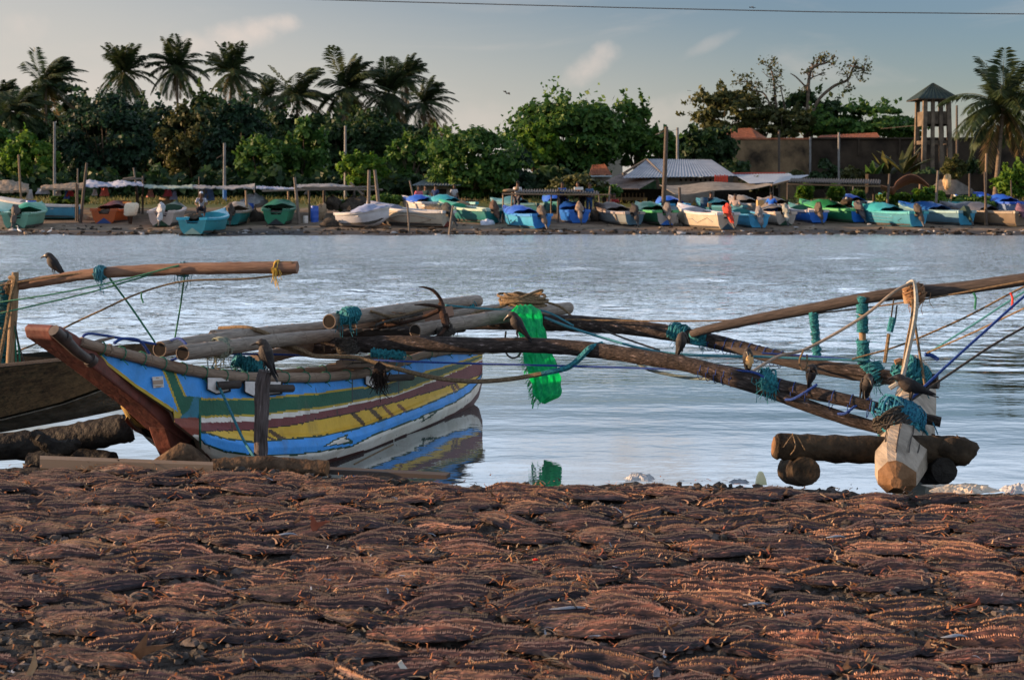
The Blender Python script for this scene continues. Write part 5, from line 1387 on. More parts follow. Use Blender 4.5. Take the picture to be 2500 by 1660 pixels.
PALMS = [ # px, py (crown heart), Y, frond, wind, droop, label
    (112, 205, 140, 4.6, 1.5, .9, 'tall windblown coconut palm, second from the left edge'),
    (38, 275, 135, 4.2, 1.2, 1.1, 'drooping coconut palm beside the tall windblown one at the far left'),
    (-5, 245, 150, 3.6, .8, 1.0, 'coconut palm cut by the left edge of the photo'),
    (302, 178, 150, 4.4, .25, 1.1, 'coconut palm with ragged dry frond on its left, left of the dark perching bird'),
    (432, 165, 150, 4.2, .15, 1.2, 'coconut palm with the dark bird at its crown'),
    (566, 178, 145, 4.3, .2, 1.0, 'full round coconut palm standing alone right of the bird palm'),
    (652, 238, 165, 3.2, 0, 1.0, 'small distant palm peeping between two larger palms'),
    (728, 235, 140, 4.6, 1.1, .8, 'thick dark coconut palm leaning with the wind, left of the tallest pair'),
    (845, 215, 140, 4.7, 1.0, .8, 'dark windblown coconut palm with upright tuft, behind the paired bare posts'),
    (948, 228, 145, 4.4, .2, 1.0, 'coconut palm whose crown overlaps the one behind it'),
    (990, 190, 160, 3.8, .8, 1.0, 'coconut palm standing just behind the overlapping crown'),
    (1035, 255, 150, 4.0, .9, 1.2, 'rightmost coconut palm of the left grove, its fronds hanging to the right'),
    (1092, 338, 190, 2.4, 0, 1.0, 'tiny distant palm in the gap right of the left grove'),
    (2450, 262, 92, 4.9, .15, 1.25, 'large near coconut palm at the right edge beside the watch tower'),
]
for (px, py, Y, s_, wd, dr, lb) in PALMS:
    palm(px, py, Y, s_ * (.97 if px < 2000 else .92), lb, wind=wd, droop=dr, base_px=px + random.uniform(-12, 12) if px < 2000 else 2428, lean=random.uniform(-.3, .3), nfr=34 if px in (728, 845, 112, 2450) else 34)
TREES = [ # px, top, bottom, width, Y, leaf, label, nclump, nleaf, size
    (-20, 300, 480, 160, 118, L_MID, 'green tree at the left edge behind the thatched shelter', 18, 3600, .36),
    (75, 325, 470, 130, 112, L_BRIGHT, 'lighter green tree behind the leaning pole at the left', 18, 3600, .34),
    (150, 190, 330, 150, 150, L_DARK, 'dark spreading tree beneath the tall windblown palm', 16, 3000, .42),
    (40, 265, 420, 170, 135, L_DARK, 'dark tree under the drooping palm', 16, 3000, .42),
    (255, 225, 480, 240, 120, L_DARK, 'large dense dark tree between the two left utility poles', 34, 8000, .34),
    (395, 250, 480, 150, 128, L_DARK, 'dark tree below the palm with the bird', 22, 4600, .36),
    (470, 240, 480, 190, 126, L_OLIVE, 'dusky olive tree just right of the bird palm', 24, 4600, .36),
    (575, 225, 480, 170, 122, L_DARK, 'dense dark tree below the full round palm', 26, 5200, .35),
    (668, 270, 480, 160, 130, L_DARK, 'dark tree behind the shed row left of the middle', 22, 4200, .36),
    (640, 335, 475, 130, 112, L_MID, 'mid green tree behind the utility pole with the lamp', 18, 3600, .34),
    (745, 300, 480, 130, 114, L_MID, 'broad leaved tree with pale leaves, left of the bare bamboo frame', 20, 3800, .42),
    (830, 290, 470, 170, 126, L_DARK, 'dark tree below the windblown palm with upright tuft', 22, 4400, .36),
    (930, 270, 470, 160, 128, L_DARK, 'dark tree below the overlapping palms', 20, 4200, .36),
    (1020, 300, 480, 130, 125, L_DARK, 'dark tree below the rightmost palm of the left grove', 18, 3600, .36),
    (1000, 330, 440, 110, 112, L_MID, 'greener tree in front of the dark grove, above the grey hut', 16, 3000, .34),
    (885, 368, 470, 120, 100, L_BRIGHT, 'small bright green feathery tree behind the pair of bare posts', 20, 4200, .28),
    (1150, 300, 500, 235, 98, L_MID, 'round shoreline tree with feathery light leaves beside the grey hut', 30, 7600, .28),
    (1235, 355, 500, 140, 101, L_DARK, 'very dark rounded bush right of the feathery shoreline tree', 20, 5200, .28),
    (1378, 230, 455, 295, 112, L_MID, 'largest broad tree in the middle of the far bank', 44, 11500, .34),
    (1310, 300, 430, 130, 109, L_BRIGHT, 'sunlit yellow green tree in front of the largest broad tree', 20, 4000, .32),
    (1480, 300, 400, 90, 116, L_DARK, 'dark tree at the right shoulder of the largest broad tree', 14, 2600, .34),
    (1545, 240, 425, 115, 114, L_MID, 'slender upright tree left of the tin roofed house', 18, 3200, .32),
    (1600, 320, 425, 110, 112, L_MID, 'big leaved tree behind the left slope of the tin roof', 16, 2600, .46),
    (1720, 305, 420, 150, 108, L_DARK, 'dark leafy tree behind the ridge of the tin roof', 20, 4000, .40),
    (1770, 208, 345, 190, 150, L_OLIVE, 'olive brown tree left of the bare branched tree', 20, 3600, .40),
    (1855, 240, 345, 150, 150, L_OLIVE, 'thin olive tree at the foot of the bare branched tree', 14, 2200, .40),
    (1990, 212, 345, 160, 152, L_DARK, 'dark leafy mass under the bare branches', 16, 3000, .40),
    (2090, 250, 350, 270, 150, L_MID, 'low wide green tree behind the dark wall', 24, 4600, .42),
    (2475, 395, 500, 90, 88, L_BRIGHT, 'bright green shrub at the right edge below the near palm', 16, 3200, .26),
    (2330, 385, 445, 52, 90, L_OLIVE, 'round leaved shrub at the foot of the watch tower', 12, 1400, .26),
    (2440, 300, 470, 150, 118, L_DARK, 'dark tree behind the near palm at the right edge', 18, 3400, .38),
    (330, 232, 480, 130, 134, L_DARK, 'dark filler tree between the large dense tree and the bird palm', 22, 4600, .38),
    (505, 215, 470, 130, 138, L_DARK, 'tall dark tree between the bird palm and the full round palm', 22, 4200, .38),
    (625, 258, 470, 130, 136, L_DARK, 'dark tree below the small distant palm', 20, 4200, .38),
    (700, 275, 470, 130, 138, L_DARK, 'dark tree under the thick windblown palm', 20, 4200, .38),
    (790, 268, 470, 130, 136, L_DARK, 'dark tree between the two windblown palms', 20, 4200, .38),
    (885, 272, 470, 120, 134, L_DARK, 'dark tree left of the overlapping palms', 20, 4000, .38),
    (975, 285, 470, 120, 138, L_DARK, 'dark tree behind the overlapping palms', 18, 3600, .38),
    (180, 262, 470, 120, 132, L_DARK, 'dark tree left of the large dense tree', 18, 3600, .38),
    (1450, 285, 400, 80, 125, L_DARK, 'dark tree peeping between the broadest tree and the slender one', 14, 2400, .36),
    (1650, 325, 420, 120, 118, L_MID, 'bushy tree behind the two poles and the tin roof', 16, 3000, .38),
    (1920, 262, 345, 130, 148, L_OLIVE, 'brownish tree between the two bare trunks', 16, 2800, .38),
    (2200, 285, 345, 120, 152, L_MID, 'green tree end sloping down towards the watch tower', 14, 2400, .4),
]
for (px, t_, b_, w_, Y, lf, lb, nc, nl, sz) in TREES:
    if lf is L_DARK: lf = (L_DARK, L_DARK2, L_DARK, L_DARK3)[int(px) % 4]
    tree(px, t_, b_, w_, Y, lf, lb, nclump=int(nc * 1.7), nleaf=int(nl * 1.7), size=sz * .8, crad=.31 if lf is not L_OLIVE else .26, flat=.8)
SHRUBS = [ # px, top, bottom, width, Y, leaf, label
    (1405, 430, 478, 130, 84, L_OLIVE, 'creeper covered olive bush behind the left corrugated shelter'),
    (1480, 455, 480, 60, 86, L_MID, 'small green bush at the end of the left corrugated shelter'),
    (2180, 470, 505, 80, 80, L_BRIGHT, 'bright green bush below the curved orange roof'),
    (2268, 462, 505, 75, 80, L_BRIGHT, 'bright green bush right of the pale post under the curved roof'),
    (1965, 455, 490, 36, 82, L_BRIGHT, 'leafy green shoot under the right corrugated shelter, left one'),
    (2042, 455, 490, 32, 82, L_BRIGHT, 'leafy green shoot under the right corrugated shelter, right one'),
    (2095, 468, 490, 24, 83, L_MID, 'small green weed against the dark wall'),
    (2380, 475, 510, 90, 82, L_MID, 'low green scrub right of the thatched heap'),
    (2170, 490, 512, 60, 79, L_MID, 'low scrub behind the covered blue boats on the right'),
    (170, 478, 500, 70, 84, L_MID, 'tuft of green grass behind the long blue boat'),
    (845, 495, 515, 40, 80, L_MID, 'green weed behind the upturned white boat'),
    (945, 478, 500, 70, 84, L_MID, 'low green scrub right of the bare posts'),
    (940, 525, 550, 55, 74, L_OLIVE, 'dry straw heap under the pair of bare posts'),
    (1120, 490, 512, 70, 84, L_DRY, 'dry orange brown scrub under the feathery shoreline tree'),
    (1850, 435, 470, 70, 90, L_DARK, 'dark creeper under the tin lean-to'),
    (2010, 395, 470, 70, 109, L_DARK, 'dark bush at the foot of the dark wall beside the pale grey pole'),
    (2085, 410, 470, 60, 108, L_OLIVE, 'olive bush at the foot of the dark wall'),
    (2375, 395, 470, 80, 104, L_DARK, 'dark bush under the near palm'),
    (2280, 415, 475, 110, 100, L_DARK, 'dark undergrowth round the feet of the watch tower'),
    (1800, 395, 450, 90, 106, L_DARK, 'dark creeper spreading over the left of the ochre wall'),
    (1940, 420, 460, 50, 107, L_OLIVE, 'thin olive weeds against the ochre wall'),
]
for (px, t_, b_, w_, Y, lf, lb) in SHRUBS:
    tree(px, t_, b_, w_, Y, lf, lb, name='shrub', cat='bush', nclump=12, nleaf=1500, size=.24, trunk=True, trunk_r=.03, crad=.5)
def banana(px, py_base, py_top, Y, label, n=9, leaf=None, ragged=0.0):
    b0 = P(px, py_base, Y); hgt = (py_base - py_top) * Y / F; t = empty('banana_plant', b0, label, 'banana plant')
    k = MB(); k.tube([b0, b0 + Vector((.05, 0, hgt * .35))], [.14, .09], 8); k.build('stem', L_OLIVE, t); k = MB()
    for i in range(n):
        a = random.uniform(0, 6.28); el_ = random.uniform(.5, 1.45); d = Vector((math.cos(a) * math.cos(el_), math.sin(a) * math.cos(el_) * .6, math.sin(el_))); p = b0 + Vector((0, 0, hgt * .33)); g_ = []
        L_ = hgt * random.uniform(.5, .75); sd = d.cross(Vector((0, 0, 1))).normalized()
        for j in range(9):
            s_ = j / 8; wd = .30 * math.sin(math.pi * (.06 + .9 * s_)) * random.uniform(.75, 1.1); g_.append([p - sd * wd + Vector((0, 0, -wd * .3)), p, p + sd * wd + Vector((0, 0, -wd * .3))])
            d = (d + Vector((0, 0, -.17 * s_))).normalized(); p = p + d * L_ / 8
        k.sheet(g_, .015)
    k.build('leaves', leaf or L_MID, t)
banana(2205, 470, 335, 104, 'tall banana plant with upright leaves against the dark wall, near the tower', 9, L_OLIVE)
banana(2235, 470, 375, 105, 'ragged dry banana plant just left of the watch tower', 6, L_DRY)
banana(2128, 470, 385, 104, 'low banana plant against the dark wall, further from the tower', 8)
banana(2165, 470, 365, 105, 'drooping olive banana plant between the low one and the tall one', 8, L_OLIVE)
# bare branched tree behind the fort wall
bt = empty('bare_tree', P(1965, 440, 150), 'tall bare branched tree with crooked limbs against the sky', 'tree')
bt.location.z = gz(150)
k = MB(); tipsC = []
def branch(p, d, L, r, lev):
    pts = [p.copy()]; n = 5
    for i in range(n):
        d = (d + Vector((random.gauss(0, .22), random.gauss(0, .12), random.gauss(.02, .18)))).normalized(); p = p + d * (L / n); pts.append(p.copy())
    k.tube(cr(pts, 2), [r, r * .75, r * .5], 6 if lev < 3 else 4)
    if lev >= 4: tipsC.append(p); return
    for i in range(3 if lev < 3 else 4):
        j = random.randint(2, n); dd = (d + Vector((random.gauss(0, .75), random.gauss(0, .4), random.gauss(.12, .45)))).normalized()
        branch(pts[j], dd, L * random.uniform(.45, .68), r * .5, lev + 1)
def limb(pts, r):
    v = [P(x, y, 150) for x, y in pts]; k.tube(cr(v, 6), [r, r * .8, r * .45], 8); return v
for pts, r in (([(1968, 420), (1966, 330), (1972, 250), (1975, 195), (1985, 165), (2015, 155)], .24), ([(1968, 360), (1990, 260), (2030, 215), (2070, 195), (2085, 165), (2110, 170)], .20),
               ([(1908, 440), (1900, 300), (1893, 240), (1888, 190), (1880, 165)], .16), ([(1905, 440), (1895, 320), (1870, 235), (1835, 220), (1825, 200)], .12), ([(1935, 440), (1925, 320), (1912, 245), (1905, 210)], .12), ([(1974, 220), (1945, 190), (1930, 180)], .1)):
    v = limb(pts, r)
    for q in v[3:]:
        for _ in range(4): branch(q, Vector((random.gauss(.1, .8), random.gauss(0, .4), random.gauss(.15, .5))).normalized(), random.uniform(.55, 1.25), r * .4, 2)
k.build('trunk', BARK, bt)
C = np.array([tuple(q) for q in tipsC]); sel = C[rng.integers(0, len(C), 900)] + rng.normal(size=(900, 3)) * .25; Nn = rng.normal(size=(900, 3)); Nn /= np.linalg.norm(Nn, axis=1, keepdims=True)
leaf_obj('crown', np_leaves(sel, Nn, rng.uniform(.12, .3, 900)), L_OLIVE, bt)
# far wood behind everything and the dark undergrowth behind the shelters: masses nobody could count
C = []; Nn = []
for i in range(9000):
    px = random.uniform(-500, 1060); Y = random.uniform(155, 185); top = 290 + 30 * math.sin(px * .02) + 20 * math.sin(px * .057); C.append(tuple(P(px, random.uniform(top, 490), Y))); 
for i in range(3600):
    px = random.uniform(1060, 3000); Y = random.uniform(165, 195); C.append(tuple(P(px, random.uniform(425 + 14 * math.sin(px * .03), 490), Y)))
C = np.array(C); Nn = rng.normal(size=C.shape) + np.array([0, -.6, .5]); Nn /= np.linalg.norm(Nn, axis=1, keepdims=True)
o = leaf_obj('far_wood', np_leaves(C, Nn, rng.uniform(.8, 1.5, len(C))), L_DARK, None); tag(o, 'dark far-off wood behind the far bank', 'wood', kind='stuff')
C = []
for i in range(11000):
    px = random.uniform(-300, 1060); Y = random.uniform(108, 116); top = 425 + 12 * math.sin(px * .045) + 10 * math.sin(px * .11); C.append(tuple(P(px, random.uniform(top, 492), Y)))
for i in range(3500):
    px = random.uniform(1060, 1460); Y = random.uniform(104, 112); C.append(tuple(P(px, random.uniform(415 + 12 * math.sin(px * .05), 490), Y)))
C = np.array(C); Nn = rng.normal(size=C.shape) + np.array([0, -.6, .5]); Nn /= np.linalg.norm(Nn, axis=1, keepdims=True)
o = leaf_obj('undergrowth', np_leaves(C, Nn, rng.uniform(.3, .6, len(C))), L_DARK, None); tag(o, 'dark undergrowth behind the shelters on the far bank', 'undergrowth', kind='stuff')
# grass strip behind the shelters
C = []
for i in range(9000):
    px = random.uniform(-200, 2700); py = random.uniform(487, 502)
    if 1000 < px < 2100 and random.random() < .7: continue
    Y = gy(py); x = P(px, py, Y).x; C.append((x, Y, gz(Y) + .05))
C = np.array(C); n_ = len(C); a = rng.uniform(0, 6.28, n_); hgt = rng.uniform(.1, .34, n_)
dx = np.stack([np.cos(a) * .06, np.sin(a) * .06, np.zeros(n_)], 1); up = np.stack([rng.normal(0, .08, n_), rng.normal(0, .05, n_), hgt], 1)
V = np.stack([C - dx, C + dx, C + up], 1).reshape(-1, 3)
o = leaf_obj('grass', V, mat('bank grass', (.055, .075, .02), (.14, .12, .04), scale=.4, island=.3, transl=.3), None, per=3); tag(o, 'rough grass behind the boats on the far bank', 'grass', kind='stuff')
# ------------------------------------------------------------------ buildings, wall, tower, poles
M_TIN = mat('blue grey tin', (.10, .125, .175), (.18, .21, .265), scale=1.2, rough=.45, spec=.4, bump=.2)
M_TIN_RUST = mat('old dark tin', (.075, .06, .055), (.20, .16, .14), scale=1.5, rough=.7, bump=.3)
M_TILE = mat('red clay tile', (.19, .065, .035), (.33, .14, .08), scale=2, rough=.85, bump=1.2, bscale=9)
M_PLASTER = mat('stained grey plaster', (.10, .095, .088), (.24, .22, .195), scale=.7, rough=.9, bump=.4)
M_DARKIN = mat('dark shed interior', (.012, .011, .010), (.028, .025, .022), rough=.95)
M_WALL_L = mat('lichened ochre wall', (.03, .024, .018), (.26, .18, .105), scale=.35, rough=.95, bump=.8, bscale=2.5, lo=.36, hi=.66, detail=9)
M_WALL_D = mat('soot dark wall', (.012, .010, .009), (.055, .042, .031), scale=.5, rough=.95, bump=.8, bscale=2.5, detail=9)
M_CONC = mat('weathered concrete', (.055, .045, .036), (.17, .135, .10), scale=1.1, rough=.9, bump=.5)
M_POST = wood('grey pole wood', (.07, .058, .05), (.18, .155, .13))
M_POSTD = wood('dark pole wood', (.035, .028, .024), (.10, .08, .065))
M_POSTO = wood('sunny tan pole', (.13, .09, .055), (.25, .175, .11))
M_THATCH = mat('thatch', (.12, .095, .07), (.28, .225, .17), scale=5, rough=.95, bump=1.5, stretch=(1, .5, 2))

def corr(k, A, B, Cc, D, n=40, amp=.03, th=.02, mi=0, rows=6, wob=0.0):
    """corrugated sheet roof A-B (eave) to D-C (ridge), ridges run from eave to ridge"""
    A, B, Cc, D = map(Vector, (A, B, Cc, D)); nrm = (B - A).cross(D - A).normalized(); g_ = []
    for i in range(rows + 1):
        v = i / rows; row = []
        for j in range(n * 4 + 1):
            u = j / (n * 4); p = A.lerp(B, u).lerp(D.lerp(Cc, u), v); row.append(p + nrm * (amp * math.sin(2 * math.pi * n * u) + wob * math.sin(5 * u + 2 * v)))
        g_.append(row)
    k.sheet(g_, th, mi)
def wallbox(k, px0, px1, pt, pb, Y, depth, mi=0):
    a, b_ = P(px0, pt, Y), P(px1, pb, Y); k.box(a.x, b_.x, Y, Y + depth, b_.z, a.z, mi)

# tin roofed house
hs_ = empty('tin_roofed_house', P(1640, 500, 92), 'long low house with blue grey tin roof and dark open gable', 'house')
k = MB(); corr(k, P(1520, 435, 90), P(1798, 430, 90), P(1738, 391, 95), P(1582, 389, 95), 34, .03); k.build('roof', M_TIN, hs_)
k = MB(); corr(k, P(1798, 430, 99), P(1590, 432, 99), P(1582, 389, 95), P(1738, 391, 95), 20, .03); k.build('roof', M_TIN, hs_)
k = MB(); corr(k, P(1448, 460, 90), P(1560, 462, 88.5), P(1622, 427, 91), P(1515, 424, 95), 22, .03); k.build('lean_to_roof', M_TIN_RUST, hs_)
k = MB(); k.tube([P(1578, 390, 94.8), P(1520, 425, 94.0)], .09, 6); k.tube([P(1580, 390, 94.8), P(1627, 436, 89.9)], .08, 6); k.build('barge_board', M_POST, hs_)
k = MB(); wallbox(k, 1625, 1790, 433, 505, 91, .2); k.build('wall', M_PLASTER, hs_)
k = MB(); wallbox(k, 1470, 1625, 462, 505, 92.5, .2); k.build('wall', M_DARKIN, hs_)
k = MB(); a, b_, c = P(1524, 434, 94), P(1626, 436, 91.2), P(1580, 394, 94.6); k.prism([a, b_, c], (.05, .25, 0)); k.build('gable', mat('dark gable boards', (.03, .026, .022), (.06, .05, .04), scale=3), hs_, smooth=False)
for x in range(1660, 1760, 12):
    k = MB(); wallbox(k, x, x + 5, 437, 443, 90.98, .05); k.build('vent', M_DARKIN, hs_)
k = MB(); wallbox(k, 1490, 1580, 482, 490, 92.3, .15); 
for x in range(1490, 1580, 9): wallbox(k, x, x + 2, 472, 484, 92.35, .1)
k.build('railing', M_POSTO, hs_)
# awning of netting in front of the house
k = MB(); g_ = []
for i in range(5):
    v = i / 4; g_.append([P(1640 + 240 * u - 30 * (1 - v) + 10 * v, (452 - 8 * u) + v * (22 - 14 * u * u) + 3 * math.sin(9 * u + v), 88 - 4 * v) for u in np.linspace(0, 1, 24)])
k.sheet(g_, .03); tag(k.build('net_awning', mat('dusty awning cloth', (.12, .115, .10), (.23, .21, .185), scale=2.5, rough=.95, c3=(.28, .13, .08))), 'sagging dusty cloth awning in front of the tin roofed house', 'awning')
k = MB()
for i in range(6):
    x = 1745 + i * 5.7; wallbox(k, x, x + 3.8, 427 + (i % 2), 445, 89.2 + .02 * i, .05)
wallbox(k, 1744.5, 1746.5, 445, 458, 89.2, .04)
tag(k.build('red_curtain', mat('orange red cloth', (.5, .06, .03), (.38, .04, .025), scale=3, rough=.8), smooth=False), 'row of red hanging cloth strips under the tin roof eave', 'cloth')
# lean-to with red edged tin sheets
lt = empty('tin_lean_to', P(1880, 500, 88), 'pale tin lean-to with a red ridge board right of the house', 'lean-to')
k = MB(); corr(k, P(1830, 449, 86), P(1950, 443, 86), P(1930, 424, 92), P(1790, 426, 92), 20, .03); corr(k, P(1885, 452, 84.5), P(1935, 442, 84.5), P(1975, 428, 90), P(1905, 431, 90), 14, .03); k.build('roof', M_TIN, lt)
k = MB(); k.tube([P(1783, 424, 92), P(1917, 423, 92)], .07, 6); k.build('ridge_board', mat('red ridge', (.36, .07, .05)), lt)
for x in (1880, 1887): 
    k = MB(); k.tube([P(x, 452, 85), P(x, 500, 85)], .05, 6); k.build('post', M_POST, lt)
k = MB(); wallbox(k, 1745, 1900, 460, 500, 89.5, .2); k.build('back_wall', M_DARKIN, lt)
# grey hut on the left, red tiled cottage, tiled roofs behind the wall, pale house
ht = empty('grey_hut', P(1070, 500, 96), 'small grey hut with slate blue roof under the feathery shoreline tree', 'hut')
k = MB(); wallbox(k, 1015, 1115, 452, 497, 97, 3); k.build('wall', M_PLASTER, ht)
k = MB(); corr(k, P(1005, 453, 96), P(1125, 453, 96), P(1115, 430, 99), P(1050, 433, 99), 16, .03); k.build('roof', mat('slate blue sheet', (.10, .135, .16), (.17, .2, .23), rough=.6), ht)
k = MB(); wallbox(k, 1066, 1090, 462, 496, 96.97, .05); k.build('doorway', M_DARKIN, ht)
ct = empty('red_roof_cottage', P(1465, 470, 102), 'small cottage with a red tiled roof left of the tin roofed house', 'cottage')
k = MB(); corr(k, P(1437, 428, 100), P(1494, 427, 100), P(1478, 402, 104), P(1446, 404, 104), 12, .04); k.build('roof', M_TILE, ct)
k = MB(); k.box(*[q for q in (P(1437, 430, 100).x, P(1494, 430, 100).x)], 99.9, 100, P(0, 432, 100).z, P(0, 429, 100).z); k.build('eave_board', mat('pale blue eave', (.32, .38, .42)), ct)
k = MB(); wallbox(k, 1442, 1490, 432, 480, 101, 3); k.build('wall', M_PLASTER, ct)
ph_ = empty('pale_house', P(1475, 440, 125), 'pale cream house wall showing between the broad tree and the slender tree', 'house')
k = MB(); wallbox(k, 1432, 1520, 362, 470, 125, 5); k.build('wall', mat('cream wall', (.36, .33, .27), (.26, .24, .2), scale=.5), ph_)
k = MB(); corr(k, P(1425, 364, 124), P(1526, 364, 124), P(1500, 352, 128), P(1450, 352, 128), 14, .04); k.build('roof', M_TIN_RUST, ph_)
bh = empty('tiled_roof_house', P(1790, 440, 128), 'house behind the ochre wall with a broad red brown tiled roof', 'house')
k = MB(); corr(k, P(1730, 342, 122), P(1850, 342, 122), P(1834, 314, 128), P(1738, 317, 128), 34, .05); corr(k, P(1850, 342, 122), P(1878, 342, 130), P(1834, 314, 128.02), P(1834, 314, 128), 10, .05); k.build('roof', M_TILE, bh)
k = MB(); wallbox(k, 1736, 1846, 343, 440, 124, 5); k.build('wall', M_WALL_D, bh)
rh = empty('long_tiled_house', P(2070, 440, 130), 'long low house with orange tiled roof just above the dark wall', 'house')
k = MB(); corr(k, P(1995, 338, 124), P(2150, 338, 124), P(2142, 325, 129), P(2003, 332, 129), 40, .05); k.build('roof', M_TILE, rh)
k = MB(); wallbox(k, 2000, 2145, 339, 440, 126, 4); k.build('wall', M_WALL_D, rh)
# fort walls
k = MB(); wallbox(k, 1728, 1976, 341, 505, 112, 1.2); k.box(P(1726, 0, 112).x, P(1977, 0, 112).x, 111.9, 113.3, P(0, 341, 112).z - .02, P(0, 337, 112).z, 1)
tag(k.build('ochre_wall', [M_WALL_L, M_TILE], smooth=False), 'high lichened ochre wall with a tile coping behind the tin roofed house', 'wall')
k = MB(); wallbox(k, 1976, 2620, 338, 505, 113.5, 1.2); wallbox(k, 1975, 2630, 336, 340, 113.3, 1.6)
for x in (2095, 2195): wallbox(k, x, x + 4, 340, 380, 113.3, .2)
tag(k.build('dark_wall', M_WALL_D, smooth=False), 'long soot dark wall running behind the watch tower', 'wall')
k = MB(); wallbox(k, 2120, 2700, 425, 505, 96, .8); tag(k.build('low_wall', M_WALL_D, smooth=False), 'lower dark retaining wall behind the boats on the right', 'wall')
# watch tower
Yt = 106
tw = empty('watch_tower', P(2290, 460, Yt), 'open concrete watch tower with a green pyramid roof', 'tower')
def tx(px): return P(px, 0, Yt).x
def tz(py): return P(0, py, Yt).z
zt = lambda y: tz(y)
sc1 = (tx(2323) - tx(2262)) / 2; cx_ = tx(2287); cy_ = Yt + sc1
k = MB(); ap = Vector((cx_, cy_, zt(201))); e = sc1 * 1.66; base_ = [Vector((cx_ + a * e, cy_ + b_ * e, zt(242))) for a, b_ in ((-1, -1), (1, -1), (1, 1), (-1, 1))]
for i in range(4): corr(k, base_[i], base_[(i + 1) % 4], ap + (base_[(i + 1) % 4] - ap) * .02, ap + (base_[i] - ap) * .02, 9, .03, .04)
k.build('roof', mat('dark green roof sheet', (.010, .021, .019), (.022, .040, .036), scale=1, rough=.6), tw)
k = MB(); k.box(cx_ - e, cx_ + e, cy_ - e, cy_ + e, zt(244), zt(242.5)); k.build('roof_soffit', M_WOOD_DARK, tw)
for ix in (-1, -.33, .33, 1):
    for iy in (-1, 1):
        if abs(ix) < .5 and iy == 1: continue
        if abs(ix) > .5 or iy == -1:
            k = MB(); wdt = .16 if abs(ix) > .5 else .13
            xb = cx_ + ix * sc1 * 1.12; xt = cx_ + ix * sc1 * .93
            v = [(xb - wdt, cy_ + iy * sc1 - wdt, zt(470)), (xb + wdt, cy_ + iy * sc1 - wdt, zt(470)), (xb + wdt, cy_ + iy * sc1 + wdt, zt(470)), (xb - wdt, cy_ + iy * sc1 + wdt, zt(470)),
                 (xt - wdt, cy_ + iy * sc1 - wdt, zt(244)), (xt + wdt, cy_ + iy * sc1 - wdt, zt(244)), (xt + wdt, cy_ + iy * sc1 + wdt, zt(244)), (xt - wdt, cy_ + iy * sc1 + wdt, zt(244))]
            k.hexa(v); k.build('pillar', M_CONC, tw, smooth=False)
for (ya, yb_, in_) in ((272, 307, .1), (343, 352, .02)):
    for sd in range(4):
        k = MB(); q = sc1 * (1.0 if ya < 300 else 1.06)
        if sd == 0: k.box(cx_ - q, cx_ + q, cy_ - q - .1 + .22, cy_ - q + .25, zt(yb_), zt(ya))
        if sd == 1: k.box(cx_ - q, cx_ + q, cy_ + q - .25, cy_ + q - .12, zt(yb_), zt(ya))
        if sd == 2: k.box(cx_ - q - .03, cx_ - q + .12, cy_ - q + .3, cy_ + q - .3, zt(yb_), zt(ya))
        if sd == 3: k.box(cx_ + q - .12, cx_ + q + .03, cy_ - q + .3, cy_ + q - .3, zt(yb_), zt(ya))
        k.build('parapet' if ya < 300 else 'tie_beam', M_CONC, tw, smooth=False)
k = MB(); k.box(cx_ - sc1 + .12, cx_ + sc1 - .12, cy_ - sc1 + .12, cy_ + sc1 - .12, zt(307), zt(303)); k.build('floor', M_CONC, tw)

# ---- poles and posts: (points, radius, depth, material, label, name)
def post_(pts, r, m_, label, name='post', cat='post', group=None):
    k = MB(); k.tube([P(x, y, Y) for x, y, Y in pts], r, 8, rough=.05); return tag(k.build(name, m_, smooth=True), label, cat, group)
M_UT = mat('concrete utility pole', (.12, .12, .12), (.21, .21, .21), scale=2, rough=.85)
UT = [(133, 298, 490, 100, 'bare grey utility pole in front of the large dense tree on the left'), (548, 350, 500, 96, 'utility pole with a small lamp, its foot painted blue'), (843, 308, 490, 100, 'thin utility pole passing in front of the small bright feathery tree'),
      (1654, 312, 470, 100, 'utility pole standing behind the tin roof'), (1902, 318, 470, 108, 'thin dark pole in front of the ochre wall'), (2048, 324, 500, 106, 'pale grey pole in front of the dark wall'), (1978, 335, 500, 111, 'short pale pipe at the corner of the two walls')]
for x, t_, b_, Y, lb in UT:
    o = post_([(x, b_ + 14, Y), (x, t_, Y)], [.12, .09] if x < 1900 else .09, M_UT if x != 1902 else M_POSTD, lb, 'utility_pole', 'utility pole')
    if x == 548:
        k = MB(); k.tube([P(546, 378, 96), P(534, 384, 96), P(528, 388, 96)], .03, 6); la = k.build('lamp_arm', M_POSTD, o); la.location = la.location - o.location if False else la.location
        k = MB(); k.tube([P(548.5, 500, 95.75), P(548.5, 462, 95.75)], .14, 8); k.build('painted_foot', mat('blue painted foot', (.04, .13, .33)), o)
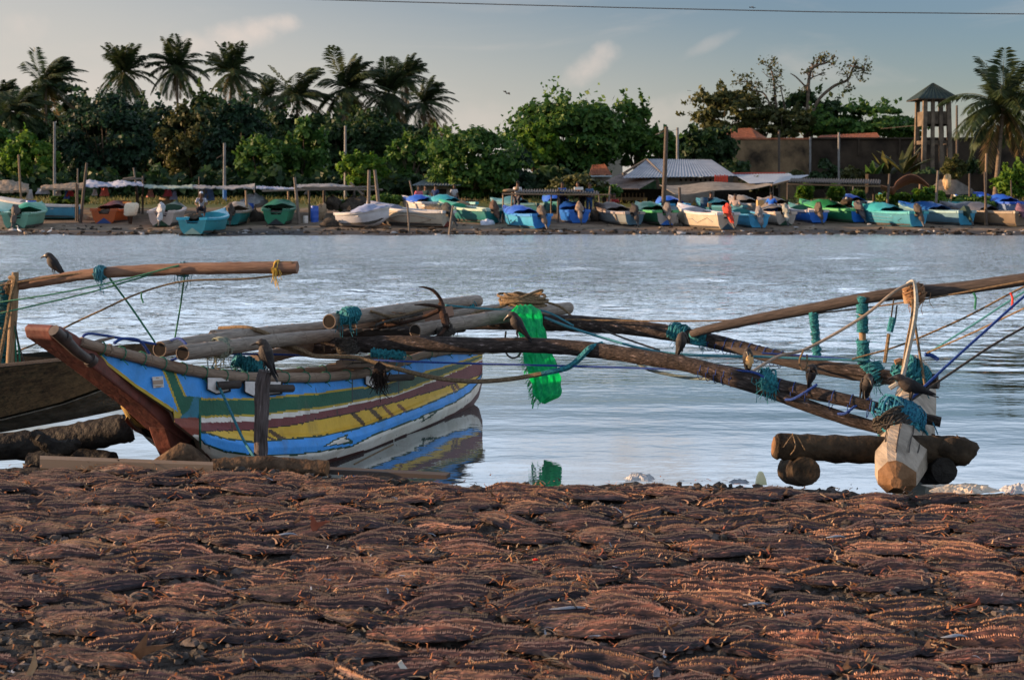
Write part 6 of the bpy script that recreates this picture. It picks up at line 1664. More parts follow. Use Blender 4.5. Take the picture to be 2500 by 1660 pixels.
PO = [ # base px, base py, top px, top py, r, material, label
    (1618, 530, 1627, 310, .14, M_POSTD, 'tall leaning dark mast pole in front of the tin roofed house'),
    (55, 532, 45, 378, .07, M_POSTO, 'thin leaning pole by the thatched shelter at the far left'),
    (196, 545, 212, 398, .09, M_POSTD, 'dark leaning pole left of the orange boat'), (187, 542, 186, 448, .07, M_POSTD, 'short dark post beside the dark leaning pole'), (191, 543, 190, 450, .05, M_POSTD, 'thin dark post just behind the short one'),
    (342, 520, 326, 410, .06, M_POST, 'thin pole above the cloth shelter roof, right of the orange boat'), (348, 525, 349, 430, .07, M_POSTD, 'dark post right of the blue cloth roof'), (336, 520, 331, 450, .06, M_POSTD, 'dark leaning strut beside the white engine cowl'),
    (190, 445, 190, 412, .06, M_POST, 'short pale post with a lamp above the thatch'),
    (487, 500, 486, 432, .05, M_POSTD, 'thin dark stick behind the turquoise boat'),
    (606, 545, 600, 465, .07, M_POSTO, 'sunlit post between the teal boat and the dark green boat'), (622, 500, 621, 456, .05, M_POST, 'grey post behind the heap beside the sunlit post'),
    (706, 515, 703, 462, .07, M_POSTO, 'orange brown post at the right of the dark green boat'), (731, 548, 719, 433, .09, M_POST, 'thick grey leaning post left of the blue barrel'), (757, 540, 754, 462, .07, M_POSTD, 'dark post directly left of the blue barrel'),
    (792, 515, 791, 455, .09, M_POSTD, 'dark post behind the upturned white boat'), (865, 520, 864, 460, .09, M_POSTD, 'dark post under the bare bamboo frame'),
    (901, 550, 901, 416, .10, M_POST, 'left one of the pair of tall bare posts'), (929, 547, 915, 415, .10, M_POST, 'right leaning one of the pair of tall bare posts'),
    (1018, 512, 1000, 441, .06, M_POST, 'thin slanting pole left of the feathery shoreline tree'), (999, 568, 994, 498, .05, M_POST, 'low leaning stake in front of the big brown and white boat'), (1096, 572, 1106, 502, .06, M_POST, 'low stake at the stern of the big brown and white boat'),
    (1228, 545, 1228, 475, .05, M_POSTO, 'thin tan post at the left end of the left corrugated shelter'), (1249, 520, 1250, 470, .05, M_POSTO, 'second tan post of the left corrugated shelter'), (1346, 525, 1346, 475, .05, M_POST, 'thin post in the middle of the left corrugated shelter'),
    (1362, 545, 1363, 462, .07, M_POSTD, 'thick dark post in the middle of the left corrugated shelter'), (1464, 520, 1462, 475, .05, M_POST, 'thin post at the right end of the left corrugated shelter'), (1482, 540, 1490, 455, .06, M_POST, 'leaning post left of the grey boat with the orange mark'),
    (1660, 545, 1659, 458, .09, M_POSTD, 'dark iron post in front of the white boat with the red cover'), (1615, 505, 1616, 475, .06, M_POST, 'pale short post right of the mast pole'),
    (1923, 518, 1923, 446, .06, M_POSTD, 'left corner post of the right corrugated shelter'), (1981, 512, 1981, 450, .05, M_POSTO, 'second post of the right corrugated shelter'), (2029, 512, 2029, 464, .05, M_POST, 'short third post of the right corrugated shelter'), (2083, 508, 2083, 452, .05, M_POST, 'fourth post of the right corrugated shelter'), (2131, 530, 2133, 452, .06, M_POSTD, 'last post of the right corrugated shelter'),
    (2163, 545, 2172, 425, .08, M_POSTD, 'dark post left of the curved orange roof'), (2166, 545, 2166, 470, .06, M_POSTO, 'low tan stake beside the dark post'), (2245, 520, 2246, 440, .07, M_POSTO, 'tan post under the curved orange roof'),
    (2282, 545, 2290, 417, .08, M_POST, 'pale whitish post right of the curved orange roof'), (2367, 515, 2367, 424, .07, M_POSTD, 'dark post in front of the thatched heap'), (2406, 552, 2408, 375, .07, M_POSTO, 'tall thin post at the right'), (2410, 553, 2404, 420, .07, M_POSTD, 'dark post leaning on the tall thin post at the right'), (2469, 500, 2468, 440, .05, M_POSTD, 'thin dark post near the right edge'),
    (2338, 470, 2336, 258, .1, M_POSTD, 'thin dark pole right of the watch tower'),
]
for bx, by, tx_, ty, r, m_, lb in PO:
    Y = gy(by) if by > 505 else {True: 84}.get(by > 480, 88)
    if 'watch tower' in lb: Y = 104
    if by <= 505: by = HY + F * (H - gz(Y)) / Y
    post_([(bx, by + 6, Y), ((bx + tx_) / 2 + random.uniform(-1, 1), (by + ty) / 2, Y), (tx_, ty, Y)], [r, r * .95, r * .8], m_, lb, 'wooden_post', 'post')
# ---- shelters
def shelter_roof(pts0, pts1, Y0, Y1, m_, label, name='shelter_roof', amp=.08, n=30, th=.05, drape=0.0):
    g_ = []
    for i in range(7):
        v = i / 6; row = []
        for j in range(n + 1):
            u = j / n; x = pts0[0][0] + (pts0[-1][0] - pts0[0][0]) * u
            y0 = interp(x, pts0); y1 = interp(x, pts1); y = y0 + (y1 - y0) * v + drape * math.sin(14 * u + 3 * v) + random.uniform(-1, 1) * amp * 8
            row.append(P(x, y, Y0 + (Y1 - Y0) * v))
        g_.append(row)
    k = MB(); k.sheet(g_, th); return tag(k.build(name, m_), label, 'shelter roof')
shelter_roof([(-60, 470), (60, 468), (70, 470)], [(-60, 446), (20, 441), (70, 452)], 78, 83, M_THATCH, 'ragged palm thatch roof at the far left', amp=.2, th=.12)
shelter_roof([(100, 462), (205, 463)], [(100, 455), (160, 450), (205, 448)], 78, 83, M_THATCH, 'thin thatch roof between the far left and the orange boat', amp=.15, th=.1)
shelter_roof([(208, 455), (250, 458), (290, 455), (350, 453)], [(208, 441), (260, 445), (310, 442), (350, 447)], 77, 82, M_FOLD, 'crumpled blue white cloth roof above the orange boat', amp=.22, drape=1.5)
shelter_roof([(352, 458), (400, 461), (470, 460)], [(352, 452), (420, 455), (470, 452)], 77, 82, mat('pale green cloth', (.12, .18, .15), (.24, .29, .25), scale=3), 'pale green cloth roof left of the turquoise boat', amp=.15, drape=1)
shelter_roof([(470, 460), (560, 462), (622, 460)], [(470, 453), (560, 456), (622, 451)], 77, 82, mat('grey sacking roof', (.09, .088, .086), (.24, .24, .25), scale=2), 'grey sacking roof behind the turquoise boat', amp=.2, drape=1)
shelter_roof([(625, 460), (680, 463), (720, 463)], [(625, 455), (680, 458), (720, 459)], 76, 81, M_FOLD, 'white folded cloth roof above the dark green boat', amp=.15, drape=.5)
shelter_roof([(722, 459), (800, 456), (860, 458)], [(722, 452), (800, 449), (860, 455)], 77, 82, mat('grey sacking roof', (.15, .145, .14)), 'grey cloth and bamboo roof above the blue barrel', amp=.15)
for pts, lb in ((((640, 467), (780, 463), (935, 464)), 'long lower bamboo rail of the bare frame'), (((740, 458), (830, 459), (918, 456)), 'upper bamboo rail of the bare frame'), (((330, 434), (300, 438), (348, 437)), 'bent bamboo bar above the blue cloth roof'), (((855, 446), (880, 470), (886, 475)), 'crooked stick crossing the bare frame')):
    k = MB(); k.tube(cr([P(x, y, 75.5) for x, y in pts], 6), .06, 7, rough=.1); tag(k.build('bamboo_rail', M_POST), lb, 'bamboo rail')
cs_ = empty('corrugated_shelter', P(1350, 480, 78), 'low shelter with a wavy corrugated roof behind the two bright blue boats', 'shelter')
k = MB(); corr(k, P(1255, 470, 74), P(1362, 471, 74), P(1362, 464, 80), P(1258, 464, 80), 16, .05, .03); corr(k, P(1360, 468, 74), P(1462, 475, 74), P(1462, 468, 80), P(1362, 462, 80), 15, .05, .03); k.build('roof', mat('sooty corrugated sheet', (.05, .045, .042), (.14, .12, .105), scale=2, rough=.8), cs_)
k = MB(); k.tube([P(1225, 474, 74), P(1490, 476, 74)], .05, 6); k.build('eave_pole', M_POSTO, cs_)
k = MB(); k.blob(P(1243, 466, 76), (.35, .2, .1)); k.build('roof_stone', M_POSTO, cs_)
k = MB(); k.blob(P(1262, 461, 76), (.14, .12, .12)); k.build('roof_stone', M_POSTO, cs_)
k = MB(); a = P(1402, 463, 76); k.box(a.x, a.x + .5, 76, 76.4, a.z - .02, a.z + .14); k.build('white_box', mat('white box', (.6, .6, .58)), cs_)
c2 = empty('corrugated_shelter', P(2030, 480, 78), 'long shelter with a wavy corrugated roof in front of the dark wall', 'shelter')
k = MB(); corr(k, P(1925, 444, 74), P(2148, 449, 74), P(2150, 440, 80), P(1932, 436, 80), 36, .05, .03); k.build('roof', mat('sooty corrugated sheet', (.05, .045, .042)), c2)
k = MB(); k.tube([P(1883, 453, 74), P(1925, 442, 74.5)], .05, 6); k.tube([P(1925, 450, 74.2), P(2150, 455, 74.2)], .05, 6); k.build('eave_pole', M_POSTO, c2)
k = MB(); g_ = []
for i in range(6):
    v = i / 5; g_.append([P(2150 + 118 * u, 452 - 26 * math.sin(math.pi * max(0, (u - .25) / .75)) ** 1 * (u > .25) + 6 * math.sin(6.28 * u) * (u < .3) + 24 * v * (.25 + .75 * math.sin(3.14 * u)), 75 + 4 * v) for u in np.linspace(0, 1, 26)])
k.sheet(g_, .03); tag(k.build('curved_roof', mat('orange brown fibre sheet', (.30, .13, .07), (.42, .2, .11), scale=2, rough=.7)), 'curved orange brown sheet roof left of the pale whitish post', 'roof sheet')
k = MB(); k.loft([[P(x, y, 84 + d) for x, y, d in ((x0, 475, 0), (x0 + 6, 450 - hgt, 1.4), (x0 + 14, 470, 2.8))] for x0, hgt in ((2262, -12), (2290, 12), (2330, 10), (2368, -12))], closed=True)
tag(k.build('thatched_heap', mat('dusty dark thatch', (.06, .05, .04), (.14, .12, .095), scale=3, bump=1)), 'dusty dark thatched heap behind the boats on the right', 'heap')
# things piled under the shelters
def heap(px, py, rx, rz, Y, m_, label, name='heap', cat='heap', lump=.3):
    b_ = MB(); b_.blob(P(px, py, Y), (rx, rx * .7, rz), lump=lump, seg=14, ring=9); return tag(b_.build(name, m_), label, cat)
TARPB = mat('blue tarpaulin', (.015, .10, .55), (.03, .17, .72), scale=2, rough=.5, bump=.4)
NETD = mat('dark net pile', (.03, .027, .024), (.09, .075, .06), scale=3, rough=.95, bump=1.2)
NETT = mat('tan net pile', (.16, .12, .08), (.33, .25, .17), scale=3, rough=.95, bump=1.2)
heap(620, 492, .7, .35, 78, mat('grey tarp', (.2, .22, .26), (.36, .38, .42), scale=2), 'grey tarpaulin heap behind the sunlit post', 'tarp_heap', 'tarpaulin')
heap(622, 535, .55, .45, 75.5, NETD, 'dark net bundle between the teal boat and the dark green boat', 'net_bundle', 'net')
heap(597, 540, .3, .4, 75, NETT, 'tan net bundle leaning on the sunlit post', 'net_bundle', 'net')
heap(812, 495, .5, .35, 78, NETD, 'dark net bundle behind the upturned white boat', 'net_bundle', 'net'); heap(785, 517, .28, .4, 76, NETT, 'pale net hanging beside the blue barrel', 'net_bundle', 'net')
heap(868, 505, .8, .5, 78, NETD, 'dark heap of gear under the bare bamboo frame', 'gear_heap', 'gear'); heap(855, 530, .5, .45, 76, NETD, 'dark netting left of the bare posts', 'net_bundle', 'net')
heap(405, 490, .4, .3, 80, NETT, 'tan net pile behind the pale pink boat', 'net_bundle', 'net'); heap(1480, 525, .3, .3, 76, NETT, 'tan net hanging by the leaning post', 'net_bundle', 'net')
heap(1190, 548, .35, .25, 73, mat('pale blue sack', (.35, .4, .52), (.5, .54, .64)), 'pale blue plastic sack at the stern of the big brown and white boat', 'sack', 'sack')
heap(2312, 445, .25, .4, 83, mat('straw bundle', (.4, .26, .13), (.5, .36, .2)), 'straw coloured bundle standing before the dusty thatch', 'bundle', 'bundle'); heap(203, 540, .5, .3, 76, NETT, 'tan nets heaped beside the short dark post', 'net_bundle', 'net')
heap(1070, 545, .3, .35, 72, mat('teal tarp', (.02, .07, .09)), 'dark teal tarp under the bow of the big brown and white boat', 'tarp_heap', 'tarpaulin')
heap(2070, 495, .5, .25, 80, NETD, 'dark gear behind the green and blue boat', 'gear_heap', 'gear'); k = MB(); k.loft([[P(2067 + 10 * s_ * math.cos(a), 492 - (1 - s_) * 12, 80 + s_ * .4 * math.sin(a)) for a in np.linspace(0, 6.28, 9)[:-1]] for s_ in (1, .5, .1)]); tag(k.build('white_tarp', mat('white tarp', (.55, .55, .55))), 'small peaked white sheet under the right corrugated shelter', 'sheet')
def barrel(px, py, Y, h, r, m_, label):
    c = P(px, py, Y); b_ = MB(); b_.tube([c, c + Vector((0, 0, h * .3)), c + Vector((0, 0, h * .33)), c + Vector((0, 0, h * .36)), c + Vector((0, 0, h * .65)), c + Vector((0, 0, h * .68)), c + Vector((0, 0, h * .71)), c + Vector((0, 0, h))], [r * .96, r, r * 1.04, r, r, r * 1.04, r, r * .95], 14); return tag(b_.build('barrel', m_), label, 'barrel')
BB = mat('blue plastic', (.02, .07, .34), (.035, .10, .42), scale=3, rough=.4)
barrel(768, 545, 74.5, .95, .22, BB, 'blue plastic barrel standing left of the upturned white boat'); barrel(76, 533, 76, 1.0, .3, BB, 'blue barrel tilted beside the bow of the long blue boat'); barrel(607, 522, 77, .6, .3, BB, 'blue drum behind the sunlit post')
barrel(746, 545, 74, .4, .14, mat('white plastic', (.6, .58, .55)), 'small white canister at the foot of the dark post'); barrel(1719, 506, 76.5, .55, .22, mat('dark blue plastic', (.02, .06, .12)), 'dark blue drum behind the bow of the white boat')
k = MB(); k.box(*sorted((P(1729, 0, 76).x, P(1737, 0, 76).x)), 76, 76.4, P(0, 506, 76).z, P(0, 496, 76).z); tag(k.build('crate', M_POSTO, smooth=False), 'tan crate beside the dark blue drum', 'crate')
k = MB(); k.box(*sorted((P(1850, 0, 75).x, P(1866, 0, 75).x)), 75, 75.5, P(0, 505, 75).z, P(0, 489, 75).z); tag(k.build('crate', mat('yellow tan crate', (.42, .28, .13), (.34, .22, .1)), smooth=False), 'tan box on the beige boat beside the man in blue', 'crate')
# washing hung under the left shelters
CL = [((.55, .16, .13), 'salmon cloth hanging above the orange boat', 255, 459, 479, .5), ((.14, .25, .55), 'dark blue cloth hanging behind the striped shirt man', 510, 461, 490, .6), ((.35, .05, .06), 'red cloth hanging under the thin thatch', 171, 462, 480, .45), ((.5, .53, .55), 'white cloth hanging at the end of the far left thatch', 72, 463, 487, .4), ((.45, .47, .5), 'white cloth hanging left of the salmon one', 231, 462, 478, .3),
      ((.05, .1, .3), 'navy cloth hanging beside the red cloth', 163, 466, 486, .3), ((.5, .25, .22), 'pink bag hanging under the green cloth roof', 367, 464, 482, .4), ((.5, .1, .14), 'crimson shirt hanging right of the pink bag', 410, 463, 480, .5), ((.3, .35, .6), 'pale blue cloth hanging right of the crimson shirt', 424, 467, 488, .4), ((.25, .25, .22), 'khaki cloth hanging behind the turquoise boat', 497, 462, 485, .5), ((.5, .5, .52), 'white rag hanging under the bamboo frame', 750, 464, 475, .3), ((.3, .32, .36), 'grey rags hanging between the two thatch roofs', 105, 460, 474, .8), ((.4, .42, .42), 'pale cloth hanging by the first utility pole', 142, 464, 479, .35)]
for cl_, lb, x, y0, y1, w_ in CL:
    g_ = []
    for i in range(6):
        v = i / 5; g_.append([P(x, y0 + (y1 - y0) * v, 79.5) + Vector((w_ * (u - .5) * (.8 + .3 * v) + .03 * math.sin(5 * v + u * 4), .06 * math.sin(9 * u + 3 * v), 0)) for u in np.linspace(0, 1, 9)])
    k = MB(); k.sheet(g_, .02); tag(k.build('hanging_cloth', mat('cloth ' + lb, cl_, tuple(c * .7 for c in cl_), scale=4, rough=.9)), lb, 'cloth')
# flotsam along the waterline
k = MB()
for i in range(900):
    x = random.uniform(-34, 34); Y = 66.3 + abs(random.gauss(0, 2.4)); r0 = random.uniform(.02, .10) * (1.6 if random.random() < .1 else 1)
    k.blob((x, Y, gz(Y) + r0 * .3), (r0 * random.uniform(.8, 2.2), r0, r0 * .6), seg=6, ring=4, lump=.35, mi=random.choices((0, 1, 2), (6, 2, 1))[0])
tag(k.build('shore_debris', [mat('dark flotsam', (.02, .018, .016), (.06, .05, .04), rough=.9), M_THATCH, mat('pale flotsam', (.35, .35, .36), rough=.7)], origin=(0, 66, 0)), 'dark flotsam and litter along the far waterline', 'flotsam', kind='stuff')
# power line across the sky
k = MB(); k.tube([P(x, y, 60) for x, y in ((560, -6), (1000, 6), (1500, 19), (2000, 30), (2600, 36))], .022, 5); tag(k.build('power_line', M_POSTD), 'thin power line crossing the top of the sky', 'cable')
k = MB(); k.tube(cr([P(1627, 318, 84), P(1600, 330, 90), P(1655, 316, 100)], 4), .015, 4); tag(k.build('cable', M_POSTD), 'short cable between the mast pole and the pole behind it', 'cable')
k = MB(); k.tube([P(2150, 315, 112), P(2265, 304, 107)], .02, 4); tag(k.build('cable', M_POSTD), 'cable running to the watch tower', 'cable')
# ------------------------------------------------------------------ fibreglass boats drawn up on the far bank
def col3(c): return c
_bm = {}
def bmat(c, rough=.45):
    key = tuple(round(x, 3) for x in c)
    c = tuple(x * .74 for x in c)
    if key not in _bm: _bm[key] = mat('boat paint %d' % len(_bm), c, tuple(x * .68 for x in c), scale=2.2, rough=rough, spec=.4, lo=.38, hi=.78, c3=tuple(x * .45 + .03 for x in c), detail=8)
    return _bm[key]
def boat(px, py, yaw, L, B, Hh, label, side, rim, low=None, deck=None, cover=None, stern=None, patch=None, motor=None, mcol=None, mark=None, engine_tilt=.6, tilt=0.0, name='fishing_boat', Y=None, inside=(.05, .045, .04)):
    low = low or side; deck = deck or rim; stern = stern or side
    Y = Y or gy(py); base = P(px, HY + F * (H - gz(Y)) / Y, Y)
    t = empty(name, (0, 0, 0), label, 'boat', 'boats drawn up on the far bank')
    NS = 15
    def hb(u): return B / 2 * (.80 + .2 * math.sin(math.pi * min(1, u / .8))) * (1 if u < .45 else max(0.0, 1 - ((u - .45) / .55) ** 2.3))
    def hz(u): return Hh * (1 + .52 * u ** 2.2)
    def kz(u): return .02 + (Hh * .72 * ((u - .62) / .38) ** 2 if u > .62 else 0)
    def sect(u, k=1.0):
        b_ = hb(u); z1, z0 = hz(u), kz(u)
        return [(0, z0), (b_ * .62, z0 + (z1 - z0) * .10), (b_ * .82, z0 + (z1 - z0) * .36), (b_ * .93, z0 + (z1 - z0) * .74), (b_, z1)]
    us = [i / (NS - 1) for i in range(NS)]
    hull = MB()
    for sg in (-1, 1):
        vs = []
        for u in us:
            for (x, z) in sect(u): vs.append((sg * x, u * L + (.18 * (hz(u) - kz(u)) if u == 1 else 0) - .10 * (z - kz(u)) * (u < .01), z))
        n = 5; fs = [(i * n + j, i * n + j + 1, (i + 1) * n + j + 1, (i + 1) * n + j) if sg > 0 else (i * n + j, (i + 1) * n + j, (i + 1) * n + j + 1, i * n + j + 1) for i in range(NS - 1) for j in range(n - 1)]
        hull.add(vs, fs, 0); hull.m[-len(fs):] = [1 if (q % 4) < 1 else 0 for q in range(len(fs))]
    # inner skin and floor
    for sg in (-1, 1):
        vs = []
        for u in us[:-1]:
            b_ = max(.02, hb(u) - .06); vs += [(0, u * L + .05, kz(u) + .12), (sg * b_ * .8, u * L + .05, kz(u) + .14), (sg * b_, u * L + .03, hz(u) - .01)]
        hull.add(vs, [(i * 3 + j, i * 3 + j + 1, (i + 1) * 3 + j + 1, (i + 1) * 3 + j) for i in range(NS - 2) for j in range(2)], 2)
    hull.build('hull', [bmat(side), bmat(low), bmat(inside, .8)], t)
    # gunwale: a wide flat rolled rim
    k = MB()
    for sg in (-1, 1):
        rg = []
        for u in us:
            b_ = hb(u); z = hz(u); y = u * L + (.18 * (hz(u) - kz(u)) if u == 1 else 0); wi = .17 if u < .9 else .06
            rg.append([Vector((sg * (b_ + .05), y, z - .09)), Vector((sg * (b_ + .06), y, z + .02)), Vector((sg * (b_ + .01), y, z + .05)), Vector((sg * max(0, b_ - wi), y, z + .03)), Vector((sg * max(0, b_ - wi), y, z - .03))])
        k.loft(rg)
    k.build('gunwale', bmat(rim), t)
    # transom with its raised quarters and motor notch
    k = MB(); b_ = hb(0); z1 = hz(0); yb = -.10 * z1
    poly = [(-b_ * .62, .10 * z1 + .02), (b_ * .62, .10 * z1 + .02), (b_ * .82, .37 * z1), (b_, z1 + .03), (b_ * .55, z1 + .03), (b_ * .36, z1 * .70), (-b_ * .36, z1 * .70), (-b_ * .55, z1 + .03), (-b_, z1 + .03), (-b_ * .82, .37 * z1)]
    k.prism([(x, -.10 * z - .012, z) for x, z in poly], (0, .06, 0)); tr = k.build('transom', bmat(stern), t, smooth=False)
    if patch:
        k = MB(); k.prism([(x, -.10 * z - .020, z) for x, z in ((-b_ * .60, .10 * z1), (b_ * .60, .10 * z1), (0, .46 * z1))], (0, .007, 0)); k.build('stern_panel', bmat(patch), tr, smooth=False)
    for sg in (-1, 1):
        k = MB(); k.prism([(sg * b_ * 1.05, -.18 * z1 * .9, z1 + .055), (sg * b_ * .5, -.15 * z1, z1 + .05), (sg * b_ * .45, .42, z1 + .055), (sg * b_ * .62, .75, z1 + .055), (sg * b_ * 1.04, .75, z1 + .055)], (0, 0, -.14)); k.build('quarter_deck', bmat(rim), t, smooth=False)
    # foredeck
    k = MB(); rg = []
    for u in us[9:]:
        b2 = max(.015, hb(u) - .03); y = u * L + (.15 if u == 1 else 0); z = hz(u) + .04
        rg.append([Vector((b2 * c_, y, z + .16 * math.cos(c_ * math.pi / 2) * (1 - .5 * (u - .6)))) for c_ in np.linspace(-1, 1, 9)])
    vs = [p for r_ in rg for p in r_]; k.add(vs, [(i * 9 + j, i * 9 + j + 1, (i + 1) * 9 + j + 1, (i + 1) * 9 + j) for i in range(len(rg) - 1) for j in range(8)])
    c0 = rg[0]; k.add([p for p in c0] + [Vector((p.x, p.y + .02, hz(.6) - .12)) for p in c0], [(j, 9 + j, 10 + j, j + 1) for j in range(8)])
    k.build('foredeck', bmat(deck), t)
    if cover:   # cloth or tarpaulin over the fore part
        k = MB(); g_ = []
        for i in range(12):
            u = .38 + .60 * i / 11; b2 = hb(u) + .08; row = []
            for j in range(13):
                c_ = -1 + 2 * j / 12; z = hz(u) + .08 + (.34 * math.sin(math.pi * min(1, (i + 1) / 9)) ** .7) * (1 - abs(c_) ** 1.8) + .03 * math.sin(5 * c_ + i) + .02 * math.sin(9 * c_ - 2 * i) - .10 * (abs(c_) > .95)
                row.append(Vector((b2 * c_, u * L + .02 * math.sin(7 * c_), z)))
            g_.append(row)
        k.sheet(g_, .02); k.build('cover', bmat(cover, .5), t)
    for u in (.25, .5):
        k = MB(); b2 = hb(u) - .05; k.box(-b2, b2, u * L - .12, u * L + .12, hz(u) - .22, hz(u) - .17); k.build('thwart', bmat(rim), t)
    if motor:
        mt = MB(); mc = mcol or (.10, .085, .075); c = Vector((0, -.10 * z1 - .05, z1 * .85)); Mt = Matrix.Rotation(R(-12 - 40 * engine_tilt), 4, 'X') @ Matrix.Rotation(R(random.uniform(-8, 8)), 4, 'Y')
        if motor == 'wrapped':
            mt.blob(c + Vector((0, .10, .26)), (.20, .26, .34), lump=.22, seg=12, ring=9, M=Mt.to_3x3()); mt.blob(c + Mt @ Vector((0, -.06, -.16)), (.14, .15, .34), lump=.2, seg=10, ring=7, M=Mt.to_3x3())
        else:
            rg = [[c + Mt @ Vector((x * sx, y * sy + o, z)) for x, y in ((-1, -1), (1, -1), (1.05, 0), (1, 1), (-1, 1), (-1.05, 0))] for z, sx, sy, o in ((-.5, .05, .08, 0), (-.1, .07, .10, 0), (.0, .12, .17, .05), (.12, .16, .25, .08), (.36, .16, .25, .08), (.46, .10, .16, .06))]
            mt.loft(rg)
        mo = mt.build('outboard_motor', mat('motor %.2f %.2f %.2f' % mc, mc, tuple(x * .5 for x in mc), scale=5, rough=.8, bump=.6), t)
        k = MB(); k.tube([c + Mt @ Vector((0, -.02, -.35)), c + Mt @ Vector((0, -.02, -.78))], [.06, .05], 8); k.box(-.10, .10, c.y - .25, c.y + .02, c.z - .62, c.z - .6) if False else None
        k.build('motor_leg', mat('motor leg', (.06, .06, .062), (.03, .03, .03), rough=.5), mo)
    if mark:
        for sg in (-1, 1):
            def sp_(u, v):
                s4 = sect(u); x = np.interp(v, [0, .1, .36, .74, 1], [q[0] for q in s4]); return Vector((sg * (x + .006), u * L, kz(u) + (hz(u) - kz(u)) * v))
            for st, cc in mark:
                k = MB()
                for a, b3 in zip(st[:-1], st[1:]):
                    for i in range(4):
                        p0 = (a[0] + (b3[0] - a[0]) * i / 4, a[1] + (b3[1] - a[1]) * i / 4); p1 = (a[0] + (b3[0] - a[0]) * (i + 1) / 4, a[1] + (b3[1] - a[1]) * (i + 1) / 4)
                        k.tube([sp_(*p0), sp_(*p1)], .032, 4, flat=.3)
                k.build('painted_mark', bmat(cc), t)
    t.location = base + Vector((0, 0, -.03)); t.rotation_euler = (R(random.uniform(-1.5, .5)), R(tilt), R(yaw))
    return t
SEA = (.16, .40, .30); GRN = (.015, .17, .10); ORG = (.42, .085, .015); MARn = (.12, .02, .015); NAVY = (.02, .06, .22); PINK = (.50, .42, .40); WHT = (.60, .60, .60); TURQ = (.03, .40, .58); TEALb = (.015, .19, .20); BLU = (.015, .16, .66); SKYB = (.06, .38, .68)
CRM = (.52, .46, .37); CYA = (.05, .42, .48); TARP = (.012, .11, .62); BEI = (.30, .25, .20); LIME = (.08, .42, .16); GRY = (.22, .23, .26); DKG = (.01, .06, .035); CELA = (.40, .56, .46)
SW1 = [([(.12, .5), (.3, .72), (.52, .66), (.66, .45), (.5, .3), (.25, .3), (.12, .5)], (.28, .09, .05)), ([(.06, .55), (.3, .86), (.62, .78), (.78, .5)], (.12, .3, .42))]
ZIG = [([(.35, .68), (.48, .42), (.5, .62), (.6, .36), (.62, .66), (.76, .72)], (.5, .55, .58))]
SWB = [([(.08, .5), (.16, .75), (.26, .6), (.36, .45), (.46, .65), (.55, .6)], (.25, .4, .5))]
CHEV = [([(.10, .62), (.16, .45), (.10, .28)], (.55, .62, .62)), ([(.22, .62), (.6, .7)], (.55, .62, .62)), ([(.24, .45), (.58, .5)], (.55, .62, .62))]
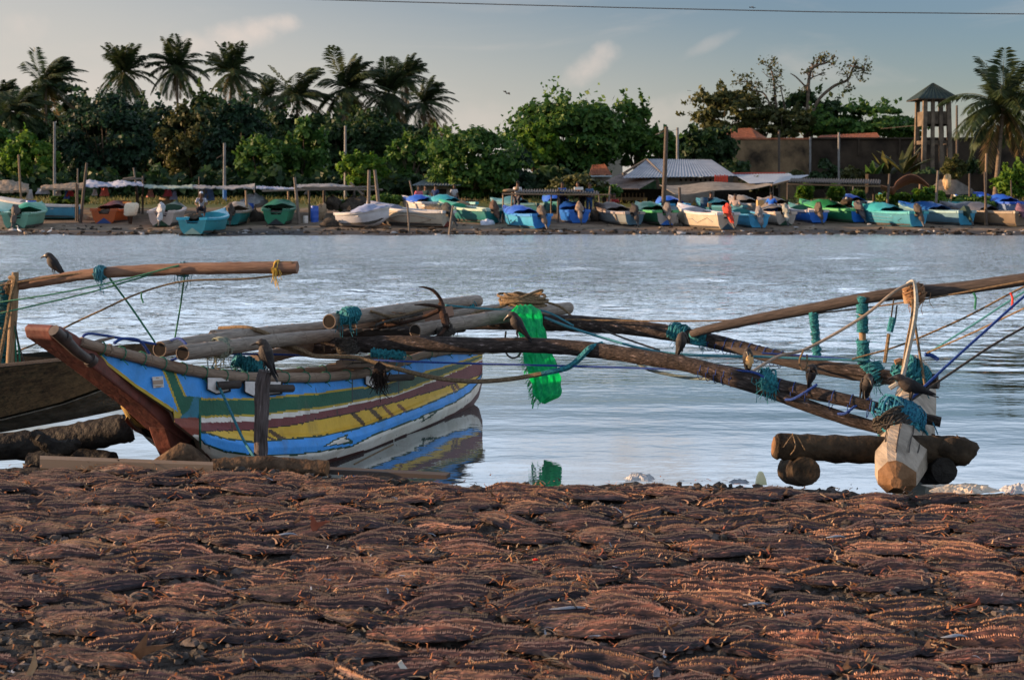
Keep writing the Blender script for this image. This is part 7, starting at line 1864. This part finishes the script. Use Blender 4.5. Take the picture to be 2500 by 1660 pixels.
BOATS = [
 # front row, left to right
 dict(px=38, py=561, yaw=4, L=4.8, B=1.75, Hh=.86, label='seafoam green boat with dark wrapped motor at the left edge', side=SEA, rim=SEA, deck=(.02, .30, .18), low=(.40, .45, .18), cover=(.02, .32, .20), motor='wrapped', patch=(.03, .10, .09)),
 dict(px=188, py=535, yaw=84, L=4.9, B=1.5, Hh=.80, label='long blue boat with white deck lying side on at the left', side=(.06, .30, .48), rim=WHT, low=(.02, .14, .13), deck=WHT),
 dict(px=254, py=549, yaw=1, L=4.8, B=1.75, Hh=.84, label='orange boat with maroon foredeck and navy stern panel', side=ORG, rim=ORG, deck=MARn, cover=MARn, low=(.25, .05, .02), patch=NAVY),
 dict(px=394, py=555, yaw=4, L=4.8, B=1.75, Hh=.84, label='pale pink boat with dark green stern panel and white wrapped motor', side=PINK, rim=PINK, deck=DKG, patch=DKG, motor='wrapped', mcol=(.45, .45, .48), low=DKG),
 dict(px=470, py=575, yaw=-5, L=5.2, B=1.85, Hh=.86, label='turquoise boat nearest the water with a striped shirt man at its bow', side=(.04, .30, .36), rim=TURQ, deck=TURQ, low=(.30, .42, .30), patch=(.28, .42, .36)),
 dict(px=562, py=552, yaw=2, L=4.6, B=1.5, Hh=.80, label='teal boat with beige deck and dark wrapped motor', side=TEALb, rim=BEI, deck=BEI, cover=BEI, motor='wrapped', mcol=(.05, .04, .035)),
 dict(px=674, py=551, yaw=5, L=4.8, B=1.75, Hh=.88, label='dark green boat with hollow dark foredeck opening', side=(.02, .22, .12), rim=GRN, deck=GRN, cover=GRN, low=(.05, .24, .15), patch=(.02, .03, .04)),
 dict(px=1092, py=557, yaw=58, L=5.2, B=1.55, Hh=.88, label='big brown and white boat with painted swirls on its side', side=CRM, rim=WHT, deck=(.30, .33, .45), low=(.34, .13, .06), motor='wrapped', mcol=(.05, .055, .055), mark=SW1, patch=(.2, .03, .02)),
 dict(px=1205, py=547, yaw=40, L=4.8, B=1.5, Hh=.80, label='teal green boat with cream band half hidden behind the swirl boat', side=TEALb, rim=CELA, deck=(.02, .35, .20), low=(.06, .08, .02), motor='wrapped', mcol=(.10, .06, .045)),
 dict(px=1322, py=561, yaw=24, L=4.8, B=1.45, Hh=.80, label='bright blue boat with a white zigzag on its side', side=SKYB, rim=(.03, .26, .70), deck=TARP, cover=TARP, stern=(.02, .22, .66), motor='wrapped', mcol=(.14, .11, .09), mark=ZIG),
 dict(px=1414, py=548, yaw=8, L=4.6, B=1.45, Hh=.76, label='deep blue boat with tan wrapped motor under the corrugated shelter', side=BLU, rim=BLU, cover=TARP, motor='wrapped', mcol=(.24, .18, .14)),
 dict(px=1548, py=552, yaw=22, L=4.8, B=1.45, Hh=.74, label='grey blue boat with an orange mark near its stern', side=(.22, .26, .28), rim=(.34, .31, .31), deck=(.16, .13, .125), cover=(.14, .115, .11), motor='wrapped', mcol=(.045, .04, .04), mark=[([(.2, .9), (.2, .4)], (.5, .24, .04))], stern=(.08, .18, .26)),
 dict(px=1628, py=552, yaw=14, L=4.9, B=1.5, Hh=.82, label='green boat with white stern blocks and blue stern foot', side=(.015, .13, .07), rim=LIME, deck=(.02, .22, .12), cover=(.02, .22, .12), stern=(.40, .40, .40), patch=BLU, motor='wrapped', mcol=(.16, .145, .14)),
 dict(px=1776, py=564, yaw=20, L=5.4, B=1.6, Hh=.92, label='large white boat with a red cloth over its motor', side=CRM, rim=(.62, .60, .62), deck=(.50, .50, .58), low=(.40, .33, .25), motor='wrapped', mcol=(.50, .05, .03), mark=SWB, patch=(.02, .06, .10)),
 dict(px=1852, py=559, yaw=8, L=4.6, B=1.4, Hh=.74, label='light blue boat with grey netted motor right of the white boat', side=SKYB, rim=(.05, .30, .50), deck=TEALb, motor='wrapped', mcol=(.2, .19, .2)),
 dict(px=1918, py=552, yaw=6, L=4.6, B=1.45, Hh=.74, label='cream boat with dark green foot and grey wrapped motor', side=(.42, .38, .34), rim=(.56, .46, .38), deck=BEI, cover=BEI, low=DKG, patch=DKG, motor='wrapped', mcol=(.28, .3, .28)),
 dict(px=1998, py=547, yaw=8, L=4.6, B=1.4, Hh=.74, label='blue boat with white quarters and brown wrapped motor', side=BLU, rim=(.52, .50, .54), deck=(.02, .2, .14), motor='wrapped', mcol=(.09, .07, .055)),
 dict(px=2096, py=546, yaw=26, L=5.0, B=1.45, Hh=.78, label='green boat with bright blue stern under the corrugated shelter', side=(.02, .20, .10), rim=LIME, deck=(.02, .24, .12), cover=(.02, .24, .10), stern=BLU, motor='wrapped', mcol=(.09, .08, .085)),
 dict(px=2240, py=557, yaw=24, L=5.2, B=1.55, Hh=.84, label='cyan boat with white chevrons on its side', side=(.06, .28, .40), rim=CYA, deck=CYA, cover=CYA, stern=(.04, .33, .55), motor='wrapped', mcol=(.075, .06, .05), mark=CHEV),
 dict(px=2358, py=553, yaw=24, L=5.2, B=1.5, Hh=.82, label='blue and cream boat with a blue cover right of the pale post', side=(.12, .25, .34), rim=(.25, .45, .5), deck=TARP, cover=(.015, .12, .40), stern=(.05, .34, .55), motor='cowl', mcol=(.02, .05, .04), low=(.05, .2, .3)),
 dict(px=2492, py=556, yaw=32, L=5.2, B=1.5, Hh=.84, label='weathered grey brown boat with a grey cover at the right edge', side=(.22, .17, .12), rim=(.30, .25, .19), deck=GRY, cover=(.10, .11, .14), low=(.03, .09, .10), motor='wrapped', mcol=(.16, .09, .14)),
 # second row
 dict(px=940, py=527, yaw=62, L=3.6, B=1.2, Hh=.6, label='small pale yellow boat behind the pair of bare posts', side=(.48, .48, .28), rim=(.5, .5, .36), deck=(.2, .4, .35)),
 dict(px=1075, py=519, yaw=40, L=3.8, B=1.3, Hh=.62, label='boat under a bright blue tarp behind the swirl boat', side=WHT, rim=WHT, cover=TARP),
 dict(px=1150, py=522, yaw=45, L=4.2, B=1.3, Hh=.66, label='cyan decked boat behind the teal green boat', side=CELA, rim=CYA, cover=(.02, .33, .42)),
 dict(px=1320, py=522, yaw=50, L=3.8, B=1.2, Hh=.6, label='dull teal boat behind the blue zigzag boat', side=(.03, .17, .22), rim=(.06, .22, .28), cover=(.05, .2, .26)),
 dict(px=1388, py=523, yaw=20, L=4.0, B=1.35, Hh=.72, label='boat under a bright blue tarp under the left corrugated shelter', side=TEALb, rim=TEALb, cover=TARP),
 dict(px=1660, py=528, yaw=10, L=4.2, B=1.5, Hh=.7, label='boat under a bright blue tarp behind the dark iron post', side=(.3, .42, .5), rim=SKYB, cover=TARP),
 dict(px=1800, py=536, yaw=20, L=4.8, B=1.45, Hh=.78, label='deep teal boat behind the large white one, where a man sits', side=(.03, .15, .20), rim=(.03, .22, .30), cover=(.02, .17, .24)),
 dict(px=1855, py=530, yaw=14, L=4.4, B=1.4, Hh=.74, label='beige covered boat behind the light blue boat', side=(.28, .26, .24), rim=(.34, .33, .33), cover=(.26, .22, .18)),
 dict(px=1935, py=530, yaw=16, L=4.4, B=1.4, Hh=.72, label='grey brown covered boat behind the cream boat', side=(.2, .18, .16), rim=(.26, .22, .2), cover=(.22, .18, .155)),
 dict(px=2120, py=522, yaw=16, L=4.0, B=1.35, Hh=.72, label='boat under a bright blue tarp behind the green and blue boat', side=(.3, .42, .5), rim=(.3, .4, .5), cover=TARP),
 dict(px=2212, py=521, yaw=6, L=4.2, B=1.45, Hh=.74, label='cyan hooded boat behind the chevron boat', side=CELA, rim=CYA, deck=CYA, cover=(.03, .38, .44)),
 dict(px=2340, py=524, yaw=24, L=4.4, B=1.35, Hh=.72, label='turquoise covered boat behind the blue and cream boat', side=CELA, rim=CYA, cover=(.03, .38, .42)),
 dict(px=2466, py=508, yaw=26, L=4.6, B=1.35, Hh=.62, label='pale green boat under a blue tarp behind the grey brown boat', side=CELA, rim=(.5, .58, .55), cover=TARP, Y=83.0),
 dict(px=2510, py=525, yaw=20, L=4.2, B=1.35, Hh=.74, label='boat under a blue tarp cut by the right edge', side=(.2, .3, .5), rim=TARP, cover=TARP),
]
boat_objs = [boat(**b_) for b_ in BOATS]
# the upturned-looking white boat, bow towards the water
ub = boat(px=838, py=553, yaw=-118, L=2.8, B=1.8, Hh=.72, label='white boat with pale blue deck and a brown square on its side', side=(.55, .57, .62), rim=(.58, .58, .58), deck=(.30, .38, .60), cover=(.36, .42, .62), low=(.5, .5, .52))
k = MB(); a = P(806, 553, 71.2); k.blob(a + Vector((0, 0, .12)), (.55, .2, .3), lump=.25); tag(k.build('net_bundle', NETD), 'dark net bundle in front of the white boat with the brown square', 'net')
for px, py, Y, rx, rz, m_, lb in ((254, 520, 74, .5, .16, NETD, 'dark net piled inside the orange boat'), (472, 530, 68.5, .45, .14, NETD, 'dark net piled inside the turquoise boat'), (674, 522, 74, .5, .14, NETD, 'dark net piled inside the dark green boat'), (1060, 512, 74.5, .6, .22, NETT, 'tan net piled on the stern of the swirl boat'),
        (1128, 500, 77, .45, .2, NETT, 'tan net bundle on the boat behind the swirl boat'), (1452, 530, 75, .3, .3, NETD, 'dark gear beside the deep blue boat'), (1600, 520, 75.5, .4, .25, NETT, 'tan net on the quarter of the green boat'), (1695, 515, 76.5, .45, .25, NETD, 'dark gear left of the large white boat'), (1905, 515, 76, .5, .22, NETT, 'tan net piled in the cream boat'),
        (2035, 518, 77, .4, .25, NETD, 'dark net between the blue boat and the green and blue boat'), (2190, 520, 77, .45, .25, NETD, 'dark gear between the cyan boat and the tan stake'), (2395, 535, 75, .4, .4, NETT, 'tan nets heaped left of the weathered boat at the right')):
    heap(px, py, rx, rz, Y, m_, lb, 'net_pile', 'net')
# motor standing by itself on the sand
sm = empty('standing_motor', P(318, 548, 73.5), 'outboard motor with white and orange cowl standing beside the orange boat', 'outboard motor')
k = MB(); c = P(319, 516, 73.5); k.loft([[c + Vector((x * s_ + z * .15, y * s_, z)) for x, y in ((-.32, -.2), (.3, -.22), (.34, .2), (-.3, .2))] for z, s_ in ((-.28, .5), (-.2, .9), (.25, 1.05), (.40, .95), (.46, .7))]); k.build('cowl', mat('white cowl', (.6, .55, .45), (.5, .45, .36)), sm)
k = MB(); k.loft([[c + Vector((x - .3, y, z + .42)) for x, y in ((-.1, -.12), (.3, -.12), (.3, .12), (-.1, .12))] for z in (0, .1)]); k.build('cowl_cap', mat('orange cowl cap', (.6, .2, .05)), sm)
k = MB(); k.tube([c + Vector((-.05, .05, -.2)), c + Vector((-.02, 0, -.75))], [.16, .08], 9, rough=.1); k.build('leg', M_RUST, sm)
# ------------------------------------------------------------------ people on the far bank
SKIN = mat('brown skin', (.085, .042, .026), (.12, .06, .038), scale=6, rough=.6)
HAIR = mat('black hair', (.012, .010, .009))
def skinned(name, verts, edges, radii, m_, parent, root=0, sub=1):
    me = bpy.data.meshes.new(name); me.from_pydata([tuple(v) for v in verts], edges, []); me.materials.append(m_)
    o = bpy.data.objects.new(name, me); COL.objects.link(o); o.parent = parent
    sk = o.modifiers.new('skin', 'SKIN'); sk.use_smooth_shade = True
    for i, r_ in enumerate(radii): me.skin_vertices[0].data[i].radius = (r_, r_)
    me.skin_vertices[0].data[root].use_root = True
    s_ = o.modifiers.new('sub', 'SUBSURF'); s_.levels = sub; s_.render_levels = sub
    return o
def person(px, py, Y, yaw, pose, shirt, lower, label, lean=.1, skirt=False, cap=None, bare=False, z=None):
    t = empty('person', (0, 0, 0), label, 'person', 'people on the far bank')
    V, E, Rr = [], [], []
    def v(x, y, z_, r_, par=None):
        V.append(Vector((x, y, z_))); Rr.append(r_)
        if par is not None: E.append((par, len(V) - 1))
        return len(V) - 1
    hip = .92 if pose == 'stand' else .10
    pel = v(0, 0, hip, .125); wa = v(0, -lean * .3, hip + .2, .115, pel); ch = v(0, -lean * .8, hip + .42, .135, wa); ne = v(0, -lean, hip + .57, .055, ch)
    h1 = v(0, -lean - .02, hip + .66, .085, ne); h2 = v(0, -lean - .03, hip + .76, .095, h1); h3 = v(0, -lean - .01, hip + .83, .06, h2); ns = v(0, -lean - .115, hip + .71, .018, h1)
    hands = []; A_ = {'l': [], 'r': []}
    for sg, key in ((-1, 'l'), (1, 'r')):
        sh = v(sg * .19, -lean * .85, hip + .49, .06, ch)
        if pose == 'stand': el = v(sg * .25, -lean * .8 + .02, hip + .22, .043, sh); wr = v(sg * .27, -lean - .08, hip - .01, .028, el)
        else: el = v(sg * .30, -lean - .04, hip + .24, .045, sh); wr = v(sg * .16, -lean - .26, hip + .16, .03, el)
        pa = v(V[wr].x * .98, V[wr].y - .03, V[wr].z - .075, .034, wr); A_[key] = [sh, el, wr]
        for f_ in range(4): 
            b0 = v(V[pa].x + (f_ - 1.5) * .018, V[pa].y - .01, V[pa].z - .035, .0095, pa); v(V[b0].x, V[b0].y - .012, V[b0].z - (.045 + .008 * (f_ in (1, 2))), .008, b0)
        v(V[pa].x - sg * .035, V[pa].y - .02, V[pa].z - .015, .0095, pa)
    Lg = []
    for sg in (-1, 1):
        if pose == 'stand': k1 = v(sg * .10, 0, hip - .06, .095, pel); kn = v(sg * .11, -.03, .48, .065, k1); an_ = v(sg * .11, .01, .08, .042, kn); to = v(sg * .12, -.14, .035, .034, an_)
        else: k1 = v(sg * .11, -.06, hip - .01, .095, pel); kn = v(sg * .19, -.42, hip + .06, .068, k1); an_ = v(sg * .16, -.44, hip - .36, .042, kn); to = v(sg * .16, -.58, hip - .40, .034, an_)
        Lg.append((k1, kn, an_))
    skinned('body', V, E, Rr, SKIN, t)
    hb_ = MB(); hb_.blob((0, -lean + .0, hip + .80), (.098, .105, .085), lump=.04, seg=10, ring=7); hb_.build('hair' if not cap else 'cap', HAIR if not cap else mat('cap %s' % label[:12], cap), t)
    if not bare:
        SV = [V[pel] + Vector((0, 0, .03)), V[wa], V[ch], V[ch] + Vector((0, -.01, .08))] + [V[i] for k_ in 'lr' for i in A_[k_][:1]] + [V[A_[k_][0]].lerp(V[A_[k_][1]], .8) for k_ in 'lr']
        skinned('shirt', SV, [(0, 1), (1, 2), (2, 3), (2, 4), (2, 5), (4, 6), (5, 7)], [.145, .14, .158, .085, .076, .076, .064, .064], shirt, t)
    LV = [V[pel], V[Lg[0][0]], V[Lg[0][1]], V[Lg[0][1]].lerp(V[Lg[0][2]], .75), V[Lg[1][0]], V[Lg[1][1]], V[Lg[1][1]].lerp(V[Lg[1][2]], .75)]
    rr_ = [.145, .115, .085, .065, .115, .085, .065] if not skirt else [.15, .14, .13, .13, .14, .13, .13]
    skinned('sarong' if skirt else 'trousers', LV, [(0, 1), (1, 2), (2, 3), (0, 4), (4, 5), (5, 6)], rr_, lower, t)
    p = P(px, py, Y); t.location = p if z is None else Vector((p.x, Y, z)); t.rotation_euler = (0, 0, R(yaw)); return t
def cl(n_, c): return mat('clothing ' + n_, c, tuple(x * .75 for x in c), scale=6, rough=.9)
stripe = cl('striped', (.5, .5, .55))
def mkstripes(m_):
    t = m_.node_tree; n, l = t.nodes, t.links; b = n['Principled BSDF']; tc = n.new('ShaderNodeTexCoord'); wv = n.new('ShaderNodeTexWave'); wv.inputs['Scale'].default_value = 5; wv.bands_direction = 'X'
    l.new(tc.outputs['Object'], wv.inputs[0]); r_ = n.new('ShaderNodeValToRGB'); r_.color_ramp.interpolation = 'CONSTANT'; r_.color_ramp.elements[0].color = (.05, .055, .09, 1); r_.color_ramp.elements[1].position = .5; r_.color_ramp.elements[1].color = (.55, .56, .62, 1); l.new(wv.outputs[0], r_.inputs[0]); l.new(r_.outputs[0], b.inputs['Base Color'])
mkstripes(stripe)
person(492, 514, 69.5, 10, 'sit', stripe, cl('dark', (.03, .03, .04)), 'man in a striped shirt bending over in the turquoise boat', lean=.25, cap=(.45, .5, .6))
person(1796, 517, 74.5, -20, 'sit', cl('pinkish', (.48, .36, .31)), cl('ochre', (.3, .15, .06)), 'man in a pale pinkish shirt sitting on the teal boat behind the large white one', lean=.12)
person(1882, 513, 74.5, 150, 'sit', cl('blue', (.03, .14, .55)), cl('blue2', (.03, .10, .40)), 'man in a blue shirt sitting with his back turned, right of the yellow tan box', lean=.1)
person(1022, 524, 84, 15, 'stand', cl('pink', (.5, .14, .18)), cl('khaki', (.2, .16, .12)), 'person in a pink shirt standing by the thin slanting pole', lean=.08)
person(1040, 520, 88, -30, 'stand', cl('darkgreen', (.03, .06, .06)), cl('black', (.02, .02, .025)), 'person in dark clothes standing next to the pink shirt', lean=.05)
person(1062, 517, 90, 160, 'stand', cl('navy', (.03, .05, .13)), cl('navy2', (.05, .10, .25)), 'person in navy standing before the grey hut doorway', lean=.05)
person(1108, 516, 90, 20, 'stand', cl('palegrey', (.35, .36, .4)), cl('slate', (.1, .12, .2)), 'person in pale grey standing right of the grey hut doorway', lean=.05)
person(1092, 523, 86, 40, 'sit', SKIN, cl('orange', (.45, .16, .06)), 'bare chested person squatting in the sun under the feathery tree', bare=True)
person(1262, 520, 76.5, 165, 'stand', cl('white', (.45, .46, .5)), cl('grey', (.1, .1, .12)), 'person in a white shirt standing behind the blue zigzag boat', lean=.15)
person(1372, 520, 79, 10, 'stand', cl('royal', (.03, .11, .38)), cl('ink', (.02, .03, .07)), 'person in royal blue at the back of the left corrugated shelter', lean=.1)
person(1422, 521, 77, -60, 'stand', cl('mixed', (.12, .09, .08)), cl('coal', (.03, .03, .03)), 'dark person leaning over the blue tarp under the left corrugated shelter', lean=.3)
person(1438, 523, 77, 20, 'stand', cl('steel', (.06, .11, .2)), cl('denim', (.05, .12, .3)), 'person in steel blue beside the dark leaning person', lean=.08)
person(1488, 512, 79, 30, 'sit', cl('coral', (.4, .16, .11)), cl('brown', (.1, .06, .04)), 'person in coral sitting behind the grey blue boat, left one')
person(1500, 513, 79, -10, 'sit', cl('crimson', (.25, .03, .03)), cl('brown2', (.08, .05, .04)), 'person in crimson sitting behind the grey blue boat, right one')
person(1732, 510, 79, 40, 'sit', cl('black2', (.025, .025, .03)), cl('black3', (.03, .03, .035)), 'dark person behind the bow of the large white boat')
# ------------------------------------------------------------------ birds
def small_bird(px, py, Y, kind, yaw, s_, label, group):
    t = empty(kind, (0, 0, 0), label, kind, group); m_ = M_CROW if kind == 'crow' else mat('white feathers', (.72, .72, .72), (.62, .62, .64), rough=.7)
    k = MB()
    if kind == 'crow': pr = [(-.24, .06, .02, .006), (-.12, .10, .03, .02), (-.04, .14, .05, .05), (.05, .18, .05, .05), (.09, .225, .03, .03), (.13, .235, .03, .028), (.15, .23, .012, .012), (.20, .22, .003, .003)]
    else: pr = [(-.28, .30, .02, .01), (-.18, .34, .05, .04), (-.05, .40, .08, .08), (.08, .46, .06, .06), (.12, .54, .025, .025), (.10, .62, .02, .02), (.13, .69, .02, .02), (.18, .72, .026, .024), (.22, .715, .010, .010), (.32, .70, .003, .003)]
    rg = []
    for i, (x, z, a, b_) in enumerate(pr):
        x0, z0 = pr[max(0, i - 1)][:2]; x1, z1 = pr[min(len(pr) - 1, i + 1)][:2]; tv = Vector((x1 - x0, 0, z1 - z0)).normalized(); u = Vector((0, 1, 0)); w_ = tv.cross(u); c = Vector((x, 0, z))
        rg.append([c + u * math.cos(q) * a + w_ * math.sin(q) * b_ for q in np.linspace(0, 6.283, 9)[:-1]])
    k.loft(rg); k.build('body', m_, t)
    for sg in (-1, 1):
        k = MB(); h = .12 if kind == 'crow' else .36; k.tube([(0, sg * .03, h), (0.01, sg * .03, h * .5), (0, sg * .03, 0), (.04, sg * .03, 0)], [.012, .006, .006, .004], 5); k.build('leg', M_BLACK, t)
    t.location = P(px, py, Y); t.rotation_euler = (0, 0, R(yaw)); t.scale = (s_,) * 3
GB = 'birds along the far waterline'
def WB(px, py, kind, yaw, s_, label):
    s_ *= .62
    Y = gy(min(py, 574)); 
    if py >= 573: small_bird(px, HY + F * H / 65.8, 65.8, kind, yaw, s_, label, GB)
    else: small_bird(px, HY + F * (H - gz(Y)) / Y, Y, kind, yaw, s_, label, GB)
WB(46, 580, 'egret', 150, 1.05, 'white egret with raised neck wading at the left'); WB(122, 576, 'egret', 20, .85, 'white egret bending at the waterline beside a crow')
for (x, y, yw, lb) in ((54, 572, 80, 'crow beside the egret with raised neck'), (118, 570, 95, 'crow behind the bending egret'), (153, 573, 10, 'crow right of the bending egret'), (170, 575, 170, 'crow in the shallows right of the bending egret'), (266, 575, 20, 'crow at the waterline below the orange boat'), (210, 557, 170, 'crow on the sand below the orange boat'),
                       (613, 566, 160, 'crow on the sand below the sunlit post'), (680, 571, 100, 'crow below the dark green boat, left one'), (704, 574, 10, 'crow below the dark green boat, right one'), (785, 572, 150, 'crow in front of the white boat with the brown square, left one'), (792, 568, 20, 'crow in front of the white boat with the brown square, right one'),
                       (860, 565, 170, 'crow on the sand under the left bare post'), (905, 564, 90, 'crow just right of the left bare post'), (925, 572, 10, 'crow at the waterline under the right bare post'), (955, 571, 170, 'crow left of the low leaning stake'), (976, 568, 10, 'crow close to the low leaning stake'), (1018, 569, 160, 'crow in front of the swirl boat, left one'), (1050, 571, 10, 'crow in front of the swirl boat, right one'),
                       (1226, 562, 20, 'crow left of the blue zigzag boat'), (1551, 558, 90, 'crow in front of the grey blue boat'), (1380, 566, 10, 'crow on the wet sand right of the blue zigzag boat')):
    WB(x, y, 'crow', yw, .95, lb)
def flyer(px, py, Y, span, roll, yaw, up, label):
    """soaring bird: body with two cranked wings"""
    t = empty('flying_bird', P(px, py, Y), label, 'bird', 'birds in the sky')
    M3 = Matrix.Rotation(R(yaw), 3, 'Z') @ Matrix.Rotation(R(roll), 3, 'Y'); c = P(px, py, Y)
    k = MB(); k.tube([c + M3 @ Vector((0, y, 0)) * span for y in (-.22, -.12, 0, .1, .17)], [.015 * span, .04 * span, .06 * span, .045 * span, .01 * span], 7); k.build('body', M_CROW, t)
    for sg in (-1, 1):
        pts = [(0, .06, 0), (.25, .08, .10 * up), (.5, -.05, .02 * up), (.5, -.09, .02 * up), (.22, -.07, .09 * up), (0, -.08, 0)]
        k = MB(); k.prism([c + M3 @ Vector((sg * x * span, y * span, z * span)) for x, y, z in pts], (0, 0, .02 * span)); k.build('wing', M_CROW, t, smooth=False)
flyer(1836, 18, 70, .50, 0, 35, -1.2, 'dark bird gliding beneath the power line at the top right')
flyer(1237, 229, 90, .62, 25, -30, 2.2, 'black bird with drooped wings over the middle trees')
flyer(1498, 240, 110, .45, -60, 20, .5, 'small distant bird banking above the broad tree')
flyer(1470, 256, 110, .6, 15, 10, 1.5, 'dark bird skimming the top of the broad tree')
flyer(1682, 222, 120, .42, 5, 15, .4, 'tiny bird left of the bare tree, upper one'); flyer(1688, 248, 120, .55, 10, -15, -.8, 'tiny bird left of the bare tree, lower one')
flyer(2060, 222, 130, .3, 0, 10, .4, 'tiny bird in the sky right of the bare branches'); flyer(972, 362, 95, .62, 50, 30, .8, 'dark bird flying in front of the dark grove')
# the dark bird at the top of the palm
kb = empty('perched_bird', P(418, 104, 150), 'large dark bird with hanging wing at the top of the palm', 'bird'); c = P(418, 100, 150)
k = MB(); k.tube(cr([c + Vector((-.55, 0, .08)), c + Vector((-.3, 0, .16)), c + Vector((.1, 0, .02)), c + Vector((.5, 0, -.45))], 4), [.03, .13, .15, .04], 8); k.build('body', M_CROW, kb)
k = MB(); k.prism([c + Vector(q) for q in ((-.5, 0, .12), (-.1, 0, .1), (-.25, 0, -.25), (-.42, 0, -.42), (-.48, 0, -.2))], (0, .1, 0)); k.build('wing', M_CROW, kb, smooth=False)
